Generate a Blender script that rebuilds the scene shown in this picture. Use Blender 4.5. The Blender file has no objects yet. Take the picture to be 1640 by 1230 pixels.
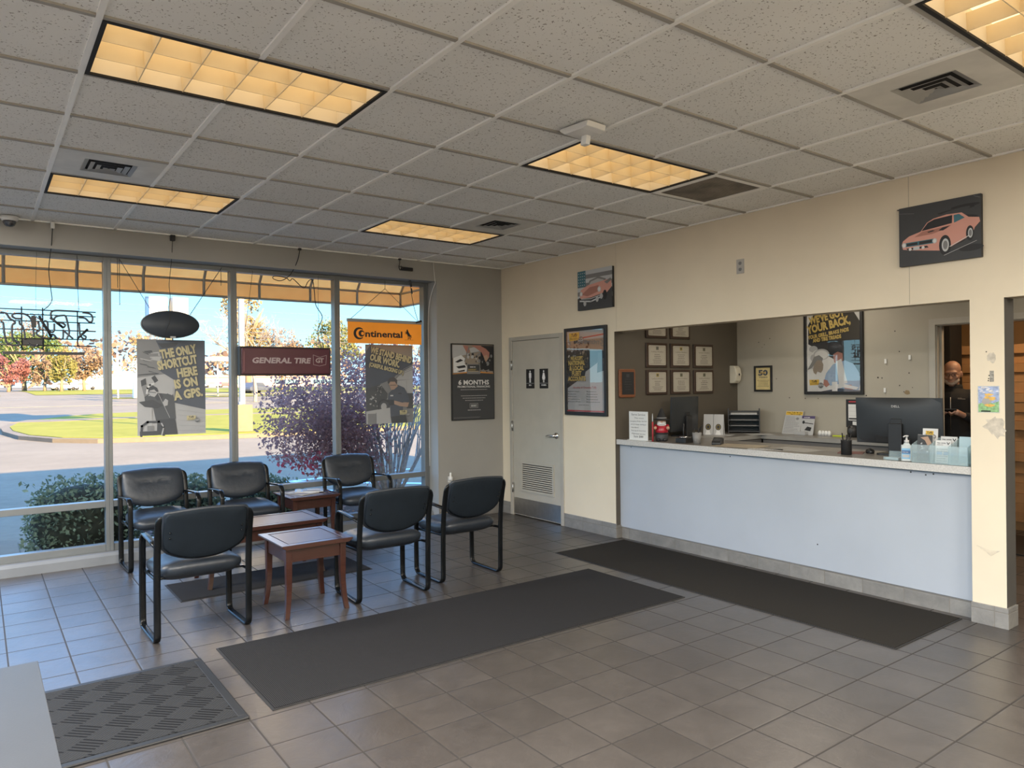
import bpy, bmesh, math, random
from mathutils import Vector, Matrix, Euler
rnd = random.Random(7)
SC = bpy.context.scene
COL = SC.collection
PI = math.pi
V = Vector

# ------------------------------------------------------------------ materials
MATS = {}

def _nodes(name):
    m = bpy.data.materials.new(name)
    m.use_nodes = True
    nt = m.node_tree
    b = nt.nodes['Principled BSDF']
    return m, nt, b

def mat(name, col, rough=0.6, metal=0.0, spec=0.5, var=0.08, vscale=6.0, bump=0.0, bscale=80.0, coat=0.0, emit=None, estr=0.0, sheen=0.0):
    """Principled material whose colour is broken up by object-space noise."""
    if name in MATS:
        return MATS[name]
    m, nt, b = _nodes(name)
    L = nt.links
    b.inputs['Roughness'].default_value = rough
    b.inputs['Metallic'].default_value = metal
    b.inputs['Specular IOR Level'].default_value = spec
    b.inputs['Coat Weight'].default_value = coat
    b.inputs['Coat Roughness'].default_value = 0.03
    b.inputs['Base Color'].default_value = (*col, 1)
    tc = nt.nodes.new('ShaderNodeTexCoord')
    if var > 0:
        n = nt.nodes.new('ShaderNodeTexNoise')
        n.inputs['Scale'].default_value = vscale
        n.inputs['Detail'].default_value = 4
        L.new(tc.outputs['Object'], n.inputs['Vector'])
        r = nt.nodes.new('ShaderNodeValToRGB')
        a = [max(0, c * (1 - var)) for c in col]
        z = [min(1, c * (1 + var)) for c in col]
        r.color_ramp.elements[0].position = 0.3
        r.color_ramp.elements[1].position = 0.7
        r.color_ramp.elements[0].color = (*a, 1)
        r.color_ramp.elements[1].color = (*z, 1)
        L.new(n.outputs['Fac'], r.inputs['Fac'])
        L.new(r.outputs['Color'], b.inputs['Base Color'])
    if bump > 0:
        n2 = nt.nodes.new('ShaderNodeTexNoise')
        n2.inputs['Scale'].default_value = bscale
        n2.inputs['Detail'].default_value = 3
        L.new(tc.outputs['Object'], n2.inputs['Vector'])
        bp = nt.nodes.new('ShaderNodeBump')
        bp.inputs['Strength'].default_value = bump
        bp.inputs['Distance'].default_value = 0.01
        L.new(n2.outputs['Fac'], bp.inputs['Height'])
        L.new(bp.outputs['Normal'], b.inputs['Normal'])
    if emit:
        b.inputs['Emission Color'].default_value = (*emit, 1)
        b.inputs['Emission Strength'].default_value = estr
    MATS[name] = m
    return m

def mth(nt, op, a, b=None, c=None):
    n = nt.nodes.new('ShaderNodeMath')
    n.operation = op
    for i, v in enumerate((a, b, c)):
        if v is None:
            continue
        if isinstance(v, (int, float)):
            n.inputs[i].default_value = v
        else:
            nt.links.new(v, n.inputs[i])
    return n.outputs[0]

def ramp(nt, fac, stops):
    r = nt.nodes.new('ShaderNodeValToRGB')
    e = r.color_ramp.elements
    while len(e) < len(stops):
        e.new(0.5)
    for k, (p, c) in enumerate(stops):
        e[k].position = p
        e[k].color = (*c, 1)
    nt.links.new(fac, r.inputs['Fac'])
    return r.outputs['Color']

def noise(nt, vec, scale, detail=4, rough=0.5, dist=0.0):
    n = nt.nodes.new('ShaderNodeTexNoise')
    n.inputs['Scale'].default_value = scale
    n.inputs['Detail'].default_value = detail
    n.inputs['Roughness'].default_value = rough
    n.inputs['Distortion'].default_value = dist
    nt.links.new(vec, n.inputs['Vector'])
    return n.outputs['Fac']

def mixc(nt, fac, a, b, mode='MIX'):
    n = nt.nodes.new('ShaderNodeMix')
    n.data_type = 'RGBA'
    n.blend_type = mode
    for i, v in ((0, fac), (6, a), (7, b)):
        if isinstance(v, (int, float)):
            n.inputs[i].default_value = v
        elif isinstance(v, tuple):
            n.inputs[i].default_value = (*v, 1)
        else:
            nt.links.new(v, n.inputs[i])
    return n.outputs[2]

def bump(nt, b, h, strength=0.3, dist=0.01):
    bp = nt.nodes.new('ShaderNodeBump')
    bp.inputs['Strength'].default_value = strength
    bp.inputs['Distance'].default_value = dist
    nt.links.new(h, bp.inputs['Height'])
    nt.links.new(bp.outputs['Normal'], b.inputs['Normal'])

def tile_mat(name, pitch, ox, oy, axes, cols, grout, gw, rough, bstr, spec=0.5):
    """Square slate-look tiles laid in world metres along two axes."""
    m, nt, b = _nodes(name)
    g = nt.nodes.new('ShaderNodeNewGeometry')
    s = nt.nodes.new('ShaderNodeSeparateXYZ')
    nt.links.new(g.outputs['Position'], s.inputs[0])
    ax = [s.outputs[i] for i in axes]
    edges, cells = [], []
    for a, o in zip(ax, (ox, oy)):
        t = mth(nt, 'DIVIDE', mth(nt, 'SUBTRACT', a, o), pitch)
        fr = mth(nt, 'FRACT', t)
        cells.append(mth(nt, 'FLOOR', t))
        edges.append(mth(nt, 'MINIMUM', fr, mth(nt, 'SUBTRACT', 1.0, fr)))
    e = mth(nt, 'MINIMUM', edges[0], edges[1])
    gm = mth(nt, 'LESS_THAN', e, gw / pitch / 2)
    cv = nt.nodes.new('ShaderNodeCombineXYZ')
    nt.links.new(cells[0], cv.inputs[0]); nt.links.new(cells[1], cv.inputs[1])
    wn = nt.nodes.new('ShaderNodeTexWhiteNoise')
    nt.links.new(cv.outputs[0], wn.inputs['Vector'])
    add = nt.nodes.new('ShaderNodeVectorMath'); add.operation = 'MULTIPLY_ADD'
    nt.links.new(wn.outputs['Color'], add.inputs[0])
    add.inputs[1].default_value = (9, 9, 9)
    nt.links.new(g.outputs['Position'], add.inputs[2])
    n1 = noise(nt, add.outputs[0], 5.0, 6, 0.6, 0.6)
    n2 = noise(nt, add.outputs[0], 16.0, 6, 0.65, 1.5)
    c = ramp(nt, mth(nt, 'MULTIPLY_ADD', n2, 0.35, mth(nt, 'MULTIPLY', n1, 0.65)), cols)
    hsv = nt.nodes.new('ShaderNodeHueSaturation')
    nt.links.new(mth(nt, 'MULTIPLY_ADD', wn.outputs['Value'], 0.22, 0.89), hsv.inputs['Value'])
    nt.links.new(c, hsv.inputs['Color'])
    nt.links.new(mixc(nt, gm, hsv.outputs['Color'], grout), b.inputs['Base Color'])
    nt.links.new(mth(nt, 'MULTIPLY_ADD', gm, 0.5, mth(nt, 'MULTIPLY_ADD', n2, 0.12, rough - 0.06)), b.inputs['Roughness'])
    b.inputs['Specular IOR Level'].default_value = spec
    em = nt.nodes.new('ShaderNodeMapRange')
    em.inputs['From Max'].default_value = gw / pitch * 1.3
    nt.links.new(e, em.inputs['Value'])
    n3 = noise(nt, add.outputs[0], 9.0, 5, 0.6, 2.0)
    h = mth(nt, 'ADD', em.outputs[0], mth(nt, 'MULTIPLY', n3, 1.5))
    bump(nt, b, h, bstr, 0.004)
    MATS[name] = m
    return m

def ceiling_mat():
    m, nt, b = _nodes('mineral_tile')
    g = nt.nodes.new('ShaderNodeNewGeometry')
    n = noise(nt, g.outputs['Position'], 95, 2, 0.5)
    n2 = noise(nt, g.outputs['Position'], 1.3, 3, 0.5)
    base = ramp(nt, n2, [(0.3, (0.82, 0.82, 0.79)), (0.7, (0.88, 0.88, 0.85))])
    spk = mth(nt, 'GREATER_THAN', n, 0.66)
    nt.links.new(mixc(nt, spk, base, (0.30, 0.28, 0.25)), b.inputs['Base Color'])
    b.inputs['Roughness'].default_value = 0.95
    b.inputs['Specular IOR Level'].default_value = 0.1
    bump(nt, b, mth(nt, 'SUBTRACT', 1.0, spk), 0.3, 0.003)
    return m

def wall_mat(name, col, scuff=0.0):
    m, nt, b = _nodes(name)
    g = nt.nodes.new('ShaderNodeNewGeometry')
    n = noise(nt, g.outputs['Position'], 1.1, 4, 0.55)
    n2 = noise(nt, g.outputs['Position'], 220, 2)
    c = ramp(nt, n, [(0.3, tuple(x * 0.94 for x in col)), (0.7, tuple(min(1, x * 1.04) for x in col))])
    if scuff:
        n3 = noise(nt, g.outputs['Position'], 7, 6, 0.7, 1.0)
        k = mth(nt, 'MULTIPLY', mth(nt, 'GREATER_THAN', n3, 0.69), scuff)
        c = mixc(nt, k, c, tuple(x * 0.6 for x in col))
    nt.links.new(c, b.inputs['Base Color'])
    b.inputs['Roughness'].default_value = 0.55
    b.inputs['Specular IOR Level'].default_value = 0.3
    bump(nt, b, n2, 0.08, 0.002)
    MATS[name] = m
    return m

def wood_mat(name, c1, c2, rough=0.3, scale=1.0, coat=0.2):
    m, nt, b = _nodes(name)
    tc = nt.nodes.new('ShaderNodeTexCoord')
    mp = nt.nodes.new('ShaderNodeMapping')
    mp.inputs['Scale'].default_value = (3 * scale, 30 * scale, 30 * scale)
    nt.links.new(tc.outputs['Object'], mp.inputs['Vector'])
    n = noise(nt, mp.outputs[0], 1.6, 6, 0.6, 1.2)
    nt.links.new(ramp(nt, n, [(0.25, c1), (0.75, c2)]), b.inputs['Base Color'])
    b.inputs['Roughness'].default_value = rough
    b.inputs['Coat Weight'].default_value = coat
    b.inputs['Coat Roughness'].default_value = 0.15
    bump(nt, b, n, 0.06, 0.002)
    MATS[name] = m
    return m

def leaf_mat(name, stops, trans=0.35, scale=3.0):
    """Two-sided leaves: diffuse plus translucency, colour varied through the crown."""
    m = bpy.data.materials.new(name); m.use_nodes = True
    nt = m.node_tree; nt.nodes.clear()
    out = nt.nodes.new('ShaderNodeOutputMaterial')
    tc = nt.nodes.new('ShaderNodeTexCoord')
    n = noise(nt, tc.outputs['Object'], scale, 4, 0.7)
    c = ramp(nt, n, stops)
    d = nt.nodes.new('ShaderNodeBsdfDiffuse'); t = nt.nodes.new('ShaderNodeBsdfTranslucent')
    nt.links.new(c, d.inputs[0]); nt.links.new(c, t.inputs[0])
    mx = nt.nodes.new('ShaderNodeMixShader'); mx.inputs[0].default_value = trans
    nt.links.new(d.outputs[0], mx.inputs[1]); nt.links.new(t.outputs[0], mx.inputs[2])
    nt.links.new(mx.outputs[0], out.inputs[0])
    MATS[name] = m
    return m

def glass_mat(name, tint=(0.93, 0.96, 0.97), ior=1.45, boost=0.0, rough=0.0):
    m = bpy.data.materials.new(name); m.use_nodes = True
    nt = m.node_tree; nt.nodes.clear()
    out = nt.nodes.new('ShaderNodeOutputMaterial')
    t = nt.nodes.new('ShaderNodeBsdfTransparent'); t.inputs[0].default_value = (*tint, 1)
    g = nt.nodes.new('ShaderNodeBsdfGlossy'); g.inputs['Roughness'].default_value = rough
    f = nt.nodes.new('ShaderNodeFresnel'); f.inputs[0].default_value = ior
    mx = nt.nodes.new('ShaderNodeMixShader')
    gg = nt.nodes.new('ShaderNodeNewGeometry')      # only the outer face of a sheet mirrors
    nt.links.new(mth(nt, 'MULTIPLY', mth(nt, 'ADD', f.outputs[0], boost), mth(nt, 'SUBTRACT', 1.0, gg.outputs['Backfacing'])), mx.inputs[0])
    nt.links.new(t.outputs[0], mx.inputs[1]); nt.links.new(g.outputs[0], mx.inputs[2])
    nt.links.new(mx.outputs[0], out.inputs[0])
    MATS[name] = m
    return m

# ------------------------------------------------------------------ mesh builder
def catmull(pts, n=6):
    P = [V(p) for p in pts]
    if len(P) < 3:
        return P
    out = []
    for i in range(len(P) - 1):
        a = P[max(i - 1, 0)]; b = P[i]; c = P[i + 1]; d = P[min(i + 2, len(P) - 1)]
        for k in range(n):
            t = k / n
            out.append(0.5 * ((2 * b) + (-a + c) * t + (2 * a - 5 * b + 4 * c - d) * t * t + (-a + 3 * b - 3 * c + d) * t ** 3))
    out.append(P[-1])
    return out

class MB:
    def __init__(s):
        s.v = []; s.f = []; s.m = []; s.sm = []
    def add(s, vs, fs, mi=0, smooth=False, M=None):
        o = len(s.v)
        s.v += [tuple(M @ V(p)) if M is not None else tuple(p) for p in vs]
        s.f += [tuple(o + i for i in f) for f in fs]
        s.m += [mi] * len(fs); s.sm += [smooth] * len(fs)
    def box(s, lo, hi, mi=0, M=None):
        x0, y0, z0 = lo; x1, y1, z1 = hi
        vs = [(x0, y0, z0), (x1, y0, z0), (x1, y1, z0), (x0, y1, z0), (x0, y0, z1), (x1, y0, z1), (x1, y1, z1), (x0, y1, z1)]
        fs = [(3, 2, 1, 0), (4, 5, 6, 7), (0, 1, 5, 4), (1, 2, 6, 5), (2, 3, 7, 6), (3, 0, 4, 7)]
        s.add(vs, fs, mi, False, M)
        return s
    def cbox(s, c, d, mi=0, M=None):
        return s.box([c[i] - d[i] / 2 for i in range(3)], [c[i] + d[i] / 2 for i in range(3)], mi, M)
    def prism(s, pts, a, b, mi=0, axis=2, M=None):
        """polygon pts (2D) pushed from a to b along an axis (0: pts=(y,z), 1: pts=(x,z), 2: pts=(x,y))"""
        n = len(pts)
        def mk(p, t):
            return {0: (t, p[0], p[1]), 1: (p[0], t, p[1]), 2: (p[0], p[1], t)}[axis]
        vs = [mk(p, a) for p in pts] + [mk(p, b) for p in pts]
        fs = [tuple(range(n))[::-1], tuple(range(n, 2 * n))] + [(i, (i + 1) % n, n + (i + 1) % n, n + i) for i in range(n)]
        s.add(vs, fs, mi, False, M)
        return s
    def quad(s, a, b, c, d, mi=0):
        s.add([a, b, c, d], [(0, 1, 2, 3)], mi)
        return s
    def tube(s, pts, r, sides=6, mi=0, closed=False, cap=True, M=None):
        P = [V(p) for p in pts]
        n = len(P)
        R = r if isinstance(r, (list, tuple)) else [r] * n
        ref = None; vs = []
        for i in range(n):
            if closed:
                t = P[(i + 1) % n] - P[i - 1]
            else:
                t = P[min(i + 1, n - 1)] - P[max(i - 1, 0)]
            t = t.normalized() if t.length > 1e-9 else V((0, 0, 1))
            if ref is None:
                ref = V((1, 0, 0)) if abs(t.x) < 0.8 else V((0, 1, 0))
            u = (ref - t * ref.dot(t))
            u = u.normalized() if u.length > 1e-6 else t.orthogonal().normalized()
            w = t.cross(u); ref = u
            for k in range(sides):
                a = 2 * PI * k / sides
                vs.append(P[i] + (u * math.cos(a) + w * math.sin(a)) * R[i])
        fs = []
        for i in range(n if closed else n - 1):
            j = (i + 1) % n
            for k in range(sides):
                l = (k + 1) % sides
                fs.append((i * sides + k, i * sides + l, j * sides + l, j * sides + k))
        if cap and not closed:
            fs.append(tuple(range(sides))[::-1]); fs.append(tuple((n - 1) * sides + k for k in range(sides)))
        s.add(vs, fs, mi, sides > 4, M)
        return s
    def ribbon(s, pts, wx, th, mi=0, x0=0.0, M=None):
        """flat-oval bar swept along a path in the YZ plane; width runs along X"""
        P = [V((p[2] if len(p) > 2 else 0, p[0], p[1])) for p in pts]
        n = len(P)
        prof = []
        for k in range(10):
            a = 2 * PI * k / 10
            ca, sa = math.cos(a), math.sin(a)
            prof.append((math.copysign(abs(ca) ** 0.55, ca) * wx / 2, math.copysign(abs(sa) ** 0.55, sa) * th / 2))
        vs = []
        for i in range(n):
            t = (P[min(i + 1, n - 1)] - P[max(i - 1, 0)]).normalized()
            nn = V((0, -t.z, t.y)).normalized()
            for a, b in prof:
                vs.append(P[i] + nn * b + V((x0 + a, 0, 0)))
        q = len(prof); fs = []
        for i in range(n - 1):
            for k in range(q):
                l = (k + 1) % q
                fs.append((i * q + k, i * q + l, (i + 1) * q + l, (i + 1) * q + k))
        fs.append(tuple(range(q))[::-1]); fs.append(tuple((n - 1) * q + k for k in range(q)))
        s.add(vs, fs, mi, True, M)
        return s
    def lathe(s, prof, segs=16, mi=0, c=(0, 0, 0), M=None, sx=1, sy=1):
        vs = []; fs = []
        for r, z in prof:
            for k in range(segs):
                a = 2 * PI * k / segs
                vs.append((c[0] + r * sx * math.cos(a), c[1] + r * sy * math.sin(a), c[2] + z))
        for i in range(len(prof) - 1):
            for k in range(segs):
                l = (k + 1) % segs
                fs.append((i * segs + k, i * segs + l, (i + 1) * segs + l, (i + 1) * segs + k))
        if prof[0][0] > 1e-5: fs.append(tuple(range(segs))[::-1])
        if prof[-1][0] > 1e-5: fs.append(tuple((len(prof) - 1) * segs + k for k in range(segs)))
        s.add(vs, fs, mi, True, M)
        return s
    def ball(s, c, r, mi=0, seg=12, M=None):
        r = r if isinstance(r, (tuple, list)) else (r, r, r)
        vs = [(c[0], c[1], c[2] - r[2])]; fs = []
        rings = seg // 2
        for i in range(1, rings):
            p = PI * i / rings
            for k in range(seg):
                a = 2 * PI * k / seg
                vs.append((c[0] + r[0] * math.sin(p) * math.cos(a), c[1] + r[1] * math.sin(p) * math.sin(a), c[2] - r[2] * math.cos(p)))
        vs.append((c[0], c[1], c[2] + r[2]))
        for k in range(seg):
            fs.append((0, 1 + (k + 1) % seg, 1 + k))
            for i in range(rings - 2):
                a = 1 + i * seg
                fs.append((a + k, a + (k + 1) % seg, a + seg + (k + 1) % seg, a + seg + k))
            a = 1 + (rings - 2) * seg
            fs.append((a + k, a + (k + 1) % seg, len(vs) - 1))
        s.add(vs, fs, mi, True, M)
        return s
    def capsule(s, a, b, ra, rb, mi=0, seg=12):
        a = V(a); b = V(b)
        d = (b - a); L = d.length
        q = V((0, 0, 1)).rotation_difference(d.normalized()).to_matrix().to_4x4()
        M = Matrix.Translation(a) @ q
        prof = []
        for k in range(6):
            t = PI / 2 * k / 5
            prof.append((max(1e-6, ra * math.sin(t)), -ra * math.cos(t)))
        for k in range(1, 6):
            t = PI / 2 * k / 5
            prof.append((max(1e-6, rb * math.cos(t)), L + rb * math.sin(t)))
        s.lathe(prof, seg, mi, M=M)
        return s
    def pillow(s, outline, fn, rings=7, mi=0):
        """closed cushion: outline (list of 2D pts around centre), fn(u, v, r, side) -> 3D; r = 0 centre .. 1 rim"""
        n = len(outline)
        cx = sum(p[0] for p in outline) / n; cy = sum(p[1] for p in outline) / n
        vs = []; fs = []
        idx = {}
        rr = [math.sin(PI / 2 * k / rings) for k in range(1, rings + 1)]
        for side in (1, -1):
            vs.append(fn(cx, cy, 0.0, side)); idx[side, 0] = len(vs) - 1
            for k, r in enumerate(rr):
                if k == rings - 1 and side == -1:
                    continue
                idx[side, k + 1] = len(vs)
                for p in outline:
                    vs.append(fn(cx + (p[0] - cx) * r, cy + (p[1] - cy) * r, r, side))
            if side == -1:
                idx[-1, rings] = idx[1, rings]
            def F(*q):
                fs.append(q if side == 1 else q[::-1])
            for i in range(n):
                j = (i + 1) % n
                F(idx[side, 0], idx[side, 1] + i, idx[side, 1] + j)
                for k in range(1, rings):
                    F(idx[side, k] + i, idx[side, k + 1] + i, idx[side, k + 1] + j, idx[side, k] + j)
        s.add(vs, fs, mi, True)
        return s
    def leaves(s, pts, size, mi=0, flat=0.0, asp=0.6, r=None):
        r = r or rnd
        vs = []; fs = []
        for p in pts:
            sz = size * r.uniform(0.6, 1.35)
            a = V((r.gauss(0, 1), r.gauss(0, 1), r.gauss(0, 1) * (1 - flat))).normalized()
            b = a.cross(V((r.gauss(0, 1), r.gauss(0, 1), r.gauss(0, 1)))).normalized()
            o = len(vs); p = V(p)
            vs += [p - a * sz, p + b * sz * asp, p + a * sz, p - b * sz * asp]
            fs.append((o, o + 1, o + 2, o + 3))
        s.add(vs, fs, mi)
        return s
    def mesh(s, name, mats):
        me = bpy.data.meshes.new(name)
        me.from_pydata(s.v, [], s.f)
        for m in (mats if isinstance(mats, (list, tuple)) else [mats]):
            me.materials.append(m)
        me.polygons.foreach_set('material_index', s.m)
        me.polygons.foreach_set('use_smooth', s.sm)
        me.update()
        return me
    def build(s, name, mats, parent=None, bev=0.0, seg=2, sub=0):
        o = bpy.data.objects.new(name, s.mesh(name, mats))
        COL.objects.link(o)
        if parent is not None:
            o.parent = parent
        if bev > 0:
            b = o.modifiers.new('bevel', 'BEVEL'); b.width = bev; b.segments = seg; b.limit_method = 'ANGLE'
        if sub > 0:
            b = o.modifiers.new('subsurf', 'SUBSURF'); b.levels = sub; b.render_levels = sub
        return o

def tag(o, label=None, cat=None, group=None, kind=None):
    if label: o['label'] = label
    if cat: o['category'] = cat
    if group: o['group'] = group
    if kind: o['kind'] = kind
    return o

def thing(name, label, cat, loc=(0, 0, 0), rz=0.0, group=None, M=None):
    o = bpy.data.objects.new(name, None)
    COL.objects.link(o)
    o.empty_display_size = 0.1
    if M is not None:
        o.matrix_world = M
    else:
        o.location = loc; o.rotation_euler = (0, 0, rz)
    return tag(o, label, cat, group)

def struct(o):
    o['kind'] = 'structure'
    return o

def copy_tree(o, parent=None):
    c = o.copy(); COL.objects.link(c)
    if parent is not None:
        c.parent = parent
    for ch in list(o.children):
        copy_tree(ch, c)
    return c

def plane_M(origin, right, up):
    r = V(right).normalized(); u = V(up).normalized(); n = r.cross(u)
    return Matrix(((r.x, u.x, n.x, origin[0]), (r.y, u.y, n.y, origin[1]), (r.z, u.z, n.z, origin[2]), (0, 0, 0, 1)))

def onX(x, y, z):    # surface facing -X; local x runs to -Y, local y up, local z out of the wall
    return plane_M((x, y, z), (0, -1, 0), (0, 0, 1))
def onY(x, y, z):    # surface facing -Y; local x runs to +X
    return plane_M((x, y, z), (1, 0, 0), (0, 0, 1))

# ------------------------------------------------------------------ flat art (posters, signs)
_TX = {}
def text_mesh(s, bold):
    k = (s, bold)
    if k not in _TX:
        c = bpy.data.curves.new('lettering_source', 'FONT')
        c.body = s; c.size = 1.0; c.offset = bold; c.resolution_u = 2
        o = bpy.data.objects.new('lettering_source', c)
        COL.objects.link(o)
        bpy.context.view_layer.update()
        me = bpy.data.meshes.new_from_object(o.evaluated_get(bpy.context.evaluated_depsgraph_get()))
        vs = [v.co.copy() for v in me.vertices]; fs = [tuple(p.vertices) for p in me.polygons]
        bpy.data.objects.remove(o); bpy.data.curves.remove(c); bpy.data.meshes.remove(me)
        _TX[k] = (vs, fs)
    return _TX[k]

CAP = 0.69
class Art(MB):
    """Flat artwork in local x (right), y (up); each layer lies a hair in front of the last."""
    def __init__(s, step=0.0004, z0=0.0):
        super().__init__(); s.z = z0; s.step = step * 0.35
    def poly(s, pts, mi, dz=1):
        s.z += s.step * dz
        s.add([(p[0], p[1], s.z) for p in pts], [tuple(range(len(pts)))], mi)
    def rect(s, x0, y0, x1, y1, mi):
        s.poly([(x0, y0), (x1, y0), (x1, y1), (x0, y1)], mi)
    def ell(s, cx, cy, rx, ry, mi, rot=0.0, n=20):
        c, q = math.cos(rot), math.sin(rot)
        s.poly([(cx + rx * math.cos(a) * c - ry * math.sin(a) * q, cy + rx * math.cos(a) * q + ry * math.sin(a) * c) for a in [2 * PI * k / n for k in range(n)]], mi)
    def line(s, pts, w, mi, closed=False):
        s.z += s.step
        n = len(pts)
        for i in range(n if closed else n - 1):
            a = V(pts[i]).to_2d(); b = V(pts[(i + 1) % n]).to_2d()
            d = b - a
            if d.length < 1e-9: continue
            d = d.normalized() * w / 2
            p = V((-d.y, d.x))
            s.add([(*(a + p - d), s.z), (*(a - p - d), s.z), (*(b - p + d), s.z), (*(b + p + d), s.z)], [(0, 1, 2, 3)], mi)
    def text(s, t, x, y, h, mi, xs=1.0, rot=0.0, align='C', bold=0.0, width=None, shear=0.0):
        vs, fs = text_mesh(t, bold)
        x0 = min(v.x for v in vs); x1 = max(v.x for v in vs)
        k = h / CAP
        kx = k * xs if width is None else width / (x1 - x0)
        off = {'C': (x0 + x1) / 2, 'L': x0, 'R': x1}[align]
        c, q = math.cos(rot), math.sin(rot)
        s.z += s.step
        out = []
        for v in vs:
            a = (v.x - off) * kx; b = v.y * k
            a += shear * b
            out.append((x + a * c - b * q, y + a * q + b * c, s.z))
        s.add(out, fs, mi)
    def lines_of_text(s, x0, x1, y, h, mi, n, gap, r=None, center=False):
        """fine print too small to read in the photograph: short word-long dashes"""
        r = r or rnd
        s.z += s.step
        for i in range(n):
            w = (x1 - x0) * r.uniform(0.6, 1.0)
            x = x0 if not center else (x0 + x1 - w) / 2
            e = x + w
            while x < e - h:
                l = min(h * r.uniform(1.2, 3.6), e - x)
                s.add([(x, y, s.z), (x + l, y, s.z), (x + l, y + h * 0.7, s.z), (x, y + h * 0.7, s.z)], [(0, 1, 2, 3)], mi)
                x += l + h * 0.5
            y -= gap

def frame_bars(w, h, bar, d0, d1, mb=None):
    """picture-frame moulding, lower-left corner at the local origin"""
    mb = mb or MB()
    mb.box((0, 0, d0), (bar, h, d1)); mb.box((w - bar, 0, d0), (w, h, d1))
    mb.box((bar, 0, d0), (w - bar, bar, d1)); mb.box((bar, h - bar, d0), (w - bar, h, d1))
    return mb
# ------------------------------------------------------------------ palette
H = 2.985                      # ceiling height
T = 0.6096                     # ceiling module
GX, GY = -4.8244, -4.157       # a node of the ceiling grid
M_wall = wall_mat('beige_paint', (0.74, 0.655, 0.51), 0.12)
M_front = wall_mat('backlit_wall_paint', (0.34, 0.33, 0.305), 0.1)  # darker and greyer than the beige; backlight shade put into the colour
M_office = wall_mat('taupe_paint', (0.40, 0.37, 0.31), 0.15)
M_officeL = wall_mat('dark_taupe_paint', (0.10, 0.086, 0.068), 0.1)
M_back = wall_mat('ochre_paint', (0.42, 0.29, 0.16))
M_counter = wall_mat('white_panel_paint', (0.415, 0.455, 0.515), 0.06)
M_floor = tile_mat('slate_floor_tile', 0.2995, -0.888, -2.575, (0, 1), [(0.25, (0.044, 0.039, 0.036)), (0.5, (0.062, 0.055, 0.051)), (0.75, (0.082, 0.073, 0.067))], (0.018, 0.015, 0.013), 0.0085, 0.33, 0.22, 0.70)
M_baseY = tile_mat('slate_base_tile', 0.30, -1.17, -0.20, (1, 2), [(0.25, (0.16, 0.155, 0.15)), (0.5, (0.22, 0.215, 0.205)), (0.75, (0.30, 0.29, 0.27))], (0.20, 0.185, 0.165), 0.005, 0.4, 0.25)
M_baseX = tile_mat('slate_base_tile_front', 0.30, -0.92, -0.20, (0, 2), [(0.25, (0.15, 0.14, 0.13)), (0.75, (0.25, 0.24, 0.22))], (0.16, 0.15, 0.13), 0.005, 0.4, 0.25)
M_ceil = ceiling_mat()
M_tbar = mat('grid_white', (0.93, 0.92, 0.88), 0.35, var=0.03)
M_tbard = mat('grid_dark_gap', (0.012, 0.011, 0.011), 0.6, var=0)
M_alu = mat('window_aluminium', (0.18, 0.19, 0.19), 0.35, metal=0.3, var=0.04, bump=0.03)
M_white = mat('white_plastic', (0.72, 0.72, 0.70), 0.4, var=0.03)
M_steel = mat('brushed_steel', (0.55, 0.55, 0.54), 0.32, metal=1.0, var=0.06, vscale=20)
M_chrome = mat('chrome', (0.75, 0.75, 0.75), 0.12, metal=1.0, var=0.02)
M_black = mat('black_plastic', (0.014, 0.014, 0.015), 0.42, var=0.1)
M_blackm = mat('black_matte', (0.010, 0.010, 0.011), 0.8, var=0.1)
M_glass = glass_mat('window_glass', (0.95, 0.97, 0.98), 1.15)

# ------------------------------------------------------------------ room shell
XL, YR = -7.9, -11.0
f = MB(); f.box((XL - 0.2, YR - 0.2, -0.12), (5.2, 0.3, 0.0))
o = struct(f.build('floor', M_floor))

lights = [(0, 0), (4, 0), (0, 4), (4, 4), (4, -4)]
vents = [(0, 3), (5, 3), (5, -3)]
grille = [(6, 0)]
skip = set(vents + grille)
for i, j in lights:
    skip |= {(i, j), (i + 1, j)}
c = MB()
for i in range(-6, 8):
    for j in range(-12, 7):
        if (i, j) in skip: continue
        x0 = max(GX + i * T, XL); x1 = min(GX + (i + 1) * T, 0)
        y0 = max(GY + j * T, YR); y1 = min(GY + (j + 1) * T, 0)
        if x1 - x0 < 0.01 or y1 - y0 < 0.01: continue
        c.box((x0, y0, H + 0.009), (x1, y1, H + 0.03))
ceil = struct(c.build('ceiling', M_ceil))
# drop out the bars that would cross a light fixture
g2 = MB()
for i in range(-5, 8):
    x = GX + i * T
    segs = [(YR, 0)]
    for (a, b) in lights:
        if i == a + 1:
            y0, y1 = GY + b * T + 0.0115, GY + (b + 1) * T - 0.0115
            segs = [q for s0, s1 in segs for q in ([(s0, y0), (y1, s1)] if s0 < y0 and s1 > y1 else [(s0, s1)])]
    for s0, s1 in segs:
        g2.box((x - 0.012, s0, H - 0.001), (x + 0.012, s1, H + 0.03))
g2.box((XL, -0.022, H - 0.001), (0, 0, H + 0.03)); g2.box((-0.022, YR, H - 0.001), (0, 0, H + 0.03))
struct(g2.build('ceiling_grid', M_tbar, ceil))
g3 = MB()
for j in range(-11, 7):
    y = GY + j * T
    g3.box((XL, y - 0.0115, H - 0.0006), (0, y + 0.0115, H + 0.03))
struct(g3.build('ceiling_cross_tees', mat('grid_shaded', (0.36, 0.34, 0.30), 0.6, var=0.05), ceil))  # shade painted into these bars; ceiling_grid bars are painted lighter as glint
r = MB(); r.box((XL - 0.3, YR - 0.3, H + 0.25), (5.3, 0.32, 3.82))
struct(r.build('roof', mat('roof_fascia', (0.45, 0.42, 0.38), 0.8)))

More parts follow.
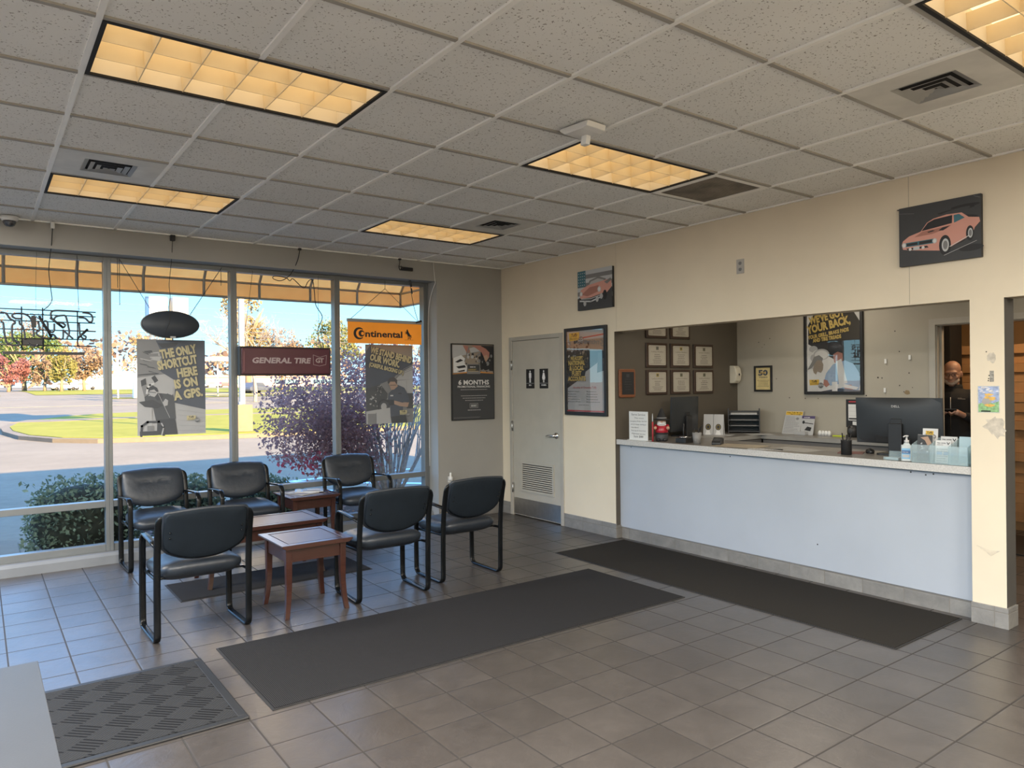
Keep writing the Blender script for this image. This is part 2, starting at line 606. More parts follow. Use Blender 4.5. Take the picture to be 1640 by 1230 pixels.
# wall with the storefront (Y = 0)
w = MB()
w.box((XL, 0, 2.77), (0.145, 0.31, H + 0.26)); w.box((-0.92, 0, 0), (0.145, 0.31, 2.77))
o = struct(w.build('wall_front', M_front))
# wall with the service opening (X = 0)
w = MB()
TH = 0.145
w.box((0, -0.16, 0), (TH, 0, H + 0.26))
w.box((0, -1.157, 2.135), (TH, -0.16, H + 0.26))
w.box((0, -1.96, 0), (TH, -1.157, H + 0.26))
w.box((0, -5.24, 2.095), (TH, -1.96, H + 0.26))
w.box((0, -5.437, 0), (TH, -5.24, H + 0.26))
w.box((0, -6.5, 2.09), (TH, -5.437, H + 0.26))
w.box((0, YR, 0), (TH, -6.5, H + 0.26))
wall_right = struct(w.build('wall_right', M_wall))
w = MB(); w.box((0.0, -5.4385, 0.133), (TH, -5.437, 2.09)); struct(w.build('jamb_shade', mat('jamb_shade_grey', (0.085, 0.08, 0.072), 0.6, var=0.05), wall_right))  # dark skin whose colour stands in for shade on the jamb
# faint vertical drywall seam + bare plaster patches on the pillar
p = MB()
p.box((-0.0006, -4.864, 2.1), (0.0, -4.861, H))
p.box((-0.0006, -1.995, 2.1), (0.0, -1.9935, H))
struct(p.build('drywall_seam', mat('seam_shadow', (0.40, 0.36, 0.28), 0.8), wall_right))
def blob(cx, cy, rx, ry, n=18, seed=1, rough=0.3):
    q = random.Random(seed)
    return [(cx + rx * math.cos(2 * PI * k / n) * (1 + q.uniform(-rough, rough)), cy + ry * math.sin(2 * PI * k / n) * (1 + q.uniform(-rough, rough))) for k in range(n)]
A = Art(0.0003)
A.poly(blob(5.365, 1.715, 0.026, 0.032, seed=3), 0)
A.poly(blob(5.37, 1.285, 0.055, 0.05, seed=5, rough=0.4), 0)
A.poly(blob(5.405, 1.25, 0.03, 0.05, seed=6, rough=0.5), 0)
A.rect(5.353, 1.56, 5.377, 1.63, 1)
for (a, b) in ((5.335, 1.752), (5.345, 1.567), (5.347, 1.58), (5.35, 1.60)):
    A.ell(a, b, 0.004, 0.004, 2, n=8)
for k in range(4):
    A.line([(5.27 + 0.02 * k, 0.50 - 0.012 * k), (5.35, 0.478 - 0.01 * k), (5.40, 0.486)], 0.002, 0)
o = A.build('paint_patch', [mat('bare_plaster', (0.55, 0.50, 0.42), 0.9, var=0.2, vscale=30), mat('torn_tape', (0.30, 0.29, 0.26), 0.8, var=0.5, vscale=60), M_blackm], wall_right)
o.matrix_world = onX(-0.0004, 0, 0); struct(o)
w = MB(); w.box((XL - 0.2, YR - 0.2, 0), (0.145, YR, H + 0.26)); struct(w.build('wall_rear', M_wall))
# wall on the far left, mostly glass, behind the photographer's left shoulder
w = MB()
w.box((XL - 0.2, YR, 0), (XL, 0.3, 0.3)); w.box((XL - 0.2, YR, 2.73), (XL, 0.3, H + 0.26))
w.box((XL - 0.2, YR, 0.3), (XL, -9.6, 2.73)); w.box((XL - 0.2, -0.5, 0.3), (XL, 0.3, 2.73))
for y in (-7.6, -5.3, -3.1):
    w.box((XL - 0.16, y - 0.03, 0.3), (XL - 0.06, y + 0.03, 2.73))
struct(w.build('wall_left', M_alu))
w = MB(); w.box((XL - 0.115, -9.6, 0.3), (XL - 0.105, -0.5, 2.73)); struct(w.build('window_5', M_glass))

# office and back room behind the opening
XB = 2.0
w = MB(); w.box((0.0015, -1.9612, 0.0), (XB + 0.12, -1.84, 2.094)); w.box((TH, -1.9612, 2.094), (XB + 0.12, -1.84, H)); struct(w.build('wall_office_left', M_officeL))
w = MB()
w.box((XB, -4.16, 0), (XB + 0.12, -1.96, H)); w.box((XB, -5.05, 2.09), (XB + 0.12, -4.16, H)); w.box((XB, -6.7, 0), (XB + 0.12, -5.05, H))
wall_ob = struct(w.build('wall_office_back', M_office))
A = Art(0.0003)
for (yy, zz, rr) in ((2.255, 2.02, .006), (2.33, 1.99, .005), (2.40, 2.055, .006), (2.30, 1.96, .004), (3.79, 2.05, .006), (3.83, 1.85, .006), (3.5, 1.42, .007), (2.83, 1.385, .006), (2.64, 1.39, .006), (2.98, 1.385, .005), (2.48, 1.6, .005),
                     (3.62, 1.60, .008), (3.66, 1.595, .006), (3.92, 1.64, .006), (3.83, 1.52, .006), (3.87, 1.46, .005), (3.95, 1.5, .004)):
    A.ell(yy, zz, rr, rr, 0, n=8)
A.poly(blob(3.90, 1.455, 0.03, 0.02, seed=8), 1)
o = A.build('wall_hole', [M_blackm, mat('old_stain', (0.23, 0.17, 0.10), 0.9, var=0.2)], wall_ob)
o.matrix_world = onX(XB - 0.0004, 0, 0); struct(o)
an = MB()
for (yy, zz) in ((-3.70, 1.76), (-3.93, 1.79), (-3.69, 1.475)):
    an.box((XB - 0.012, yy - 0.010, zz - 0.022), (XB, yy + 0.010, zz + 0.022))
struct(an.build('wall_anchor', M_white, wall_ob))
w = MB(); w.box((TH, -6.82, 0), (5.0, -6.7, H)); struct(w.build('wall_office_right', M_office))
w = MB(); w.box((TH, -6.7, 2.62), (XB, -1.96, 2.7)); struct(w.build('ceiling_office', mat('office_ceiling', (0.6, 0.59, 0.55), 0.9)))
w = MB(); w.box((4.4, -6.7, 0), (4.5, -3.1, H)); w.box((XB + 0.12, -3.2, 0), (4.4, -3.1, H)); struct(w.build('wall_backroom', M_back))
w = MB(); w.box((XB + 0.12, -6.7, 2.75), (4.5, -3.1, 2.8)); struct(w.build('ceiling_backroom', M_back))
# doorway casing between office and back room
M_case = mat('door_frame_taupe', (0.42, 0.395, 0.345), 0.45, var=0.05)
w = MB()
for x0, x1 in ((XB - 0.018, XB), (XB + 0.12, XB + 0.135)):
    w.box((x0, -4.165, 0), (x1, -4.11, 2.14)); w.box((x0, -5.10, 0), (x1, -5.045, 2.14)); w.box((x0, -5.045, 2.085), (x1, -4.165, 2.14))
w.box((XB, -4.175, 0), (XB + 0.12, -4.16, 2.09)); w.box((XB, -5.05, 0), (XB + 0.12, -5.035, 2.09)); w.box((XB, -5.05, 2.075), (XB + 0.12, -4.16, 2.09))
w.box((XB + 0.05, -4.195, 0), (XB + 0.09, -4.175, 2.075))
struct(w.build('trim_1', M_case))

# tiled baseboards
def base(name, lo, hi, m):
    b = MB(); b.box(lo, hi); return struct(b.build(name, m, bev=0.002))
base('baseboard_front', (-0.92, -0.012, 0), (-0.012, 0, 0.14), M_baseX)
base('baseboard_corner', (-0.012, -0.155, 0), (0, 0, 0.145), M_baseY)
base('baseboard_right', (-0.012, -1.972, 0), (0, -1.16, 0.146), M_baseY)
base('baseboard_right_return', (0, -1.972, 0), (0.10, -1.96, 0.13), M_baseX)
b = MB(); b.box((-0.012, -5.449, 0), (0, -5.235, 0.132)); b.box((0, -5.449, 0), (TH, -5.437, 0.132))
struct(b.build('baseboard_pillar', M_baseY, bev=0.002))
base('baseboard_rear', (-0.012, YR, 0), (0, -6.5, 0.132), M_baseY)

# ------------------------------------------------------------------ storefront windows
MX = [-7.55, -6.45, -5.35, -4.25, -3.14, -2.05, -0.95]
FY0, FY1 = 0.20, 0.30
for k in range(6):
    a, b = MX[k], MX[k + 1]
    hw = 0.031
    w = MB()
    w.box((a, FY0, 0.1), (a + hw, FY1, 2.77)); w.box((b - hw, FY0, 0.1), (b, FY1, 2.77))
    w.box((a + hw, FY0, 2.728), (b - hw, FY1, 2.77))
    w.box((a + hw, FY0 + 0.01, 0.10), (b - hw, FY1, 0.165))
    w.box((a + hw, FY0 + 0.005, 0.50), (b - hw, FY1, 0.557))
    n = {3: 1, 4: 2, 5: 3, 2: 4}.get(k)
    nm = 'window_%d' % (n if n else k + 6)
    win = struct(w.build(nm, M_alu, bev=0.003))
    for z0, z1, part in ((0.165, 0.50, 'lower_pane'), (0.557, 2.728, 'upper_pane')):
        q = MB(); q.box((a + hw, 0.236, z0), (b - hw, 0.242, z1)); struct(q.build(part, M_glass, win))
w = MB(); w.box((-0.95, FY0, 0.0), (-0.92, 0.30, 2.77)); w.box((XL, FY0, 0), (-7.55, FY1, 2.77)); struct(w.build('trim_2', M_alu))
w = MB(); w.prism([(0.115, 0), (0.115, 0.075), (0.14, 0.1), (0.31, 0.1), (0.31, 0)], XL, -0.92, axis=0)
struct(w.build('trim_3', mat('window_curb', (0.20, 0.21, 0.22), 0.5, var=0.06)))

# ------------------------------------------------------------------ restroom door
M_door = mat('door_paint', (0.46, 0.435, 0.375), 0.42, var=0.04)
d = MB()
d.box((-0.012, -1.157, 0), (0.05, -1.105, 2.135)); d.box((-0.012, -0.215, 0), (0.05, -0.16, 2.135)); d.box((-0.012, -1.105, 2.088), (0.05, -0.215, 2.135))
door = struct(d.build('door_1', M_case, bev=0.004))
d = MB(); d.box((0.0, -1.102, 0.012), (0.045, -0.218, 2.085)); d.box((0.045, -1.157, 0.0), (0.06, -0.16, 2.135))
struct(d.build('door_panel', M_door, door, bev=0.002))
d = MB()
d.box((-0.012, -0.985, 0.30), (0.0, -0.96, 0.66)); d.box((-0.012, -0.398, 0.30), (0.0, -0.372, 0.66)); d.box((-0.012, -0.96, 0.63), (0.0, -0.398, 0.66)); d.box((-0.012, -0.96, 0.30), (0.0, -0.398, 0.33))
for k in range(12):
    z = 0.34 + k * 0.0242
    d.prism([(-0.011, z), (-0.009, z - 0.002), (-0.0015, z + 0.010), (-0.0035, z + 0.012)], -0.96, -0.398, axis=1)
d.box((-0.0008, -0.96, 0.33), (0.0, -0.398, 0.63), 1)
struct(d.build('vent_louver', [M_door, M_blackm], door))
d = MB(); d.box((-0.003, -1.095, 0.02), (0, -0.226, 0.214)); struct(d.build('kick_plate', M_steel, door))
for z in (1.80, 1.07, 0.33):
    d = MB(); d.box((-0.013, -0.228, z - 0.055), (0.0, -0.206, z + 0.055)); d.tube([(-0.018, -0.217, z - 0.057), (-0.018, -0.217, z + 0.057)], 0.008, 8)
    struct(d.build('hinge', M_steel, door))
d = MB()
Mh = Matrix.Translation((0, -1.03, 0.99)) @ Matrix.Rotation(-PI / 2, 4, 'Y')
d.lathe([(0.038, 0), (0.038, 0.006), (0.030, 0.014), (0.014, 0.018), (0.014, 0.05), (0.0, 0.052)], 20, M=Mh)
d.tube(catmull([(-0.045, -1.03, 0.99), (-0.052, -0.99, 0.992), (-0.05, -0.93, 0.988), (-0.046, -0.90, 0.98)], 4), [0.012, 0.012, 0.0115, 0.011, 0.011, 0.0105, 0.010, 0.010, 0.0095, 0.009, 0.009, 0.0085, 0.008], 10)
struct(d.build('door_handle', M_chrome, door))
d = MB(); d.box((0.05, -1.157, 0), (TH, -0.16, 2.135)); struct(d.build('door_backing', M_blackm, door))

def restroom_sign(y, label, woman):
    t = thing('restroom_sign', label, 'sign', M=onX(-0.0005, y, 1.52), group='restroom signs')
    b = MB(); b.box((0, 0, 0), (0.155, 0.225, 0.004)); b.build('sign_plate', M_black, t, bev=0.002)
    A = Art(0.0004, 0.0042)
    cx = 0.0775
    A.ell(cx, 0.196, 0.011, 0.012, 0)
    if woman:
        A.poly([(cx - 0.012, 0.18), (cx + 0.012, 0.18), (cx + 0.03, 0.118), (cx + 0.022, 0.116), (cx + 0.013, 0.14), (cx + 0.026, 0.102), (cx - 0.026, 0.102), (cx - 0.013, 0.14), (cx - 0.022, 0.116), (cx - 0.03, 0.118)], 0)
        A.rect(cx - 0.011, 0.07, cx - 0.002, 0.104, 0); A.rect(cx + 0.002, 0.07, cx + 0.011, 0.104, 0)
    else:
        A.rect(cx - 0.015, 0.125, cx + 0.015, 0.182, 0)
        A.rect(cx - 0.023, 0.122, cx - 0.0165, 0.18, 0); A.rect(cx + 0.0165, 0.122, cx + 0.023, 0.18, 0)
        A.rect(cx - 0.014, 0.068, cx - 0.0015, 0.126, 0); A.rect(cx + 0.0015, 0.068, cx + 0.014, 0.126, 0)
    A.rect(0.005, 0.058, 0.150, 0.060, 0)
    A.text('WOMEN' if woman else 'MEN', cx, 0.03, 0.016, 0, bold=0.02)
    A.build('pictogram', mat('sign_white', (0.8, 0.8, 0.8), 0.5, var=0), t)
restroom_sign(-0.49, 'black restroom sign with white man figure on grey door', False)
restroom_sign(-0.742, 'black restroom sign with white woman figure on grey door', True)

# ------------------------------------------------------------------ service counter
ct = thing('service_counter', 'long white-panelled service counter with tiled base and grey worktop', 'counter', (0, -3.6, 0))
b = MB(); b.box((0.062, -1.638, 0.115), (0.10, 1.638, 0.953)); b.build('front_panel', M_counter, ct)
b = MB(); b.box((0.07, -1.63, 0), (0.11, 1.63, 0.115)); b.build('tile_base', M_baseY, ct)
M_lam = mat('worktop_laminate', (0.18, 0.165, 0.15), 0.28, var=0.08, vscale=40)
M_edge = mat('worktop_edge', (0.52, 0.51, 0.49), 0.5, var=0.18, vscale=120)
b = MB(); b.box((0.014, -1.634, 0.955), (0.68, 1.634, 1.004)); b.build('worktop', M_lam, ct, bev=0.002)
b = MB(); b.box((0.010, -1.634, 0.953), (0.0145, 1.634, 1.0035)); b.build('edge_band', M_edge, ct)
for y in (-1.62, -0.5, 0.6, 1.60):
    b = MB(); b.box((0.10, y - 0.015, 0), (0.62, y + 0.015, 0.953)); b.build('support', M_office, ct)
for yy, zz in ((2.12, .93), (3.31, .925), (4.83, .93), (4.93, .92), (4.12, .30), (4.98, .93)):
    A = Art(0.0003); A.ell(0, 0, 0.006, 0.006, 0, n=8)
    o = A.build('screw_hole', M_blackm, ct); o.matrix_basis = ct.matrix_basis.inverted() @ onX(0.0615, -yy, zz)
# rear work counter: return along the left wall and run along the back wall
bc = thing('rear_work_counter', 'grey L-shaped work counter with drawers along office walls', 'counter', (0, 0, 0))
b = MB(); b.prism([(0.682, -1.962), (1.998, -1.962), (1.998, -4.05), (1.60, -4.05), (1.60, -2.55), (0.682, -2.55)], 0.955, 1.0); b.build('worktop', M_lam, bc, bev=0.002)
b = MB()
b.box((1.64, -4.05, 0), (1.66, -2.55, 0.955)); b.box((0.72, -2.53, 0), (1.64, -2.51, 0.955)); b.box((1.66, -4.05, 0), (1.99, -4.03, 0.955))
b.build('carcass', mat('grey_laminate', (0.20, 0.19, 0.18), 0.5), bc)
b = MB(); b.box((1.594, -4.05, 0.958), (1.60, -2.55, 0.9985)); b.box((0.682, -2.556, 0.958), (1.60, -2.55, 0.9985)); b.build('edge_band', mat('grey_edge', (0.30, 0.29, 0.27), 0.5), bc)
for y in (-2.72, -3.23, -3.74):
    b = MB(); b.box((1.612, y - 0.235, 0.77), (1.64, y + 0.235, 0.90)); dr = b.build('drawer', mat('drawer_dark', (0.035, 0.034, 0.036), 0.45), bc, bev=0.003)
# ------------------------------------------------------------------ ceiling fixtures
M_tube = mat('lamp_glow', (0.9, 0.9, 0.85), 0.6, var=0, emit=(1.0, 0.72, 0.40), estr=0.66)
M_louv = mat('louver_blade', (0.82, 0.70, 0.48), 0.45, var=0.04)
M_pan = mat('fixture_white', (0.8, 0.74, 0.62), 0.6, var=0.0)
def make_troffer():
    t = thing('ceiling_light', '', 'ceiling light', (0, 0, 0))
    W, D = 2 * T, T
    b = MB()
    for lo, hi in (((0.012, 0.0115, -0.004), (W - 0.012, 0.030, 0.006)), ((0.012, D - 0.030, -0.004), (W - 0.012, D - 0.0115, 0.006)), ((0.012, 0.03, -0.004), (0.03, D - 0.03, 0.006)), ((W - 0.03, 0.03, -0.004), (W - 0.012, D - 0.03, 0.006))):
        b.box(lo, hi)
    b.build('gasket_frame', M_blackm, t)
    b = MB()
    i0, i1, j0, j1, zt = 0.03, W - 0.03, 0.03, D - 0.03, 0.125
    b.box((i0 - 0.01, j0 - 0.01, zt), (i1 + 0.01, j1 + 0.01, zt + 0.01))
    b.box((i0 - 0.01, j0 - 0.01, 0.0062), (i0, j1 + 0.01, zt)); b.box((i1, j0 - 0.01, 0.0062), (i1 + 0.01, j1 + 0.01, zt))
    b.box((i0, j0 - 0.01, 0.0062), (i1, j0, zt)); b.box((i0, j1, 0.0062), (i1, j1 + 0.01, zt))
    b.build('housing', M_pan, t)
    b = MB()
    for k in range(1, 6):
        x = i0 + (i1 - i0) * k / 6
        b.prism([(x - 0.002, 0.002), (x + 0.002, 0.002), (x + 0.008, 0.075), (x - 0.008, 0.075)], j0, j1, axis=1)
    for k in range(1, 3):
        y = j0 + (j1 - j0) * k / 3
        b.prism([(y - 0.002, 0.002), (y + 0.002, 0.002), (y + 0.008, 0.075), (y - 0.008, 0.075)], i0, i1, axis=0)
    b.build('louver', M_louv, t)
    b = MB(); b.box((i0 + 0.005, j0 + 0.005, 0.098), (i1 - 0.005, j1 - 0.005, 0.104)); b.build('diffuser', M_tube, t)
    return t
tro = make_troffer()
LBL = {(0, 0): 'long louvered ceiling light above the chair group, largest and nearest of those near the left',
       (0, 4): 'narrow-looking louvered ceiling light beside the square vent near the hanging open-frame sign',
       (4, 0): 'louvered ceiling light touching the brown return grille, white sensor hanging at its corner',
       (4, 4): 'small-looking louvered ceiling light in front of the orange hanging sign, close to the windows',
       (4, -4): 'louvered ceiling light cut off by the upper right corner of the picture'}
for n, (i, j) in enumerate(lights):
    o = tro if n == 0 else copy_tree(tro)
    o.location = (GX + i * T, GY + j * T, H)
    tag(o, LBL[i, j], 'ceiling light', 'louvered fluorescent ceiling lights')

def make_vent(ang):
    t = thing('ceiling_vent', '', 'vent', (0, 0, 0))
    c = T / 2
    b = MB(); s0 = 0.145
    b.box((0.012, 0.012, 0.001), (T - 0.012, c - s0, 0.006)); b.box((0.012, c + s0, 0.001), (T - 0.012, T - 0.012, 0.006))
    b.box((0.012, c - s0, 0.001), (c - s0, c + s0, 0.006)); b.box((c + s0, c - s0, 0.001), (T - 0.012, c + s0, 0.006))
    b.build('panel', mat('vent_panel_white', (0.66, 0.65, 0.61), 0.4, var=0.12, vscale=5), t)
    b = MB()
    for r, ri, z in ((0.147, 0.121, 0.0), (0.110, 0.083, -0.003), (0.072, 0.045, -0.006), (0.034, 0.006, -0.009)):
        for q in range(4):
            Mr = Matrix.Translation((c, c, 0)) @ Matrix.Rotation(q * PI / 2, 4, 'Z')
            b.add([(-r, -r, z), (r, -r, z), (ri, -ri, z + 0.007), (-ri, -ri, z + 0.007)], [(0, 1, 2, 3), (3, 2, 1, 0)], 0, False, Mr)
    b.build('vane', mat('vent_vane', (0.70, 0.70, 0.68), 0.3, metal=0.2, var=0.05), t)
    b = MB(); b.box((c - 0.15, c - 0.15, 0.018), (c + 0.15, c + 0.15, 0.022)); b.build('duct', M_blackm, t)
    return t
ven = make_vent(0)
VL = {(0, 3): 'square air vent in bright white panel beside the long light near the windows', (5, 3): 'square air vent with dark slots near the middle of the far ceiling', (5, -3): 'large square air vent with pale vanes near the upper right corner'}
for n, (i, j) in enumerate(vents):
    o = ven if n == 0 else copy_tree(ven)
    o.location = (GX + i * T, GY + j * T, H)
    tag(o, VL[i, j], 'vent', 'square ceiling air vents')

i, j = grille[0]
t = thing('return_grille', 'dusty brown perforated return air grille in ceiling above the service opening', 'vent', (GX + i * T, GY + j * T, H))
b = MB()
b.box((0.012, 0.012, -0.002), (0.05, T - 0.012, 0.006)); b.box((T - 0.05, 0.012, -0.002), (T - 0.012, T - 0.012, 0.006)); b.box((0.05, 0.012, -0.002), (T - 0.05, 0.05, 0.006)); b.box((0.05, T - 0.05, -0.002), (T - 0.05, T - 0.012, 0.006))
b.build('frame', M_tbar, t)
m, nt, bs = _nodes('perforated_dusty_metal')
g = nt.nodes.new('ShaderNodeNewGeometry'); sx = nt.nodes.new('ShaderNodeSeparateXYZ'); nt.links.new(g.outputs['Position'], sx.inputs[0])
dd = []
for ax in (0, 1):
    q = mth(nt, 'SUBTRACT', mth(nt, 'FRACT', mth(nt, 'MULTIPLY', sx.outputs[ax], 70.0)), 0.5)
    dd.append(mth(nt, 'MULTIPLY', q, q))
hole = mth(nt, 'LESS_THAN', mth(nt, 'ADD', dd[0], dd[1]), 0.10)
n1 = noise(nt, g.outputs['Position'], 5, 4, 0.6)
nt.links.new(mixc(nt, hole, ramp(nt, n1, [(0.35, (0.10, 0.075, 0.055)), (0.65, (0.26, 0.22, 0.17))]), (0.012, 0.010, 0.008)), bs.inputs['Base Color'])
b = MB(); b.box((0.05, 0.05, 0.001), (T - 0.05, T - 0.05, 0.005)); b.build('perforated_panel', m, t)

t = thing('ceiling_sensor', 'white wedge-shaped sensor box with hanging bracket under the ceiling', 'sensor', (-2.515, -4.295, H), rz=0.1)
b = MB(); b.prism([(-0.115, 0), (-0.105, -0.028), (-0.07, -0.036), (0.06, -0.036), (0.095, -0.012), (0.095, 0)], -0.075, 0.075, axis=0); b.build('housing', M_white, t, bev=0.004)
b = MB(); b.prism([(-0.02, -0.03), (0.02, -0.03), (0.028, -0.085), (-0.012, -0.085)], 0.02, 0.055, axis=0); b.build('bracket', M_white, t, bev=0.002)

t = thing('ceiling_camera', 'small white dome security camera on ceiling at the left edge', 'camera', (-4.985, -0.10, H))
b = MB(); b.lathe([(0.062, 0.0), (0.062, -0.022), (0.052, -0.036)], 20); b.build('housing', M_white, t)
b = MB(); b.lathe([(0.048, -0.034), (0.046, -0.052), (0.036, -0.072), (0.02, -0.082), (0.0, -0.085)], 20); b.build('dome', mat('smoked_dome', (0.03, 0.03, 0.035), 0.08, var=0, coat=1.0), t)

# ------------------------------------------------------------------ waiting chairs
M_leather = mat('black_leather', (0.020, 0.026, 0.035), 0.40, var=0.15, vscale=8, bump=0.22, bscale=26)
M_shell = mat('black_back_shell', (0.010, 0.015, 0.021), 0.8, spec=0.2, var=0.1, vscale=12)
M_tubeb = mat('black_chair_tube', (0.005, 0.006, 0.007), 0.26, spec=0.3, var=0.05)
def rrect(w, h, r, n=5, cx=0, cy=0):
    pts = []
    for (sx, sy, a0) in ((1, 1, 0), (-1, 1, 90), (-1, -1, 180), (1, -1, 270)):
        for k in range(n + 1):
            a = math.radians(a0 + 90 * k / n)
            pts.append((cx + sx * (w / 2 - r) + r * math.cos(a), cy + sy * (h / 2 - r) + r * math.sin(a)))
    return pts
def arc(cy, cz, r, a0, a1, n=6):
    return [(cy + r * math.cos(math.radians(a0 + (a1 - a0) * k / n)), cz + r * math.sin(math.radians(a0 + (a1 - a0) * k / n))) for k in range(n + 1)]

def make_chair():
    t = thing('waiting_chair', '', 'chair')
    # local frame: sitter faces +Y, rear uprights near y = -0.215
    for s in (-1, 1):
        rear = [(-0.290, 0.800, -0.055 * s), (-0.290, 0.796, -0.035 * s), (-0.288, 0.785, -0.017 * s), (-0.284, 0.768, -0.006 * s), (-0.277, 0.745), (-0.262, 0.69), (-0.243, 0.60), (-0.232, 0.50), (-0.225, 0.40), (-0.222, 0.25), (-0.220, 0.06)]
        path = rear + arc(-0.172, 0.057, 0.048, 180, 270)[1:] + arc(0.166, 0.057, 0.048, 270, 360) + [(0.216, 0.25), (0.210, 0.42), (0.204, 0.52)]
        path += arc(0.124, 0.548, 0.078, 5, 88) + [(0.02, 0.620), (-0.10, 0.612), (-0.236, 0.603)]
        b = MB(); b.ribbon(path, 0.042, 0.018, x0=0.277 * s)
        b.build('side_frame', M_tubeb, t)
    b = MB()
    b.box((-0.27, -0.16, 0.380), (0.27, -0.12, 0.393)); b.box((-0.27, 0.12, 0.372), (0.27, 0.16, 0.385)); b.box((-0.2, -0.15, 0.384), (0.2, 0.15, 0.394))
    for s in (-1, 1):
        b.tube([(0.27 * s, -0.226, 0.385), (0.262 * s, 0.208, 0.372)], 0.011, 8)
    b.build('seat_support', M_tubeb, t, bev=0.003)
    # seat cushion
    out = []
    for k in range(40):
        a = 2 * PI * k / 40
        ca, sa = math.cos(a), math.sin(a)
        x = 0.264 * math.copysign(abs(ca) ** 0.36, ca); y = 0.255 * math.copysign(abs(sa) ** 0.42, sa) + 0.03
        out.append((x, y))
    def fseat(x, y, r, side):
        th = 0.060 * (1 - r ** 4.5) ** 0.5 if r < 1 else 0.0
        z = 0.424 - 0.10 * max(0, y - 0.13) ** 1.0 * (1.0 if y > 0.13 else 0) - 0.10 * (x * x) * 0.6
        z += 0.018 * max(0.0, 1 - (y + 0.2) / 0.12) if y < -0.08 else 0
        if side > 0:
            crease = 0.012 * math.exp(-((y + 0.02 - 0.25 * abs(x)) / 0.03) ** 2) * (0.4 + math.cos(26 * x) ** 2)
            return (x, y, z + th - crease * (1 - r))
        return (x, y, z - 0.004 - th * 1.2)
    b = MB(); b.pillow(out, fseat, 9); b.build('seat', M_leather, t)
    # back cushion, tilted
    def bo(w, top, crown, side_lo, bot):
        P = []
        for k in range(15):
            u = -1 + 2 * k / 14
            P.append((u * (w - 0.03), top + crown * (1 - u * u)))
        for k in range(1, 5):
            a = PI / 2 * (1 - k / 5)
            P.append((w - 0.035 + 0.035 * math.cos(a), top - 0.04 + 0.04 * math.sin(a)))
        P += [(w, top - 0.07), (w * 1.01, top - 0.13), (w * 0.995, side_lo + 0.02), (w * 0.97, side_lo - 0.012)]
        for k in range(1, 14):
            u = 1 - 2 * k / 14
            P.append((u * w * 0.99, bot + (side_lo - bot - 0.02) * abs(u) ** 2.4))
        P += [(-w * 0.97, side_lo - 0.012), (-w * 0.995, side_lo + 0.02), (-w * 1.01, top - 0.13), (-w, top - 0.07)]
        for k in range(1, 5):
            a = PI / 2 * (k / 5)
            P.append((-w + 0.035 - 0.035 * math.cos(a), top - 0.04 + 0.04 * math.sin(a)))
        return P[::-1]
    def place(x, z, off):
        yy = -0.205 - 0.30 * (z - 0.48) - 0.12 * (z - 0.48) ** 2 + off
        return (x, yy - 0.35 * x * x * -1.0 * 0.5, z)
    def fback(x, z, r, side):
        th = (1 - r ** 5) ** 0.5 if r < 1 else 0
        if side > 0:
            seam = 0.014 * math.exp(-((z - 0.715) / 0.012) ** 2) * (1 if abs(x) < 0.12 else max(0, 1 - (abs(x) - 0.12) / 0.06))
            return place(x, z, 0.052 * th - seam)
        return place(x, z, -0.020 * th)
    ob = bo(0.262, 0.822, 0.014, 0.595, 0.492)[::-1]
    b = MB(); b.pillow(ob, lambda x, z, r, s: fback(x, z, r, s), 9); b.build('backrest', M_leather, t)
    ob = bo(0.250, 0.810, 0.014, 0.602, 0.500)[::-1]
    b = MB(); b.pillow(ob, lambda x, z, r, s: place(x, z, -0.020 + (-0.012 * (1 - r ** 6) if s < 0 else 0.004)), 5)
    sh = b.build('back_shell', M_shell, t)
    for s in (-1, 1):
        for z in (0.655, 0.69):
            b = MB(); b.ball(place(0.215 * s, z, -0.034), 0.006, 0, 8); b.build('bolt', M_tubeb, sh)
    return t
chair = make_chair()
CH = [(-4.06, -2.165, 0.02, 'black leather sled chair nearest the camera, seen from behind, left of the front table', 'a'),
      (-2.725, -2.205, -0.03, 'black leather sled chair seen from behind, touching the front table right side', 'b'),
      (-1.975, -2.10, 0.0, 'black leather sled chair seen from behind, closest to the restroom door', 'c'),
      (-3.90, -0.165, PI + 0.03, 'black leather sled chair facing the room, below the tall poster with the raised-arm mechanic', 'd'),
      (-3.14, -0.165, PI, 'black leather sled chair facing the room, under the maroon sign beside magazine table', 'e'),
      (-1.985, -0.145, PI - 0.03, 'black leather sled chair facing the room, under the orange sign by the autumn bush', 'f')]
for n, (x, y, rz, lab, _k) in enumerate(CH):
    o = chair if n == 0 else copy_tree(chair)
    o.location = (x, y, 0); o.rotation_euler = (0, 0, rz)
    tag(o, lab, 'chair', 'black waiting room chairs')

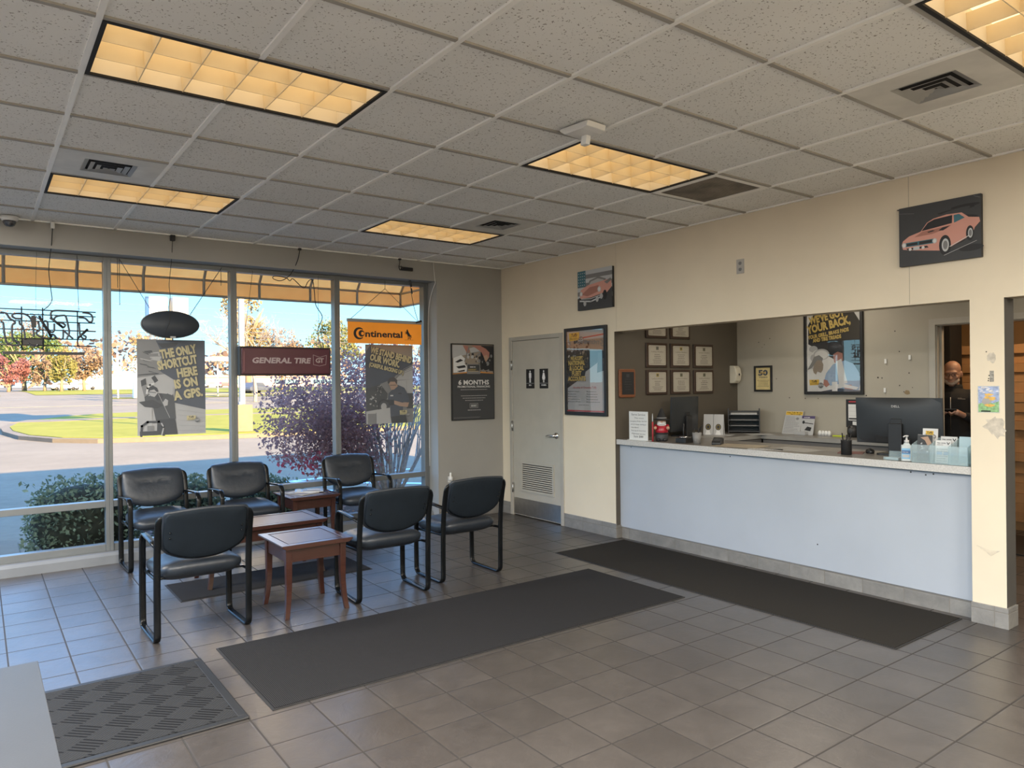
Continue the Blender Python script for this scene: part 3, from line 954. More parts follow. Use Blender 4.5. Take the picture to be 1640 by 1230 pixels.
# ------------------------------------------------------------------ tables
M_cherry = wood_mat('cherry_wood', (0.030, 0.009, 0.006), (0.054, 0.017, 0.011), 0.28, 1.0, 0.35)
M_cherryt = wood_mat('cherry_top', (0.038, 0.015, 0.012), (0.060, 0.025, 0.020), 0.33, 0.7, 0.1)
def make_table(name, label, W, D, Hh, leg_in):
    t = thing(name, label, 'table')
    w, d = W / 2, D / 2
    b = MB()
    b.prism([(-w + 0.03, Hh - 0.03), (w - 0.03, Hh - 0.03), (w, Hh - 0.012), (w, Hh - 0.005), (-w, Hh - 0.005), (-w, Hh - 0.012)], -d, d, axis=1)
    fr = 0.055
    b.box((-w, -d, Hh - 0.005), (-w + fr, d, Hh)); b.box((w - fr, -d, Hh - 0.005), (w, d, Hh))
    b.box((-w + fr, -d, Hh - 0.005), (w - fr, -d + fr, Hh)); b.box((-w + fr, d - fr, Hh - 0.005), (w - fr, d, Hh))
    tp = b.build('table_top', M_cherry, t, bev=0.002)
    b = MB(); b.box((-w + fr + 0.01, -d + fr + 0.012, Hh - 0.005), (w - fr - 0.01, d - fr - 0.012, Hh - 0.0015)); b.build('inset_panel', M_cherryt, tp)
    lx, ly = w - leg_in, d - leg_in
    b = MB()
    az0, az1 = Hh - 0.125, Hh - 0.03
    b.box((-lx, -ly - 0.008, az0), (lx, -ly + 0.012, az1)); b.box((-lx, ly - 0.012, az0), (lx, ly + 0.008, az1))
    b.box((-lx - 0.008, -ly, az0), (-lx + 0.012, ly, az1)); b.box((lx - 0.012, -ly, az0), (lx + 0.008, ly, az1))
    b.build('apron', M_cherry, t)
    for sx in (-1, 1):
        for sy in (-1, 1):
            b = MB(); vs = []; N = 10
            for k in range(N + 1):
                q = k / N
                z = (Hh - 0.03) * (1 - q)
                hwid = 0.0225 - 0.007 * q
                off = 0.022 * max(0, q - 0.45) ** 2 / 0.3
                cx, cy = (lx - 0.004 + off) * sx, (ly - 0.004 + off) * sy
                vs += [(cx - hwid, cy - hwid, z), (cx + hwid, cy - hwid, z), (cx + hwid, cy + hwid, z), (cx - hwid, cy + hwid, z)]
            fs = [(0, 1, 2, 3), tuple(4 * N + i for i in (3, 2, 1, 0))]
            for k in range(N):
                for i in range(4):
                    j = (i + 1) % 4
                    fs.append((4 * k + j, 4 * k + i, 4 * k + 4 + i, 4 * k + 4 + j))
            b.add(vs, fs); b.build('leg', M_cherry, t, bev=0.002)
    return t
et = make_table('end_table', 'cherry wood end table with bare top in front, between two chair backs', 0.505, 0.53, 0.505, 0.055)
et.location = (-3.322, -2.185, 0); et['group'] = 'cherry end tables'
e2 = copy_tree(et); e2.location = (-2.555, -0.165, 0); e2['label'] = 'cherry wood end table by the window with magazines on it'
cf = make_table('coffee_table', 'low long cherry wood coffee table in the middle of the chair group', 0.985, 0.51, 0.45, 0.055)
cf.location = (-3.315, -1.13, 0.008)

def magazine(x, y, z, rz, label, cols, seed):
    q = random.Random(seed)
    t = thing('magazine', label, 'magazine', (x, y, z), rz, group='magazines on the end table')
    b = MB(); b.box((-0.105, -0.138, 0), (0.105, 0.138, 0.006)); b.build('pages', mat('magazine_paper', (0.6, 0.59, 0.56), 0.5), t)
    A = Art(0.0002, 0.0061)
    A.rect(-0.105, -0.138, 0.105, 0.138, 0); A.rect(-0.09, 0.08, 0.09, 0.12, 1)
    A.rect(-0.09, -0.11, 0.0, 0.06, 2); A.rect(0.01, -0.11, 0.09, 0.02, 1)
    A.lines_of_text(0.01, 0.09, 0.06, 0.008, 3, 3, 0.016, q)
    A.build('cover', cols, t)
mc = [mat('magazine_tan', (0.36, 0.25, 0.15), 0.3), mat('magazine_cream', (0.62, 0.57, 0.46), 0.3), mat('magazine_brown', (0.2, 0.11, 0.06), 0.3), mat('ink', (0.02, 0.02, 0.02), 0.5, var=0), mat('magazine_blue', (0.35, 0.45, 0.55), 0.3)]
magazine(-2.60, -0.16, 0.5055, 0.35, 'tan magazine lying open side up on window end table', mc[:4], 1)
magazine(-2.50, -0.10, 0.5125, 1.2, 'pale blue and cream magazine on top of the tan one', [mc[4], mc[1], mc[0], mc[3]], 2)

# ------------------------------------------------------------------ mats
def mat_fabric(name, c1, c2, rib=None):
    m, nt, b = _nodes(name)
    g = nt.nodes.new('ShaderNodeNewGeometry')
    n = noise(nt, g.outputs['Position'], 260, 3, 0.7)
    h = n
    if rib:
        s = nt.nodes.new('ShaderNodeSeparateXYZ'); nt.links.new(g.outputs['Position'], s.inputs[0])
        w = mth(nt, 'MULTIPLY_ADD', mth(nt, 'SINE', mth(nt, 'MULTIPLY', s.outputs[rib[0]], rib[1])), 0.5, 0.5)
        h = mth(nt, 'ADD', mth(nt, 'MULTIPLY', w, 0.55), mth(nt, 'MULTIPLY', n, 0.45))
    nt.links.new(ramp(nt, h, [(0.3, c1), (0.75, c2)]), b.inputs['Base Color'])
    b.inputs['Roughness'].default_value = 0.95; b.inputs['Specular IOR Level'].default_value = 0.1
    bump(nt, b, h, 0.6, 0.004)
    return m
def runner(name, label, x0, y0, x1, y1, m, th=0.008):
    t = thing(name, label, 'mat', ((x0 + x1) / 2, (y0 + y1) / 2, 0))
    w, d = (x1 - x0) / 2, (y1 - y0) / 2
    b = MB(); b.box((-w + 0.012, -d + 0.012, 0.001), (w - 0.012, d - 0.012, th)); b.build('carpet_pile', m, t)
    b = MB(); b.prism([(-w, -d), (w, -d), (w, d), (-w, d)], 0.0, 0.004); b.build('rubber_edge', mat('rubber_border', (0.02, 0.02, 0.021), 0.7, var=0.1), t)
    return t
runner('runner_mat', 'long charcoal ribbed runner mat in the middle of the tile floor', -4.065, -3.735, -1.045, -2.69, mat_fabric('ribbed_pile', (0.015, 0.015, 0.016), (0.038, 0.038, 0.041), (0, 700)))
runner('counter_runner_mat', 'long dark brown-black runner mat lying along the service counter base', -0.895, -5.18, -0.005, -2.07, mat_fabric('counter_pile', (0.014, 0.013, 0.012), (0.046, 0.043, 0.039)))
runner('seating_mat', 'dark carpet mat under the coffee table between the chairs', -4.02, -1.535, -2.49, -0.965, mat_fabric('seating_pile', (0.012, 0.012, 0.013), (0.042, 0.041, 0.042)))
# scraper mat with diamond cells
t = thing('doormat', 'thick charcoal scraper doormat with striped diamond pattern, beside the pale desk', 'mat', (-4.59, -3.275, 0))
m, nt, bs = _nodes('diamond_scraper')
tc = nt.nodes.new('ShaderNodeTexCoord'); s = nt.nodes.new('ShaderNodeSeparateXYZ'); nt.links.new(tc.outputs['Object'], s.inputs[0])
u = mth(nt, 'DIVIDE', mth(nt, 'ADD', s.outputs[0], s.outputs[1]), 0.165)
v = mth(nt, 'DIVIDE', mth(nt, 'SUBTRACT', s.outputs[0], s.outputs[1]), 0.165)
ck = mth(nt, 'FRACT', mth(nt, 'MULTIPLY', mth(nt, 'ADD', mth(nt, 'FLOOR', u), mth(nt, 'FLOOR', v)), 0.5))
ck = mth(nt, 'GREATER_THAN', ck, 0.25)
st1 = mth(nt, 'MULTIPLY_ADD', mth(nt, 'SINE', mth(nt, 'MULTIPLY', u, 2 * PI * 5)), 0.5, 0.5)
st2 = mth(nt, 'MULTIPLY_ADD', mth(nt, 'SINE', mth(nt, 'MULTIPLY', v, 2 * PI * 9)), 0.12, 0.6)
hh = nt.nodes.new('ShaderNodeMix'); hh.data_type = 'FLOAT'
nt.links.new(ck, hh.inputs[0]); nt.links.new(st1, hh.inputs[2]); nt.links.new(st2, hh.inputs[3])
fz = noise(nt, tc.outputs['Object'], 320, 2)
hx = mth(nt, 'ADD', mth(nt, 'MULTIPLY', hh.outputs[0], 0.8), mth(nt, 'MULTIPLY', fz, 0.2))
nt.links.new(ramp(nt, hx, [(0.15, (0.006, 0.006, 0.007)), (0.6, (0.030, 0.031, 0.033))]), bs.inputs['Base Color'])
bs.inputs['Roughness'].default_value = 0.9; bs.inputs['Specular IOR Level'].default_value = 0.15
bump(nt, bs, hx, 0.9, 0.006)
b = MB(); b.box((-0.365, -0.435, 0.003), (0.365, 0.435, 0.013)); b.build('carpet_pile', m, t)
b = MB()
bw = 0.035
for lo, hi in (((-0.41, -0.475, 0), (0.41, -0.435, 0.012)), ((-0.41, 0.435, 0), (0.41, 0.475, 0.012)), ((-0.41, -0.435, 0), (-0.365, 0.435, 0.012)), ((0.365, -0.435, 0), (0.41, 0.435, 0.012))):
    b.box(lo, hi)
b.build('rubber_edge', mat('rubber_rim', (0.018, 0.019, 0.021), 0.55, var=0.1), t, bev=0.005)

# ------------------------------------------------------------------ pale desk in the near corner
t = thing('desk', 'pale grey laminate desk top cut off at the lower left corner', 'desk', (-5.80, -5.25, 0))
b = MB(); b.box((-0.72, -0.61, 0.715), (0.732, 0.622, 0.75)); b.build('desk_top', mat('pale_laminate', (0.048, 0.052, 0.060), 0.35, var=0.06, vscale=3, bump=0.03, bscale=200), t, bev=0.002)
for x in (-0.685, 0.675):
    b = MB(); b.box((x - .015, -0.55, 0), (x + .015, 0.59, 0.715)); b.build('side_panel', M_white, t)
b = MB(); b.box((-0.67, 0.55, 0.2), (0.66, 0.57, 0.715)); b.build('modesty_panel', M_white, t)

# small white fitting on the front wall behind the far chair
t = thing('air_freshener', 'small white plug-in air freshener on front wall behind rightmost chair', 'air freshener', M=onY(-0.777, -0.001, 0.455))
b = MB(); b.lathe([(0.026, 0.0), (0.028, 0.03), (0.022, 0.045), (0.013, 0.055), (0.012, 0.09), (0.009, 0.095), (0, 0.095)], 14, M=Matrix.Translation((0, 0, 0.03)) @ Matrix.Rotation(-PI / 2, 4, 'X')); b.build('bottle', M_white, t)
b = MB(); b.box((-0.02, -0.02, 0), (0.02, 0.05, 0.022)); b.build('plug', M_white, t, bev=0.003)
# ------------------------------------------------------------------ posters and pictures
def C(name, r, g, b, rough=0.55, **k):
    return mat('print_' + name, (r, g, b), rough, var=0.03, **k)
P_blk = C('black', 0.018, 0.018, 0.020); P_dk = C('charcoal', 0.045, 0.047, 0.05); P_gr = C('grey', 0.20, 0.20, 0.20); P_lg = C('light_grey', 0.42, 0.42, 0.42)
P_wh = C('white', 0.66, 0.66, 0.65); P_yel = C('yellow', 0.66, 0.42, 0.05); P_skin = C('skin', 0.40, 0.26, 0.18); P_blue = C('blue', 0.27, 0.38, 0.54)
P_red = C('red', 0.40, 0.04, 0.05); P_hair = C('hair', 0.05, 0.04, 0.035); P_navy = C('navy', 0.05, 0.06, 0.085); P_gold = C('gold_text', 0.58, 0.42, 0.12)
P_org = C('orange', 0.6, 0.25, 0.05); P_pink = C('pink', 0.62, 0.31, 0.25); P_pinkd = C('pink_dark', 0.38, 0.17, 0.13); P_teal = C('teal', 0.05, 0.16, 0.20); P_chr = C('chrome_grey', 0.5, 0.52, 0.53)
P_tan = C('sepia', 0.28, 0.23, 0.18); P_green = C('green', 0.14, 0.33, 0.08)
PAL = [P_blk, P_dk, P_gr, P_lg, P_wh, P_yel, P_skin, P_blue, P_red, P_hair, P_navy, P_gold, P_org, P_pink, P_pinkd, P_teal, P_chr, P_tan, P_green]
(BLK, DK, GR, LG, WH, YEL, SKIN, BLUE, RED, HAIR, NAVY, GOLD, ORG, PINK, PINKD, TEAL, CHR, TAN, GRN) = range(19)

def haze(m):  # mixes window haze and light from behind into the print colours
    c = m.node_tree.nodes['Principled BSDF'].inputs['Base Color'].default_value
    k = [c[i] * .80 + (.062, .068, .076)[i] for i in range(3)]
    return mat(m.name + '_backlit_haze', k, .6, var=.03)
def shop_logo(A, x, y, s, yel=YEL):
    """yellow plate with script lettering and the round badge beside it"""
    A.poly([(x, y), (x + 1.25 * s, y + 0.05 * s), (x + 1.3 * s, y + 0.72 * s), (x - 0.05 * s, y + 0.7 * s)], yel)
    A.text('Tuffy', x + 0.62 * s, y + 0.37 * s, 0.27 * s, BLK, bold=0.03, shear=0.25, rot=0.04)
    A.text('TIRE & AUTO SERVICE', x + 0.62 * s, y + 0.12 * s, 0.12 * s, BLK, width=1.05 * s, bold=0.01)
    A.ell(x + 1.5 * s, y - 0.02 * s, 0.36 * s, 0.36 * s, BLK); A.ell(x + 1.5 * s, y - 0.02 * s, 0.31 * s, 0.31 * s, WH); A.ell(x + 1.5 * s, y - 0.02 * s, 0.29 * s, 0.29 * s, BLK)
    A.text('DONE', x + 1.5 * s, y + 0.10 * s, 0.1 * s, WH, bold=0.02); A.text('RIGHT', x + 1.5 * s, y - 0.09 * s, 0.15 * s, WH, bold=0.03); A.text('PROMISE', x + 1.5 * s, y - 0.2 * s, 0.07 * s, WH)

def big(A, t, x, y, h, w, rot, mi=GOLD, sh=DK, align='C'):
    A.text(t, x + 0.004, y - 0.004, h, BLK, width=w, rot=rot, bold=0.05, align=align)
    A.text(t, x, y, h, mi, width=w, rot=rot, bold=0.05, align=align)

def engine(A, x, y, s, r, dark=DK, lite=LG):
    for k in range(26):
        a = x + r.uniform(-s, s); b = y + r.uniform(-s, s); w = s * r.uniform(0.08, 0.25)
        A.ell(a, b, w, w * r.uniform(0.5, 1.1), (dark, lite, BLK, GR)[k % 4], r.uniform(0, 3), 10)

# tall window poster 1 (left)
WP = 0.225
t = thing('window_poster', 'tall window poster, mechanic with raised arms, reading THE ONLY SHORTCUT HERE IS ON A GPS.', 'poster', M=onY(-4.012, WP, 1.13), group='posters on the windows')
b = MB(); b.box((0, 0, 0), (0.60, 0.903, 0.001)); b.build('paper', mat('poster_paper', (0.36, 0.37, 0.38), 0.6), t)
A = Art(0.00035, 0.0012); q = random.Random(4)
W, Hh = 0.60, 0.903
def uv(u, v): return (u * W, (1 - v) * Hh)
A.poly([uv(0, 0), uv(1, 0), uv(1, 1), uv(0, 1)], LG)
A.poly([uv(0, 0), uv(.42, 0), uv(.42, .36), uv(0, .40)], GR)
for k in range(22):
    a, c = q.uniform(0.02, .36), q.uniform(.1, .34)
    A.poly([uv(a, c), uv(a + q.uniform(.05, .2), c + q.uniform(-.02, .04)), uv(a + .14, c + .03), uv(a + .01, c + .012)], (DK, LG, GR)[k % 3])
A.poly([uv(.27, .01), uv(1, 0), uv(1, .745), uv(.53, .665), uv(.545, .43), uv(.31, .325), uv(.36, .23), uv(.33, .10)], NAVY)
A.poly([uv(.30, .04), uv(.60, .03), uv(.55, .075), uv(.36, .09)], BLK)
for k in range(5):
    A.line([uv(.58, .74 + .055 * k), uv(1, .79 + .045 * k)], 0.001, GR)
# mechanic
A.poly([uv(.10, .60), uv(.18, .56), uv(.30, .56), uv(.42, .57), uv(.50, .54), uv(.53, .62), uv(.55, .83), uv(.54, .84), uv(.26, .85), uv(.22, .70), uv(.11, .66)], DK)
A.poly([uv(.28, .84), uv(.54, .83), uv(.575, 1.0), uv(.27, 1.0)], BLK)
A.poly([uv(.53, .55), uv(.50, .50), uv(.33, .45), uv(.26, .425), uv(.24, .46), uv(.33, .49), uv(.44, .57), uv(.50, .585)], LG)
A.poly([uv(.20, .40), uv(.25, .375), uv(.30, .43), uv(.25, .455)], BLK)
A.poly([uv(.05, .43), uv(.12, .405), uv(.13, .47), uv(.06, .49)], BLK)
A.poly([uv(.06, .49), uv(.12, .47), uv(.15, .56), uv(.10, .60)], GR)
A.line([uv(.135, .56), uv(.145, .51), uv(.18, .475), uv(.23, .465)], .016, WH)
A.poly([uv(.165, .565), uv(.18, .52), uv(.235, .515), uv(.285, .545), uv(.285, .585), uv(.24, .60), uv(.19, .59)], LG)
A.poly([uv(.15, .55), uv(.165, .505), uv(.22, .48), uv(.28, .505), uv(.30, .545), uv(.275, .55), uv(.24, .522), uv(.18, .532)], BLK)
A.poly([uv(.245, .60), uv(.285, .565), uv(.34, .565), uv(.37, .60), uv(.33, .635), uv(.28, .635)], BLK); A.line([uv(.175, .548), uv(.26, .556)], .006, BLK); A.poly([uv(.165, .575), uv(.155, .59), uv(.185, .588)], LG)
A.poly([uv(.36, .66), uv(.40, .62), uv(.44, .64), uv(.43, .69), uv(.38, .70)], LG)
A.line([uv(.30, .57), uv(.46, .82)], .004, LG); A.line([uv(.02, .37), uv(.30, .355)], .006, BLK)
A.poly([uv(.02, .65), uv(.22, .63), uv(.37, .69), uv(.28, .72), uv(.10, .70)], BLK)
A.rect(.16 * W, .09 * Hh, .205 * W, .29 * Hh, LG); A.rect(.135 * W, .05 * Hh, .23 * W, .10 * Hh, GR)
A.line([uv(.05, 1), uv(.06, .90), uv(.14, .86), uv(.30, .86), uv(.36, .91), uv(.37, 1)], .02, BLK); A.line([uv(.34, .88), uv(.37, .92), uv(.34, 1)], .012, LG)
A.rect(.03 * W, .0, .30 * W, .045 * Hh, BLK)
rt = math.radians(11)
big(A, 'THE ONLY', .61 * W, .835 * Hh, .078, .33, rt); big(A, 'SHORTCUT', .595 * W, .720 * Hh, .078, .36, rt); big(A, 'HERE', .735 * W, .618 * Hh, .078, .185, rt * .8)
big(A, 'IS ON', .715 * W, .503 * Hh, .078, .21, rt * .8); big(A, 'A GPS.', .745 * W, .385 * Hh, .078, .265, rt * .8)
shop_logo(A, .715 * W, .145 * Hh, .062, GOLD)
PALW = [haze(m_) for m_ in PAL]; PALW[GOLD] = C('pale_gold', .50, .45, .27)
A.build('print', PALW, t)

# tall window poster 2 (right)
t = thing('window_poster', 'tall window poster, mechanic bent over an engine, reading WE STAND BEHIND OUR WORK.', 'poster', M=onY(-1.715, WP, 1.142), group='posters on the windows')
W, Hh = 0.595, 0.893
b = MB(); b.box((0, 0, 0), (W, Hh, 0.001)); b.build('paper', MATS['poster_paper'], t)
A = Art(0.00035, 0.0012)
A.poly([uv(0, 0), uv(1, 0), uv(1, 1), uv(0, 1)], GR)
A.poly([uv(0, 0), uv(1, 0), uv(1, .17), uv(.1, .02)], TAN)
A.poly([uv(.10, .01), uv(1, .165), uv(1, .25), uv(.62, .40), uv(.50, .45), uv(0, .57), uv(0, .10)], NAVY)
A.poly([uv(.72, .38), uv(1, .26), uv(1, .44), uv(.62, .45)], LG)
for k in range(7):
    A.line([uv(.62, .42 - .004 * k), uv(.80, .36 - .01 * k), uv(1, .31 - .012 * k)], .003, (DK, LG)[k % 2])
A.poly([uv(.60, .46), uv(1, .44), uv(1, .62), uv(.62, .66)], LG); A.line([uv(.86, .46), uv(.86, .6)], .003, GR); A.rect(.86 * W, .18 * Hh, W, .38 * Hh, DK)
A.poly([uv(0, .56), uv(.30, .50), uv(.45, .62), uv(.42, .80), uv(0, .84)], DK)
q = random.Random(9)
engine(A, .20 * W, .30 * Hh, .075, q); engine(A, .34 * W, .24 * Hh, .07, q); engine(A, .28 * W, .44 * Hh, .04, q)
for rr_ in (.075, .06, .035):
    A.ell(.36 * W, .215 * Hh, rr_, rr_ * 1.15, (BLK, LG, DK)[int(rr_ * 40) % 3])
A.poly([uv(0, .84), uv(.5, .80), uv(.55, 1), uv(0, 1)], LG); A.rect(.03 * W, 0, .20 * W, .13 * Hh, GR); A.rect(.22 * W, .0, .46 * W, .10 * Hh, LG); A.line([uv(.2, .86), uv(.2, 1)], .004, DK)
A.poly([uv(.46, .62), uv(.58, .55), uv(.66, .51), uv(.80, .55), uv(.90, .66), uv(.91, .74), uv(.78, .73), uv(.75, .92), uv(.50, .92), uv(.49, .78), uv(.44, .76)], NAVY)
A.poly([uv(.50, .915), uv(.82, .90), uv(.86, 1), uv(.52, 1)], BLK)
A.poly([uv(.47, .50), uv(.52, .46), uv(.62, .47), uv(.66, .53), uv(.58, .57), uv(.52, .575)], SKIN); A.poly([uv(.44, .47), uv(.49, .42), uv(.58, .41), uv(.65, .45), uv(.64, .51), uv(.60, .47), uv(.50, .47), uv(.46, .50)], HAIR)
A.line([uv(.50, .515), uv(.62, .515)], .006, BLK)
A.poly([uv(.58, .71), uv(.75, .74), uv(.90, .74), uv(.87, .80), uv(.70, .785), uv(.57, .755)], SKIN); A.poly([uv(.44, .70), uv(.58, .70), uv(.58, .77), uv(.46, .77)], BLK)
A.rect(.50 * W, .345 * Hh, .56 * W, .36 * Hh, WH); A.rect(.67 * W, .37 * Hh, .74 * W, .385 * Hh, BLK)
rt = math.radians(-13)
big(A, 'WE STAND BEHIND', .52 * W, .835 * Hh, .066, .53, rt); big(A, 'OUR WORK.', .385 * W, .76 * Hh, .068, .38, rt); big(A, '(CAREFUL BACKING UP.)', .42 * W, .675 * Hh, .042, .44, rt)
shop_logo(A, .70 * W, .105 * Hh, .07, GOLD)
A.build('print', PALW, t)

# financing poster on the front wall
W, Hh = 0.605, 0.905
t = thing('framed_poster', 'dark framed poster reading 6 MONTHS PROMOTIONAL FINANCING on the front wall', 'poster', M=onY(-0.742, -0.004, 1.152))
b = MB(); b.box((0.004, 0.004, 0), (W - 0.004, Hh - 0.004, 0.012)); b.build('backing', P_dk, t)
frame_bars(W, Hh, 0.012, 0, 0.02).build('frame', M_black, t, bev=0.001)
A = Art(0.00035, 0.0125); q = random.Random(2)
A.rect(0.012, 0.012, W - 0.012, Hh - 0.012, DK); A.rect(0.012, .61 * Hh, W - 0.012, Hh - 0.012, TAN)
A.poly([uv(.02, .02), uv(.30, .02), uv(.36, .14), uv(.03, .19)], LG); A.poly([uv(.42, .06), uv(.66, .02), uv(.70, .10), uv(.45, .12)], LG)
A.poly([uv(.70, .02), uv(.98, .02), uv(.98, .36), uv(.66, .34)], BLK)
engine(A, .50 * W, .77 * Hh, .10, q); engine(A, .80 * W, .74 * Hh, .10, q, BLK, GR)
A.poly([uv(.04, .19), uv(.22, .15), uv(.32, .20), uv(.30, .26), uv(.36, .30), uv(.34, .37), uv(.04, .38)], WH)
for pts in ([uv(.08, .24), uv(.20, .20), uv(.27, .22), uv(.14, .25)], [uv(.10, .30), uv(.30, .28), uv(.33, .31), uv(.16, .325)], [uv(.12, .36), uv(.30, .34), uv(.30, .36), uv(.18, .37)]):
    A.poly(pts, BLK)
A.poly([uv(.26, .02), uv(.38, .03), uv(.42, .10), uv(.36, .13)], PINKD); A.line([uv(.40, .05), uv(.30, .23)], .012, GR); A.line([uv(.46, .12), uv(.66, .10)], .008, GR)
A.poly([uv(.45, .02), uv(.66, .02), uv(.80, .06), uv(.89, .11), uv(.88, .17), uv(.80, .22), uv(.75, .17), uv(.70, .11), uv(.58, .06)], PINKD); A.poly([uv(.74, .16), uv(.83, .14), uv(.86, .19), uv(.80, .24)], SKIN)
A.poly([uv(.02, .395), uv(.34, .37), uv(.68, .365), uv(.98, .385), uv(.98, .40), uv(.02, .405)], ORG); A.poly([uv(.02, .40), uv(.5, .378), uv(.98, .392), uv(.98, .99), uv(.02, .99)], DK)
A.rect(.35 * W, .605 * Hh, .665 * W, .735 * Hh, GR); A.rect(.37 * W, .645 * Hh, .645 * W, .725 * Hh, DK); A.lines_of_text(.42 * W, .60 * W, .69 * Hh, .014, WH, 1, .02, q); A.lines_of_text(.38 * W, .63 * W, .665 * Hh, .006, GOLD, 3, .012, q)
A.text('6 MONTHS', .51 * W, .465 * Hh, .052, WH, width=.72 * W, bold=.03); A.text('PROMOTIONAL FINANCING', .51 * W, .425 * Hh, .022, WH, width=.76 * W, bold=.02)
A.lines_of_text(.10 * W, .92 * W, .395 * Hh, .008, LG, 1, .02, q, True); A.lines_of_text(.2 * W, .82 * W, .315 * Hh, .008, LG, 3, .028, q, True)
A.line([(.41 * W, .16 * Hh), (.60 * W, .16 * Hh), (.60 * W, .215 * Hh), (.41 * W, .215 * Hh)], .003, LG, True); A.rect(.43 * W, .17 * Hh, .58 * W, .205 * Hh, GR); A.lines_of_text(.44 * W, .57 * W, .18 * Hh, .010, WH, 1, .02, q)
A.lines_of_text(.32 * W, .70 * W, .125 * Hh, .011, LG, 1, .02, q, True); A.lines_of_text(.04 * W, .96 * W, .035 * Hh, .004, GR, 2, .008, q)
A.build('print', PAL, t)

# fleet accounts poster under glass by the door
W, Hh = 0.658, 0.940
t = thing('framed_poster', 'black framed glossy poster reading WE ACCEPT NATIONAL & LOCAL FLEET ACCOUNTS beside the restroom door', 'poster', M=onX(-0.0005, -1.210, 1.232))
frame_bars(W, Hh, 0.036, 0, 0.030).build('frame', M_black, t, bev=0.003)
b = MB(); b.box((0.03, 0.03, 0.002), (W - 0.03, Hh - 0.03, 0.012)); b.build('backing', P_gr, t)
A = Art(0.0003, 0.0122); q = random.Random(3)
A.rect(.036, .036, W - .036, Hh - .036, LG)
A.rect(.036, .60 * Hh, W - .036, .86 * Hh, TAN); A.poly([uv(.055, .26), uv(.95, .28), uv(.95, .35), uv(.055, .66)], BLK); A.poly([uv(.055, .38), uv(.55, .40), uv(.48, .55), uv(.055, .69)], BLK)
A.poly([uv(.055, .04), uv(.945, .04), uv(.945, .14), uv(.40, .12), uv(.055, .16)], LG); A.poly([uv(.30, .12), uv(.945, .09), uv(.945, .105), uv(.30, .135)], RED)
engine(A, .20 * W, .76 * Hh, .08, q); engine(A, .45 * W, .74 * Hh, .10, q, BLK, TAN); A.line([uv(.06, .235), uv(.35, .25), uv(.60, .245)], .006, WH)
A.poly([uv(.80, .30), uv(.90, .29), uv(.93, .50), uv(.78, .52)], DK)
shop_logo(A, .12 * W, .85 * Hh, .125)
for tt, y, h, w in (('WE ACCEPT', .632, .036, .20), ('NATIONAL', .575, .044, .265), ('& LOCAL', .515, .044, .235), ('FLEET', .455, .044, .155), ('ACCOUNTS', .395, .044, .285)):
    big(A, tt, .295 * W, y * Hh, h, w, 0, GOLD)
A.text('Benefits of Choosing Tuffy', .49 * W, .305 * Hh, .022, RED, width=.55 * W)
for k, tt in enumerate(('ASE Certified Technicians', 'Convenient Hours', 'Diagnostic Services', 'No Appointment necessary', 'Pick Up & Drop Off Available')):
    yy = (.265 - .029 * k) * Hh
    A.rect(.085 * W, yy, .098 * W, yy + .012, BLK); A.text(tt, .11 * W, yy, .012, BLK, align='L', xs=.9); A.rect(.535 * W, yy, .548 * W, yy + .012, BLK); A.lines_of_text(.56 * W, .86 * W, yy, .010, GR, 1, .02, q)
A.lines_of_text(.34 * W, .72 * W, .115 * Hh, .010, GR, 1, .02, q); A.rect(.036, .04, W - .036, .055, RED)
A.build('print', PAL, t)
b = MB(); b.box((0.036, 0.036, 0.0255), (W - 0.036, Hh - 0.036, 0.0265)); b.build('glazing', glass_mat('poster_glazing', (0.97, 0.97, 0.97), 1.5, 0.10), t)

# canvas: pink vintage car in front of a flag
W, Hh = 0.525, 0.415
t = thing('canvas_picture', 'small canvas of pink vintage car before a striped flag, above the restroom door poster', 'picture', M=onX(-0.0005, -1.446, 2.346))
b = MB(); b.box((0, 0, 0), (W, Hh, 0.028)); b.build('canvas', P_blk, t, bev=0.002)
A = Art(0.0003, 0.0285)
A.rect(0, 0, W, Hh, DK)
for k in range(7):
    A.rect(0, Hh * (1 - .105 * (k + 1)), W, Hh * (1 - .105 * k), (CHR, GR)[k % 2])
A.rect(0, .60 * Hh, .24 * W, Hh, TEAL)
for i in range(4):
    for j in range(5):
        A.ell((.035 + .058 * i) * W, (.64 + .075 * j) * Hh, .006, .006, WH, n=5)
A.poly([uv(0, .70), uv(.2, .62), uv(1, .50), uv(1, 1), uv(0, 1)], DK)
A.poly([uv(.30, .40), uv(.36, .27), uv(.62, .20), uv(.82, .28), uv(.86, .38)], GR); A.poly([uv(.35, .38), uv(.40, .30), uv(.60, .25), uv(.76, .30), uv(.78, .36)], LG)
A.poly([uv(.06, .62), uv(.10, .48), uv(.32, .38), uv(.70, .33), uv(.97, .30), uv(.99, .50), uv(.82, .66), uv(.40, .74), uv(.10, .72)], PINK)
A.poly([uv(.12, .60), uv(.36, .44), uv(.62, .42), uv(.66, .56), uv(.30, .66)], PINKD); A.poly([uv(.78, .36), uv(.96, .28), uv(.98, .34), uv(.86, .42)], GR)
for x, y, rx in ((.11, .58, .022), (.64, .52, .026)):
    A.ell(*uv(x, y), rx, rx * 1.1, CHR); A.ell(*uv(x, y), rx * .6, rx * .7, WH)
A.poly([uv(.08, .70), uv(.40, .70), uv(.78, .62), uv(.76, .74), uv(.40, .84), uv(.10, .80)], BLK); A.line([uv(.08, .76), uv(.40, .80), uv(.76, .70)], .016, CHR); A.line([uv(.12, .71), uv(.40, .73), uv(.72, .66)], .010, LG)
for x, y in ((.22, .83), (.58, .76), (.70, .70)):
    A.ell(*uv(x, y), .022, .03, LG)
A.ell(*uv(.80, .68), .03, .05, BLK)
A.build('painting', PAL, t)

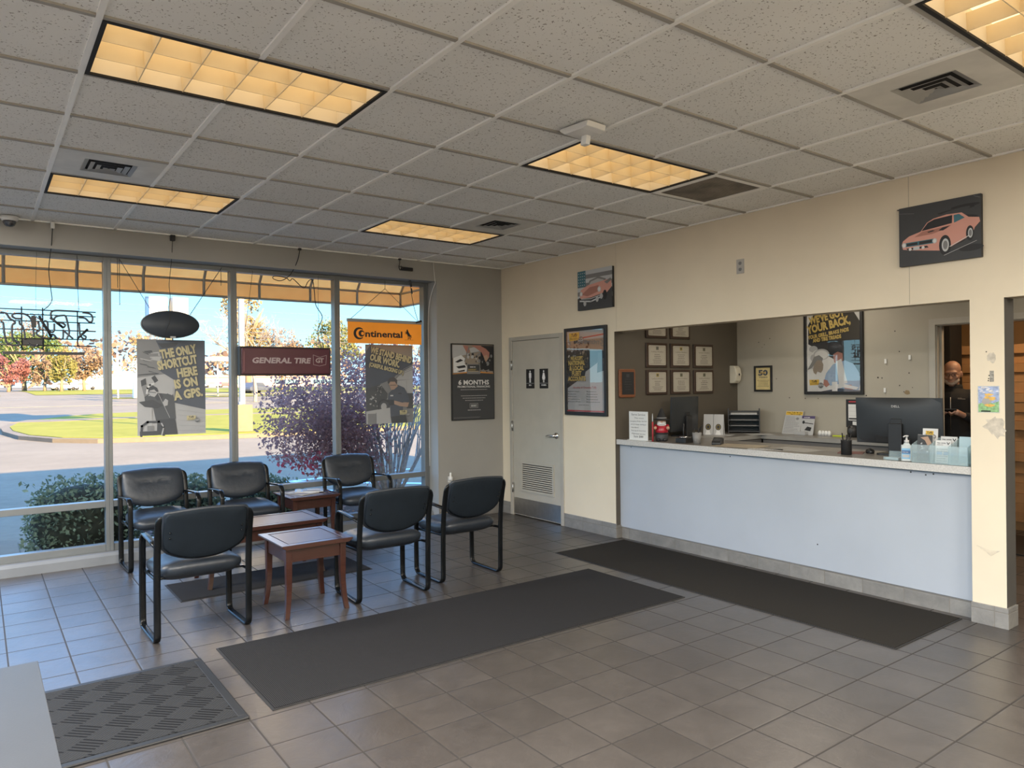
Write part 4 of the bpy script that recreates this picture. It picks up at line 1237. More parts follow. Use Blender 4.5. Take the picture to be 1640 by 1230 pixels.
# canvas: pink muscle car
W, Hh = 0.513, 0.405
t = thing('canvas_picture', 'black canvas with pink muscle car, high on beige wall at the right', 'picture', M=onX(-0.0005, -4.811, 2.361))
b = MB(); b.box((0, 0, 0), (W, Hh, 0.03)); b.build('canvas', P_blk, t, bev=0.002)
A = Art(0.0003, 0.0305); q = random.Random(5)
A.rect(0, 0, W, Hh, DK)
for k in range(9):
    x, y = q.uniform(.1, .9), q.uniform(.05, .95)
    A.ell(*uv(x, y), q.uniform(.05, .13), q.uniform(.008, .022), (BLK, P_i := DK)[k % 2], q.uniform(-.2, .2))
# outline sampled from the picture, image-plane fractions (u across, v down the slanted frame)
A.poly([uv(.035, .63), uv(.05, .57), uv(.13, .50), uv(.28, .45), uv(.36, .32), uv(.44, .27), uv(.60, .24), uv(.78, .25), uv(.86, .34), uv(.98, .37), uv(.99, .44), uv(.93, .52), uv(.90, .63), uv(.64, .78), uv(.55, .82), uv(.20, .75), uv(.05, .71)], PINK)
A.poly([uv(.29, .445), uv(.37, .325), uv(.45, .285), uv(.67, .265), uv(.665, .395), uv(.45, .425)], BLK); A.poly([uv(.685, .27), uv(.75, .265), uv(.815, .34), uv(.69, .395)], TEAL)
A.poly([uv(.30, .455), uv(.50, .44), uv(.66, .42), uv(.60, .47), uv(.42, .52), uv(.20, .53)], PINKD); A.poly([uv(.36, .475), uv(.43, .46), uv(.46, .475), uv(.38, .49)], BLK); A.poly([uv(.50, .48), uv(.55, .44), uv(.64, .43), uv(.56, .49)], BLK)
A.poly([uv(.09, .605), uv(.44, .60), uv(.45, .675), uv(.09, .675)], TEAL); A.poly([uv(.10, .62), uv(.24, .617), uv(.24, .66), uv(.10, .66)], BLK); A.poly([uv(.26, .615), uv(.42, .612), uv(.42, .66), uv(.26, .665)], BLK)
for x in (.065, .455):
    A.ell(*uv(x, .64), .014, .017, CHR); A.ell(*uv(x, .64), .009, .011, WH)
A.poly([uv(.09, .70), uv(.36, .70), uv(.38, .735), uv(.12, .73)], BLK); A.rect(.185 * W, .255 * Hh, .265 * W, .31 * Hh, CHR)
for x in (.145, .31):
    A.ell(*uv(x, .722), .010, .010, WH)
for x, y, rx, ry in ((.58, .735, .032, .058), (.875, .60, .02, .042)):
    A.ell(*uv(x, y), rx * 1.15, ry * 1.15, BLK); A.ell(*uv(x + .005, y), rx * .7, ry * .75, CHR); A.ell(*uv(x + .005, y), rx * .45, ry * .5, GR)
A.line([uv(.64, .77), uv(.86, .64)], .004, WH); A.line([uv(.57, .90), uv(.95, .735)], .003, LG); A.line([uv(0, .09), uv(.2, .13)], .002, GR); A.line([uv(.92, .02), uv(.99, .06)], .002, GR)
A.build('painting', PAL, t)

# electrical outlet high on the beige wall
t = thing('wall_outlet', 'grey double outlet plate high on the beige wall above the opening', 'outlet', M=onX(-0.0005, -3.445, 2.489))
b = MB(); b.box((0, 0, 0), (0.075, 0.122, 0.006)); b.build('cover_plate', mat('outlet_grey', (0.42, 0.40, 0.37), 0.4), t, bev=0.002)
A = Art(0.0003, 0.0062)
for y in (.035, .087):
    A.ell(.0375, y, .017, .015, 0); A.rect(.030, y, .0325, y + .008, 1); A.rect(.0425, y, .045, y + .008, 1); A.ell(.0375, y - .006, .003, .003, 1, n=8)
A.build('receptacle', [P_gr, P_blk], t)

# faded child's-drawing style sign on the pillar
W, Hh = 0.125, 0.172
t = thing('pillar_sticker', 'faded green and blue torn sticker sign on the pillar', 'sign', M=onX(-0.0005, -5.283, 1.362))
b = MB(); b.box((0, 0, 0), (W, Hh, 0.0015)); b.build('backing', mat('faded_paper', (0.55, 0.55, 0.52), 0.8, var=0.2, vscale=60), t)
A = Art(0.0003, 0.0018); q = random.Random(8)
cs = [mat('faded_sky', (0.34, 0.42, 0.62), 0.7, var=0.3, vscale=40), mat('faded_green', (0.26, 0.46, 0.22), 0.7, var=0.35, vscale=50), mat('faded_orange', (0.72, 0.45, 0.12), 0.7, var=0.2, vscale=40), mat('faded_grey', (0.4, 0.38, 0.36), 0.8, var=0.2), mat('faded_white', (0.66, 0.66, 0.68), 0.8, var=0.2, vscale=50), M_blackm]
A.rect(.004, .06, W - .004, Hh - .004, 0); A.poly([(.004, .004), (W - .004, .004), (W - .004, .075), (.09, .06), (.05, .07), (.004, .055)], 1)
for k in range(12):
    A.ell(q.uniform(.01, .115), q.uniform(.13, .165), .012, .004, 4, q.uniform(-.4, .4), 8)
A.poly(blob(.05, .075, .03, .022, seed=12, rough=.25), 3)
for (x, y, rx, ry) in ((.062, .115, .025, .008), (.082, .092, .022, .013), (.055, .098, .016, .008), (.068, .048, .028, .009)):
    A.poly(blob(x, y, rx, ry, seed=int(x * 1000), rough=.3), 2)
A.rect(.02, .006, .075, .014, 5)
A.build('print', cs, t)

# ------------------------------------------------------------------ hanging window signs
SY = 0.10
M_cord = mat('black_cord', (0.010, 0.010, 0.011), 0.55, var=0)
M_chain = mat('dark_chain', (0.03, 0.03, 0.032), 0.45, metal=0.4, var=0)
def wire(name, label, cat, pts, r=0.003, m=None, smooth=5, group=None, sides=6, on=None):
    b = MB()
    if on is not None:           # a cord or chain that belongs to a hanging sign is one of its parts
        pts = [V(p) - on.location for p in pts]
        b.tube(catmull(pts, smooth) if smooth else pts, r, sides)
        return b.build(name, m or M_cord, on)
    b.tube(catmull(pts, smooth) if smooth else pts, r, sides)
    return tag(b.build(name, m or M_cord), label, cat, group)

# unlit neon sign seen from behind (left)
t = thing('neon_sign', 'unlit neon lettering on a dark wire frame hanging in the left window, seen from behind', 'sign', (-4.70, SY, 2.10))
def L(x, z): return (x + 4.70, 0.0, z - 2.10)
b = MB()
for z, x1 in ((2.252, -4.355), (2.212, -4.357), (2.155, -4.362), (2.082, -4.356), (2.008, -4.366), (1.950, -4.356)):
    b.tube([L(-5.30, z), L(x1, z)], 0.0052, 6)
for x, z0, z1 in ((-4.902, 1.907, 2.275), (-4.752, 1.906, 2.272), (-4.496, 1.945, 2.258), (-5.20, 1.91, 2.27)):
    b.tube([L(x, z0), L(x, z1)], 0.005, 6)
b.build('wire_frame', M_black, t)
b = MB()
def nt_(*p): b.tube(catmull([(x + 4.70, -0.012, z - 2.10) for x, z in p], 5), 0.0080, 7)
nt_((-5.05, 2.22), (-5.01, 2.21), (-4.985, 2.17), (-4.955, 2.15), (-4.95, 2.13), (-4.97, 2.11), (-4.968, 2.02), (-4.955, 1.985), (-4.93, 1.975), (-4.92, 1.955), (-4.945, 1.945), (-4.985, 1.952), (-5.01, 1.975), (-5.025, 2.06), (-5.03, 2.13), (-5.05, 2.14))
nt_((-4.905, 2.17), (-4.945, 2.172), (-4.968, 2.19), (-4.955, 2.21), (-4.90, 2.215), (-4.86, 2.20), (-4.835, 2.165), (-4.82, 2.08), (-4.818, 2.02))
nt_((-4.92, 2.155), (-4.915, 2.125), (-4.90, 2.115), (-4.885, 2.06), (-4.88, 2.0))
nt_((-4.785, 2.15), (-4.778, 2.08), (-4.80, 2.065), (-4.79, 2.035), (-4.75, 2.015), (-4.72, 2.01))
nt_((-4.745, 2.16), (-4.72, 2.15), (-4.715, 2.09), (-4.69, 2.065), (-4.672, 2.08), (-4.67, 2.14))
nt_((-4.49, 2.252), (-4.58, 2.253), (-4.66, 2.252), (-4.692, 2.235), (-4.69, 2.19), (-4.675, 2.175), (-4.655, 2.20), (-4.61, 2.212), (-4.585, 2.205), (-4.57, 2.14), (-4.56, 2.07), (-4.572, 2.03), (-4.58, 2.01))
nt_((-4.655, 2.15), (-4.61, 2.145), (-4.59, 2.13), (-4.60, 2.11), (-4.615, 2.105))
nt_((-4.70, 2.01), (-4.69, 2.045), (-4.67, 2.04), (-4.65, 2.015), (-4.61, 2.012), (-4.605, 2.085))
nt_((-4.49, 2.20), (-4.44, 2.195), (-4.41, 2.165), (-4.39, 2.165), (-4.382, 2.20), (-4.40, 2.235), (-4.46, 2.245))
nt_((-4.485, 2.15), (-4.48, 2.06), (-4.46, 2.02), (-4.44, 2.015), (-4.435, 2.035), (-4.455, 2.045))
nt_((-4.61, 2.09), (-4.54, 2.02), (-4.53, 2.012))
nt_((-4.86, 1.965), (-4.83, 1.945), (-4.80, 1.945), (-4.79, 1.96))
b.build('glass_tube', mat('unlit_neon_tube', (0.035, 0.035, 0.045), 0.3, var=0), t)
b = MB(); b.box(L(-4.899, 1.952), (L(-4.743, 2.003)[0], 0.045, L(0, 2.003)[2])); b.build('transformer', M_black, t, bev=0.003)
b = MB()
b.prism([(-4.835 + 4.7, 0), (-4.80 + 4.7, 0), (-4.80 + 4.7, 0.1), (-4.835 + 4.7, 0.1)], -0.022, -0.002, axis=1)
for x0, z0, x1, z1 in ((-4.70, 2.19, -4.61, 2.11), (-4.50, 2.015, -4.42, 2.10), (-4.78, 2.20, -4.69, 2.02)):
    b.tube([(x0 + 4.7, -0.02, z0 - 2.10), (x1 + 4.7, -0.02, z1 - 2.10)], 0.010, 6)
b.build('rubber_boot', M_black, t)
b = MB()
for k in range(6):
    q = random.Random(k)
    b.tube(catmull([(-0.10 + q.uniform(-.06, .06), -0.03, 0.12), (-0.07, -0.03, 0.06), (-0.04 + q.uniform(-.03, .03), -0.035, -0.02), (0.0 + q.uniform(-.05, .06), -0.03, -0.09), (0.02, -0.03, -0.10)], 5), 0.0018, 5)
b.build('lead_wire', M_cord, t)
neon = t
b = MB(); b.box((-5.037, SY - 0.012, 1.872), (-4.446, SY + 0.012, 1.896)); tag(b.build('sign_bar', M_black), 'thin dark bar hanging just under the neon wire sign', 'bar')
for x in (-4.95, -4.5):
    wire('bar_hanger', 'fine thread holding the bar below the neon sign', 'cord', [(x, SY, 1.896), (x, SY, 1.95)], 0.0008, smooth=0, on=neon)
wire('power_cord', 'black cord from ceiling down to the neon wire sign', 'cord', [(-4.683, -0.03, 2.935), (-4.69, 0.0, 2.80), (-4.705, SY - .01, 2.60), (-4.69, SY - .01, 2.42), (-4.685, SY - .01, 2.34), (-4.71, SY - .01, 2.29), (-4.745, SY - .02, 2.255)], 0.0035, on=neon)
wire('hanging_chain', 'thin dark hanger from window head to right end of neon sign', 'chain', [(-4.494, SY, 2.745), (-4.49, SY, 2.45), (-4.485, SY, 2.258)], 0.0022, M_chain, on=neon)
wire('hanging_chain', 'thin dark hanger from window head to middle of neon sign', 'chain', [(-4.79, SY, 2.745), (-4.80, SY, 2.45), (-4.80, SY, 2.258)], 0.0012, M_chain, on=neon)
b = MB(); b.box((-4.697, -0.045, 2.935), (-4.668, -0.015, 2.99)); tag(b.build('power_plug', M_white, bev=0.003), 'small pale plug at ceiling above the neon sign', 'plug')

# oval light box
t = thing('oval_sign', 'dark oval sign seen from its back, hanging above the left window poster', 'sign', (-3.744, SY, 2.167))
b = MB(); Mo = Matrix.Rotation(PI / 2, 4, 'X')
b.lathe([(0.0, -0.045), (0.90, -0.045), (0.985, -0.035), (1.0, -0.015), (1.0, 0.028), (0.96, 0.036), (0.0, 0.038)], 48, M=Mo @ Matrix.Diagonal((0.248, 0.124, 1, 1)))
b.build('housing', mat('dark_blue_plastic', (0.026, 0.034, 0.046), 0.5, var=0.05), t)
b = MB(); b.lathe([(1.0, -0.012), (1.022, -0.012), (1.022, 0.012), (1.0, 0.012)], 48, M=Mo @ Matrix.Diagonal((0.248, 0.126, 1, 1))); b.build('rim', mat('rim_grey', (0.2, 0.2, 0.19), 0.4), t)
b = MB(); b.box((-0.01, -0.05, -0.128), (0.035, -0.03, -0.112)); b.build('tag', P_lg, t); b = MB(); b.box((0.005, -0.045, -0.15), (0.014, -0.035, -0.124)); b.build('switch_stem', M_black, t)
for (x0, z0, x1, z1, lab) in ((-4.165, 2.745, -3.905, 2.285, 'beaded chain sloping down to left side of the oval sign'), (-3.275, 2.745, -3.57, 2.27, 'beaded chain sloping down to right side of the oval sign')):
    b = MB(); n = 60
    pts = [V((x0 + (x1 - x0) * k / n, SY, z0 + (z1 - z0) * k / n)) - t.location for k in range(n + 1)]
    for k in range(n):
        b.tube([pts[k], pts[k].lerp(pts[k + 1], .75)], 0.0045 if k % 2 else 0.003, 5)
    b.build('hanging_chain', M_chain, t)
for (x, z0, z1, lab) in ((-4.18, 2.745, 2.475, 'short loose chain end beside left mullion'), (-4.165, 2.745, 2.32, 'longer loose chain end beside the short one'), (-3.285, 2.72, 2.56, 'loose chain end at the right of the oval sign')):
    b = MB(); n = int((z0 - z1) / 0.012)
    for k in range(n):
        b.tube([(x, SY, z0 - 0.012 * k), (x + (0.002 if k % 2 else 0), SY, z0 - 0.012 * k - 0.009)], 0.0035, 5)
    tag(b.build('loose_chain', M_chain), lab, 'chain', 'loose chain ends')
wire('power_cord', 'thin cord from ceiling adaptor to back of the oval sign', 'cord', [(-3.742, -0.02, 2.935), (-3.745, 0.02, 2.75), (-3.755, SY - .02, 2.55), (-3.75, SY - .03, 2.42), (-3.765, SY - .05, 2.32), (-3.76, SY - .06, 2.20), (-3.785, SY - .055, 2.12), (-3.80, SY - .05, 2.07)], 0.0026, on=t)
b = MB(); b.box((-3.762, -0.045, 2.932), (-3.722, -0.005, H)); tag(b.build('power_adaptor', M_black, bev=0.004), 'black plug adaptor at ceiling above the oval sign', 'plug')

# maroon light box
t = thing('lightbox_sign', 'maroon hanging light box reading GENERAL TIRE', 'sign', (-3.126, SY, 1.686))
W, Hh = 0.942, 0.293
b = MB(); b.box((0, -0.03, 0), (W, 0.055, Hh)); b.build('case', M_black, t, bev=0.006)
b = MB(); b.prism(rrect(W - 0.03, Hh - 0.03, 0.012, cx=W / 2, cy=Hh / 2), -0.042, -0.028, axis=1)
b.build('face_panel', mat('maroon_acrylic', (0.080, 0.016, 0.032), 0.25, var=0.06, vscale=2), t, bev=0.006)
A = Art(0.0003, 0.0)
A.text('GENERAL', .315, .128, .052, 0, width=.40, bold=.04, shear=.18); A.text('TIRE', .625, .128, .052, 0, width=.175, bold=.04, shear=.18)
A.line([(.745, .215), (.818, .190), (.89, .213), (.882, .115), (.815, .100), (.748, .113)], .004, 0, True); A.text('G', .795, .135, .045, 0, bold=.03, xs=1.1); A.text('T', .838, .135, .045, 0, bold=.03, xs=1.1)
A.poly([(.03, .03), (.045, .045), (.045, .235), (.035, .26)], 1)
o = A.build('lettering', [mat('faded_white_letter', (0.42, 0.34, 0.35), 0.5, var=0), mat('panel_highlight', (0.20, 0.07, 0.085), 0.3, var=0)], t); o.matrix_basis = plane_M((0, -0.0425, 0), (1, 0, 0), (0, 0, 1))
wire('hanging_chain', 'thin hanger from window head to left end of the maroon light box', 'chain', [(-2.98, SY, 2.735), (-3.03, SY, 2.35), (-3.085, SY, 1.98)], 0.002, M_chain, smooth=0, on=t)
wire('hanging_chain', 'thin hanger to right end of the maroon light box', 'chain', [(-2.30, SY, 2.735), (-2.30, SY, 2.3), (-2.245, SY, 1.98)], 0.0018, M_chain, on=t)
wire('power_cord', 'black looping cord from ceiling to maroon light box', 'cord', [(-2.544, -0.03, 2.965), (-2.56, -0.01, 2.86), (-2.62, 0.03, 2.72), (-2.70, SY - .02, 2.655), (-2.775, SY, 2.672), (-2.76, SY, 2.70), (-2.65, SY - .01, 2.69), (-2.61, SY - .02, 2.66), (-2.57, SY, 2.685), (-2.46, SY, 2.60), (-2.41, SY, 2.67), (-2.365, SY, 2.69), (-2.345, SY, 2.58), (-2.33, SY, 2.43), (-2.26, SY, 2.31), (-2.30, SY, 2.20), (-2.31, SY, 2.12), (-2.275, SY, 1.98)], 0.0042, on=t)
b = MB(); b.box((-2.558, -0.045, 2.962), (-2.53, -0.018, H)); tag(b.build('power_plug', M_black, bev=0.003), 'black plug at ceiling above the maroon light box', 'plug')

# orange sign
t = thing('hanging_sign', 'orange hanging sign reading Continental with rearing horse', 'sign', (-1.976, SY, 2.038))
W, Hh = 0.905, 0.267
M_or = mat('orange_acrylic', (0.78, 0.27, 0.03), 0.3, var=0.1, vscale=2.2, emit=(1.0, 0.33, 0.02), estr=0.10)
b = MB(); b.box((0, -0.004, 0), (W, 0.004, Hh - 0.03)); b.build('face_panel', M_or, t)
b = MB(); b.box((-0.004, -0.016, Hh - 0.034), (W + 0.004, 0.016, Hh)); b.build('top_rail', mat('rail_grey', (0.30, 0.31, 0.31), 0.4), t, bev=0.002)
A = Art(0.0003, 0.0)
n = 26
def ring(cx, cy, ro, ri, a0, a1, mi):
    P = [(cx + ro * math.cos(math.radians(a0 + (a1 - a0) * k / n)), cy + ro * math.sin(math.radians(a0 + (a1 - a0) * k / n))) for k in range(n + 1)]
    Q = [(cx + .012 + ri * math.cos(math.radians(a0 + (a1 - a0) * k / n)), cy + ri * math.sin(math.radians(a0 + (a1 - a0) * k / n))) for k in range(n + 1)]
    A.z += A.step
    A.add([(p[0], p[1], A.z) for p in P + Q], [(k, k + 1, n + 2 + k, n + 1 + k) for k in range(n)], mi)
ring(.132, .108, .066, .048, 50, 310, 0)
ring(.160, .108, .036, .018, 0, 360, 0)
A.text('ntinental', .204, .074, .068, 0, width=.455, bold=.03, align='L')
hx, hy = .70, .055
A.poly([(hx + .012, hy + .105), (hx + .022, hy + .118), (hx + .030, hy + .108), (hx + .038, hy + .085), (hx + .055, hy + .062), (hx + .066, hy + .04), (hx + .060, hy + .018), (hx + .066, hy + .004), (hx + .058, hy), (hx + .050, hy + .016), (hx + .05, hy + .034), (hx + .036, hy + .040), (hx + .042, hy + .012), (hx + .034, hy), (hx + .028, hy + .004), (hx + .032, hy + .02), (hx + .024, hy + .05), (hx + .014, hy + .066), (hx - .004, hy + .062), (hx - .006, hy + .068), (hx + .010, hy + .078), (hx - .008, hy + .082), (hx - .004, hy + .090), (hx + .014, hy + .088), (hx + .010, hy + .098)], 0)
A.line([(hx + .058, hy + .05), (hx + .072, hy + .045), (hx + .074, hy + .02)], .006, 0); A.line([(.685, .05), (.80, .05)], .002, 0)
o = A.build('lettering', [mat('sign_black', (0.015, 0.016, 0.02), 0.5, var=0)], t); o.matrix_basis = plane_M((0, -0.0043, 0), (1, 0, 0), (0, 0, 1))
wire('hanging_cord', 'cord from window head forking left to the orange sign', 'cord', [(-1.525, SY, 2.745), (-1.525, SY, 2.656), (-1.94, SY, 2.302)], 0.0028, smooth=0, on=t)
wire('hanging_cord', 'cord from the fork sloping right to the orange sign', 'cord', [(-1.525, SY, 2.654), (-1.115, SY, 2.302)], 0.0026, smooth=0, on=t)
osign = t
t = bpy.data.objects.new('power_brick', None); COL.objects.link(t); t.parent = osign; t.location = V((-1.30, 0.0, 2.875)) - osign.location; t['label'] = 'black power brick hanging near the ceiling'
b = MB(); b.box((-0.075, -0.025, -0.018), (0.065, 0.012, 0.022)); b.build('housing', M_black, t, bev=0.006)
b = MB(); b.tube(catmull([(-0.107, -0.03, 0.105), (-0.108, -0.03, 0.05), (-0.112, -0.02, 0.02), (-0.095, -0.01, -0.015), (-0.075, -0.005, 0.0)], 5), 0.0045); b.tube(catmull([(-0.112, -0.02, 0.02), (-0.085, -0.028, 0.025), (-0.07, -0.02, 0.01)], 5), 0.0045); b.build('input_cord', M_cord, t)
b = MB(); b.tube(catmull([(0.065, -0.005, 0.0), (0.08, 0.03, -0.05), (0.09, SY, -0.14), (0.10, SY, -0.2), (0.115, SY, -0.30), (0.15, SY, -0.45), (0.19, SY, -0.565)], 5), 0.0035); b.build('output_cord', M_cord, t)
b = MB(); b.capsule((0.087, SY - .005, -0.115), (0.10, SY - .005, -0.17), 0.014, 0.012); b.capsule((0.104, SY - .005, -0.20), (0.112, SY - .005, -0.25), 0.008, 0.008); b.build('inline_connector', M_black, t)
b = MB(); b.tube([(0.15, SY - .012, -0.585), (0.225, SY - .012, -0.565)], 0.011, 8); b.build('end_connector', M_black, t)
b = MB(); b.box((-1.42, -0.045, 2.968), (-1.392, -0.018, H)); tag(b.build('power_plug', M_black, bev=0.003), 'black plug at ceiling above the power brick', 'plug')
wire('white_cable', 'white cable running down the window reveal at the right', 'cable', [(-0.965, -0.006, 2.98), (-0.955, -0.006, 2.88), (-0.943, -0.008, 2.772), (-0.940, -0.004, 2.745), (-0.934, 0.08, 2.66), (-0.9255, 0.16, 2.52), (-0.9255, 0.19, 2.3), (-0.9255, 0.192, 1.6), (-0.9255, 0.192, 0.62)], 0.004, M_white)
# ------------------------------------------------------------------ office: left wall plaques
M_walnut = wood_mat('dark_walnut', (0.030, 0.016, 0.010), (0.055, 0.030, 0.020), 0.3)
M_maple = wood_mat('red_brown_plaque', (0.16, 0.055, 0.022), (0.24, 0.09, 0.038), 0.3)
M_cert = mat('certificate_paper', (0.40, 0.37, 0.31), 0.35, var=0.06)
SEAL = [C('seal_green', .13, .14, .08), C('seal_gold', .34, .26, .05), C('seal_grey', .13, .13, .10)]
INK = C('print_ink', .10, .09, .08)
YW = -1.9605
def certificate(x0, z0, w, h, label, seal, seed):
    q = random.Random(seed)
    t = thing('certificate_plaque', label, 'certificate', M=onY(x0, YW, z0), group='framed certificates on the office wall')
    b = MB(); b.box((0, 0, 0), (w, h, 0.018)); b.build('plaque_board', M_walnut, t, bev=0.004)
    b = MB(); pw, ph = w - 0.062, h - 0.05
    b.prism(rrect(pw, ph, 0.012, cx=w / 2 + .004, cy=h / 2), 0.018, 0.020); b.build('paper', M_cert, t)
    A = Art(0.0003, 0.0202); cx = w / 2 + .004
    A.line(rrect(pw - .03, ph - .03, 0.004, 2, cx, h / 2), 0.0015, 1, True)
    A.rect(cx - .02, h * .72, cx + .02, h * .86, 0); A.ell(cx, h * .79, .014, .012, 1)
    A.text('Certificate of Excellence', cx, h * .62, .013, 1, width=.19)
    A.lines_of_text(cx - .06, cx + .06, h * .52, .008, 1, 3, .019, q, True); A.lines_of_text(cx - .085, cx + .085, h * .30, .006, 1, 3, .015, q, True)
    A.build('print', [SEAL[seal], INK], t)
cols = [(0.446, .325, 'left column'), (0.826, .32, 'middle column'), (1.202, .34, 'right column')]
for r_, z0, h in (('bottom row', 1.446, .262), ('middle row', 1.733, .26), ('cut off by opening top edge', 2.046, .26)):
    for k, (x0, w_, c_) in enumerate(cols):
        if z0 > 2 and k == 2: continue
        certificate(x0, z0, w_, h, 'walnut certificate plaque, ' + c_ + ', ' + r_, {0: (2 if z0 > 1.5 else 1), 1: (1 if z0 > 1.5 else 0), 2: 0}[k], int(z0 * 100) + k)
t = thing('award_plaque', 'tall reddish wood plaque with black plate on left office wall', 'plaque', M=onY(0.05, YW, 1.424))
b = MB(); b.prism(rrect(0.228, 0.292, 0.02, cx=.114, cy=.146), 0, 0.02); b.build('plaque_board', M_maple, t, bev=0.005)
b = MB(); b.box((0.032, 0.03, 0.02), (0.205, 0.262, 0.022)); b.build('plate', P_blk, t)
A = Art(0.0003, 0.0222); A.rect(.095, .205, .14, .24, 0); A.lines_of_text(.06, .18, .185, .006, 0, 5, .026, random.Random(1), True); A.build('print', [P_dk], t)
# soap dispenser in the corner
t = thing('soap_dispenser', 'cream white soap dispenser on the wall near the office corner', 'dispenser', M=onY(1.90, YW, 1.555))
b = MB(); b.prism([(0, 0), (0.06, 0.0), (0.085, 0.03), (0.10, 0.10), (0.085, 0.17), (0.06, 0.2), (0, 0.205)], -0.05, 0.05, axis=0, M=Matrix(((1, 0, 0, 0), (0, 0, 1, 0), (0, 1, 0, 0), (0, 0, 0, 1)))); b.build('housing', mat('cream_plastic', (0.62, 0.58, 0.48), 0.35, var=.03), t, bev=0.008)
A = Art(0.0003, 0); A.ell(0, 0, .014, .014, 0); o = A.build('badge', [P_blk], t); o.matrix_basis = Matrix.Translation((0, .10, .1012))

# ------------------------------------------------------------------ office: back wall
XW = XB - 0.0005
t = thing('framed_award', 'small black framed gold certificate reading 50 YEARS on office back wall', 'award', M=onX(XW, -2.199, 1.457))
b = frame_bars(.233, .294, .022, 0, .018); b.build('frame', M_black, t, bev=0.002)
b = MB(); b.box((.01, .01, .002), (.223, .284, .010)); b.build('gold_sheet', mat('gold_paper', (0.62, 0.50, 0.24), 0.35, var=.1, vscale=10), t)
A = Art(0.0003, .0102); q = random.Random(2)
A.text('50', .1165, .185, .058, 0, width=.125, bold=.05); A.text('YEARS', .1165, .155, .016, 0, width=.115, bold=.02); A.lines_of_text(.04, .195, .125, .006, 1, 5, .017, q, True); A.text('TUFFY', .1165, .203, .018, 2, bold=.02)
A.build('print', [P_navy, INK, P_yel], t)

W, Hh = 0.648, 0.925
t = thing('framed_poster', "large black framed poster reading WE'VE GOT YOUR BACK on office back wall", 'poster', M=onX(XW, -2.834, 1.43))
frame_bars(W, Hh, .030, 0, .03).build('frame', M_black, t, bev=0.003)
b = MB(); b.box((.02, .02, .002), (W - .02, Hh - .02, .012)); b.build('backing', P_lg, t)
A = Art(0.0003, .0122); q = random.Random(6)
A.rect(.03, .03, W - .03, Hh - .03, WH)
A.poly([uv(.05, .40), uv(.5, .55), uv(.52, .97), uv(.05, .97)], WH)
A.poly([uv(.20, .05), uv(.80, .03), uv(.95, .20), uv(.95, .80), uv(.62, .80), uv(.56, .62), uv(.40, .56), uv(.07, .42), uv(.07, .20)], BLK)
A.poly([uv(.05, .03), uv(.20, .03), uv(.07, .20)], WH); A.poly([uv(.82, .03), uv(.95, .03), uv(.95, .20)], WH)
for k in range(5):
    A.ell(*uv(.16 + .05 * (k % 2), .48 + .05 * k), .05 - .006 * k, .035, (LG, WH)[k % 2], .4 * k)
A.ell(*uv(.30, .545), .09, .06, LG); A.ell(*uv(.30, .55), .075, .048, WH)
A.poly([uv(.05, .72), uv(.12, .64), uv(.17, .57), uv(.26, .55), uv(.33, .59), uv(.31, .63), uv(.19, .65), uv(.12, .70)], GR)
A.poly([uv(.17, .66), uv(.22, .61), uv(.30, .61), uv(.335, .66), uv(.325, .72), uv(.29, .755), uv(.23, .74), uv(.18, .80), uv(.15, .72)], TAN)
A.poly([uv(.05, .97), uv(.06, .76), uv(.14, .74), uv(.25, .80), uv(.34, .84), uv(.30, .97)], WH)
A.poly([uv(.50, .55), uv(.58, .52), uv(.66, .54), uv(.665, .62), uv(.60, .66), uv(.52, .64)], PINKD)
A.poly([uv(.34, .86), uv(.38, .76), uv(.50, .66), uv(.60, .64), uv(.70, .62), uv(.84, .66), uv(.93, .76), uv(.95, .86), uv(.92, .95), uv(.55, .95), uv(.45, .90)], BLUE)
A.poly([uv(.34, .83), uv(.40, .84), uv(.44, .89), uv(.38, .92), uv(.33, .89)], PINKD); A.poly([uv(.66, .90), uv(.80, .89), uv(.84, .94), uv(.72, .965)], PINKD)
A.poly([uv(.30, .95), uv(.50, .89), uv(.66, .88), uv(.92, .92), uv(.88, .945), uv(.66, .92), uv(.45, .97), uv(.30, .97)], WH); A.poly([uv(.30, .965), uv(.60, .93), uv(.95, .955), uv(.95, .97), uv(.30, .972)], NAVY)
A.poly([uv(.55, .63), uv(.64, .60), uv(.74, .87), uv(.60, .90)], WH)
A.rect(.48 * W, .035, .57 * W, .13, WH)
rt = math.radians(10)
big(A, "WE'VE GOT", .40 * W, .845 * Hh, .072, .40, rt); big(A, 'YOUR BACK,', .43 * W, .745 * Hh, .078, .49, rt); big(A, 'YOUR GRILL, BRAKE PADS', .42 * W, .67 * Hh, .036, .46, rt * .8); big(A, 'AND TIRE TREADS', .40 * W, .615 * Hh, .036, .32, rt * .6)
shop_logo(A, .09 * W, .095, .085)
A.build('print', PAL, t)
b = MB(); b.box((.03, .03, .0255), (W - .03, Hh - .03, .0265)); b.build('glazing', MATS['poster_glazing'], t)

t = thing('wall_calendar', 'black wall calendar board with white sheet, partly hidden behind big monitor', 'calendar', M=onX(XW, -3.29, 1.095))
b = MB(); b.box((0, 0, 0), (.21, .285, .008)); b.build('board', P_blk, t, bev=.002)
A = Art(0.0003, .0082); A.rect(.025, .07, .17, .235, 0); A.rect(.03, .255, .12, .268, 1)
for z in (.12, .165, .205): A.line([(.03, z), (.165, z)], .002, 2)
A.rect(.03, .08, .16, .095, 3); A.rect(.07, .02, .12, .06, 0)
A.build('print', [P_wh, P_red, P_lg, P_blk], t)

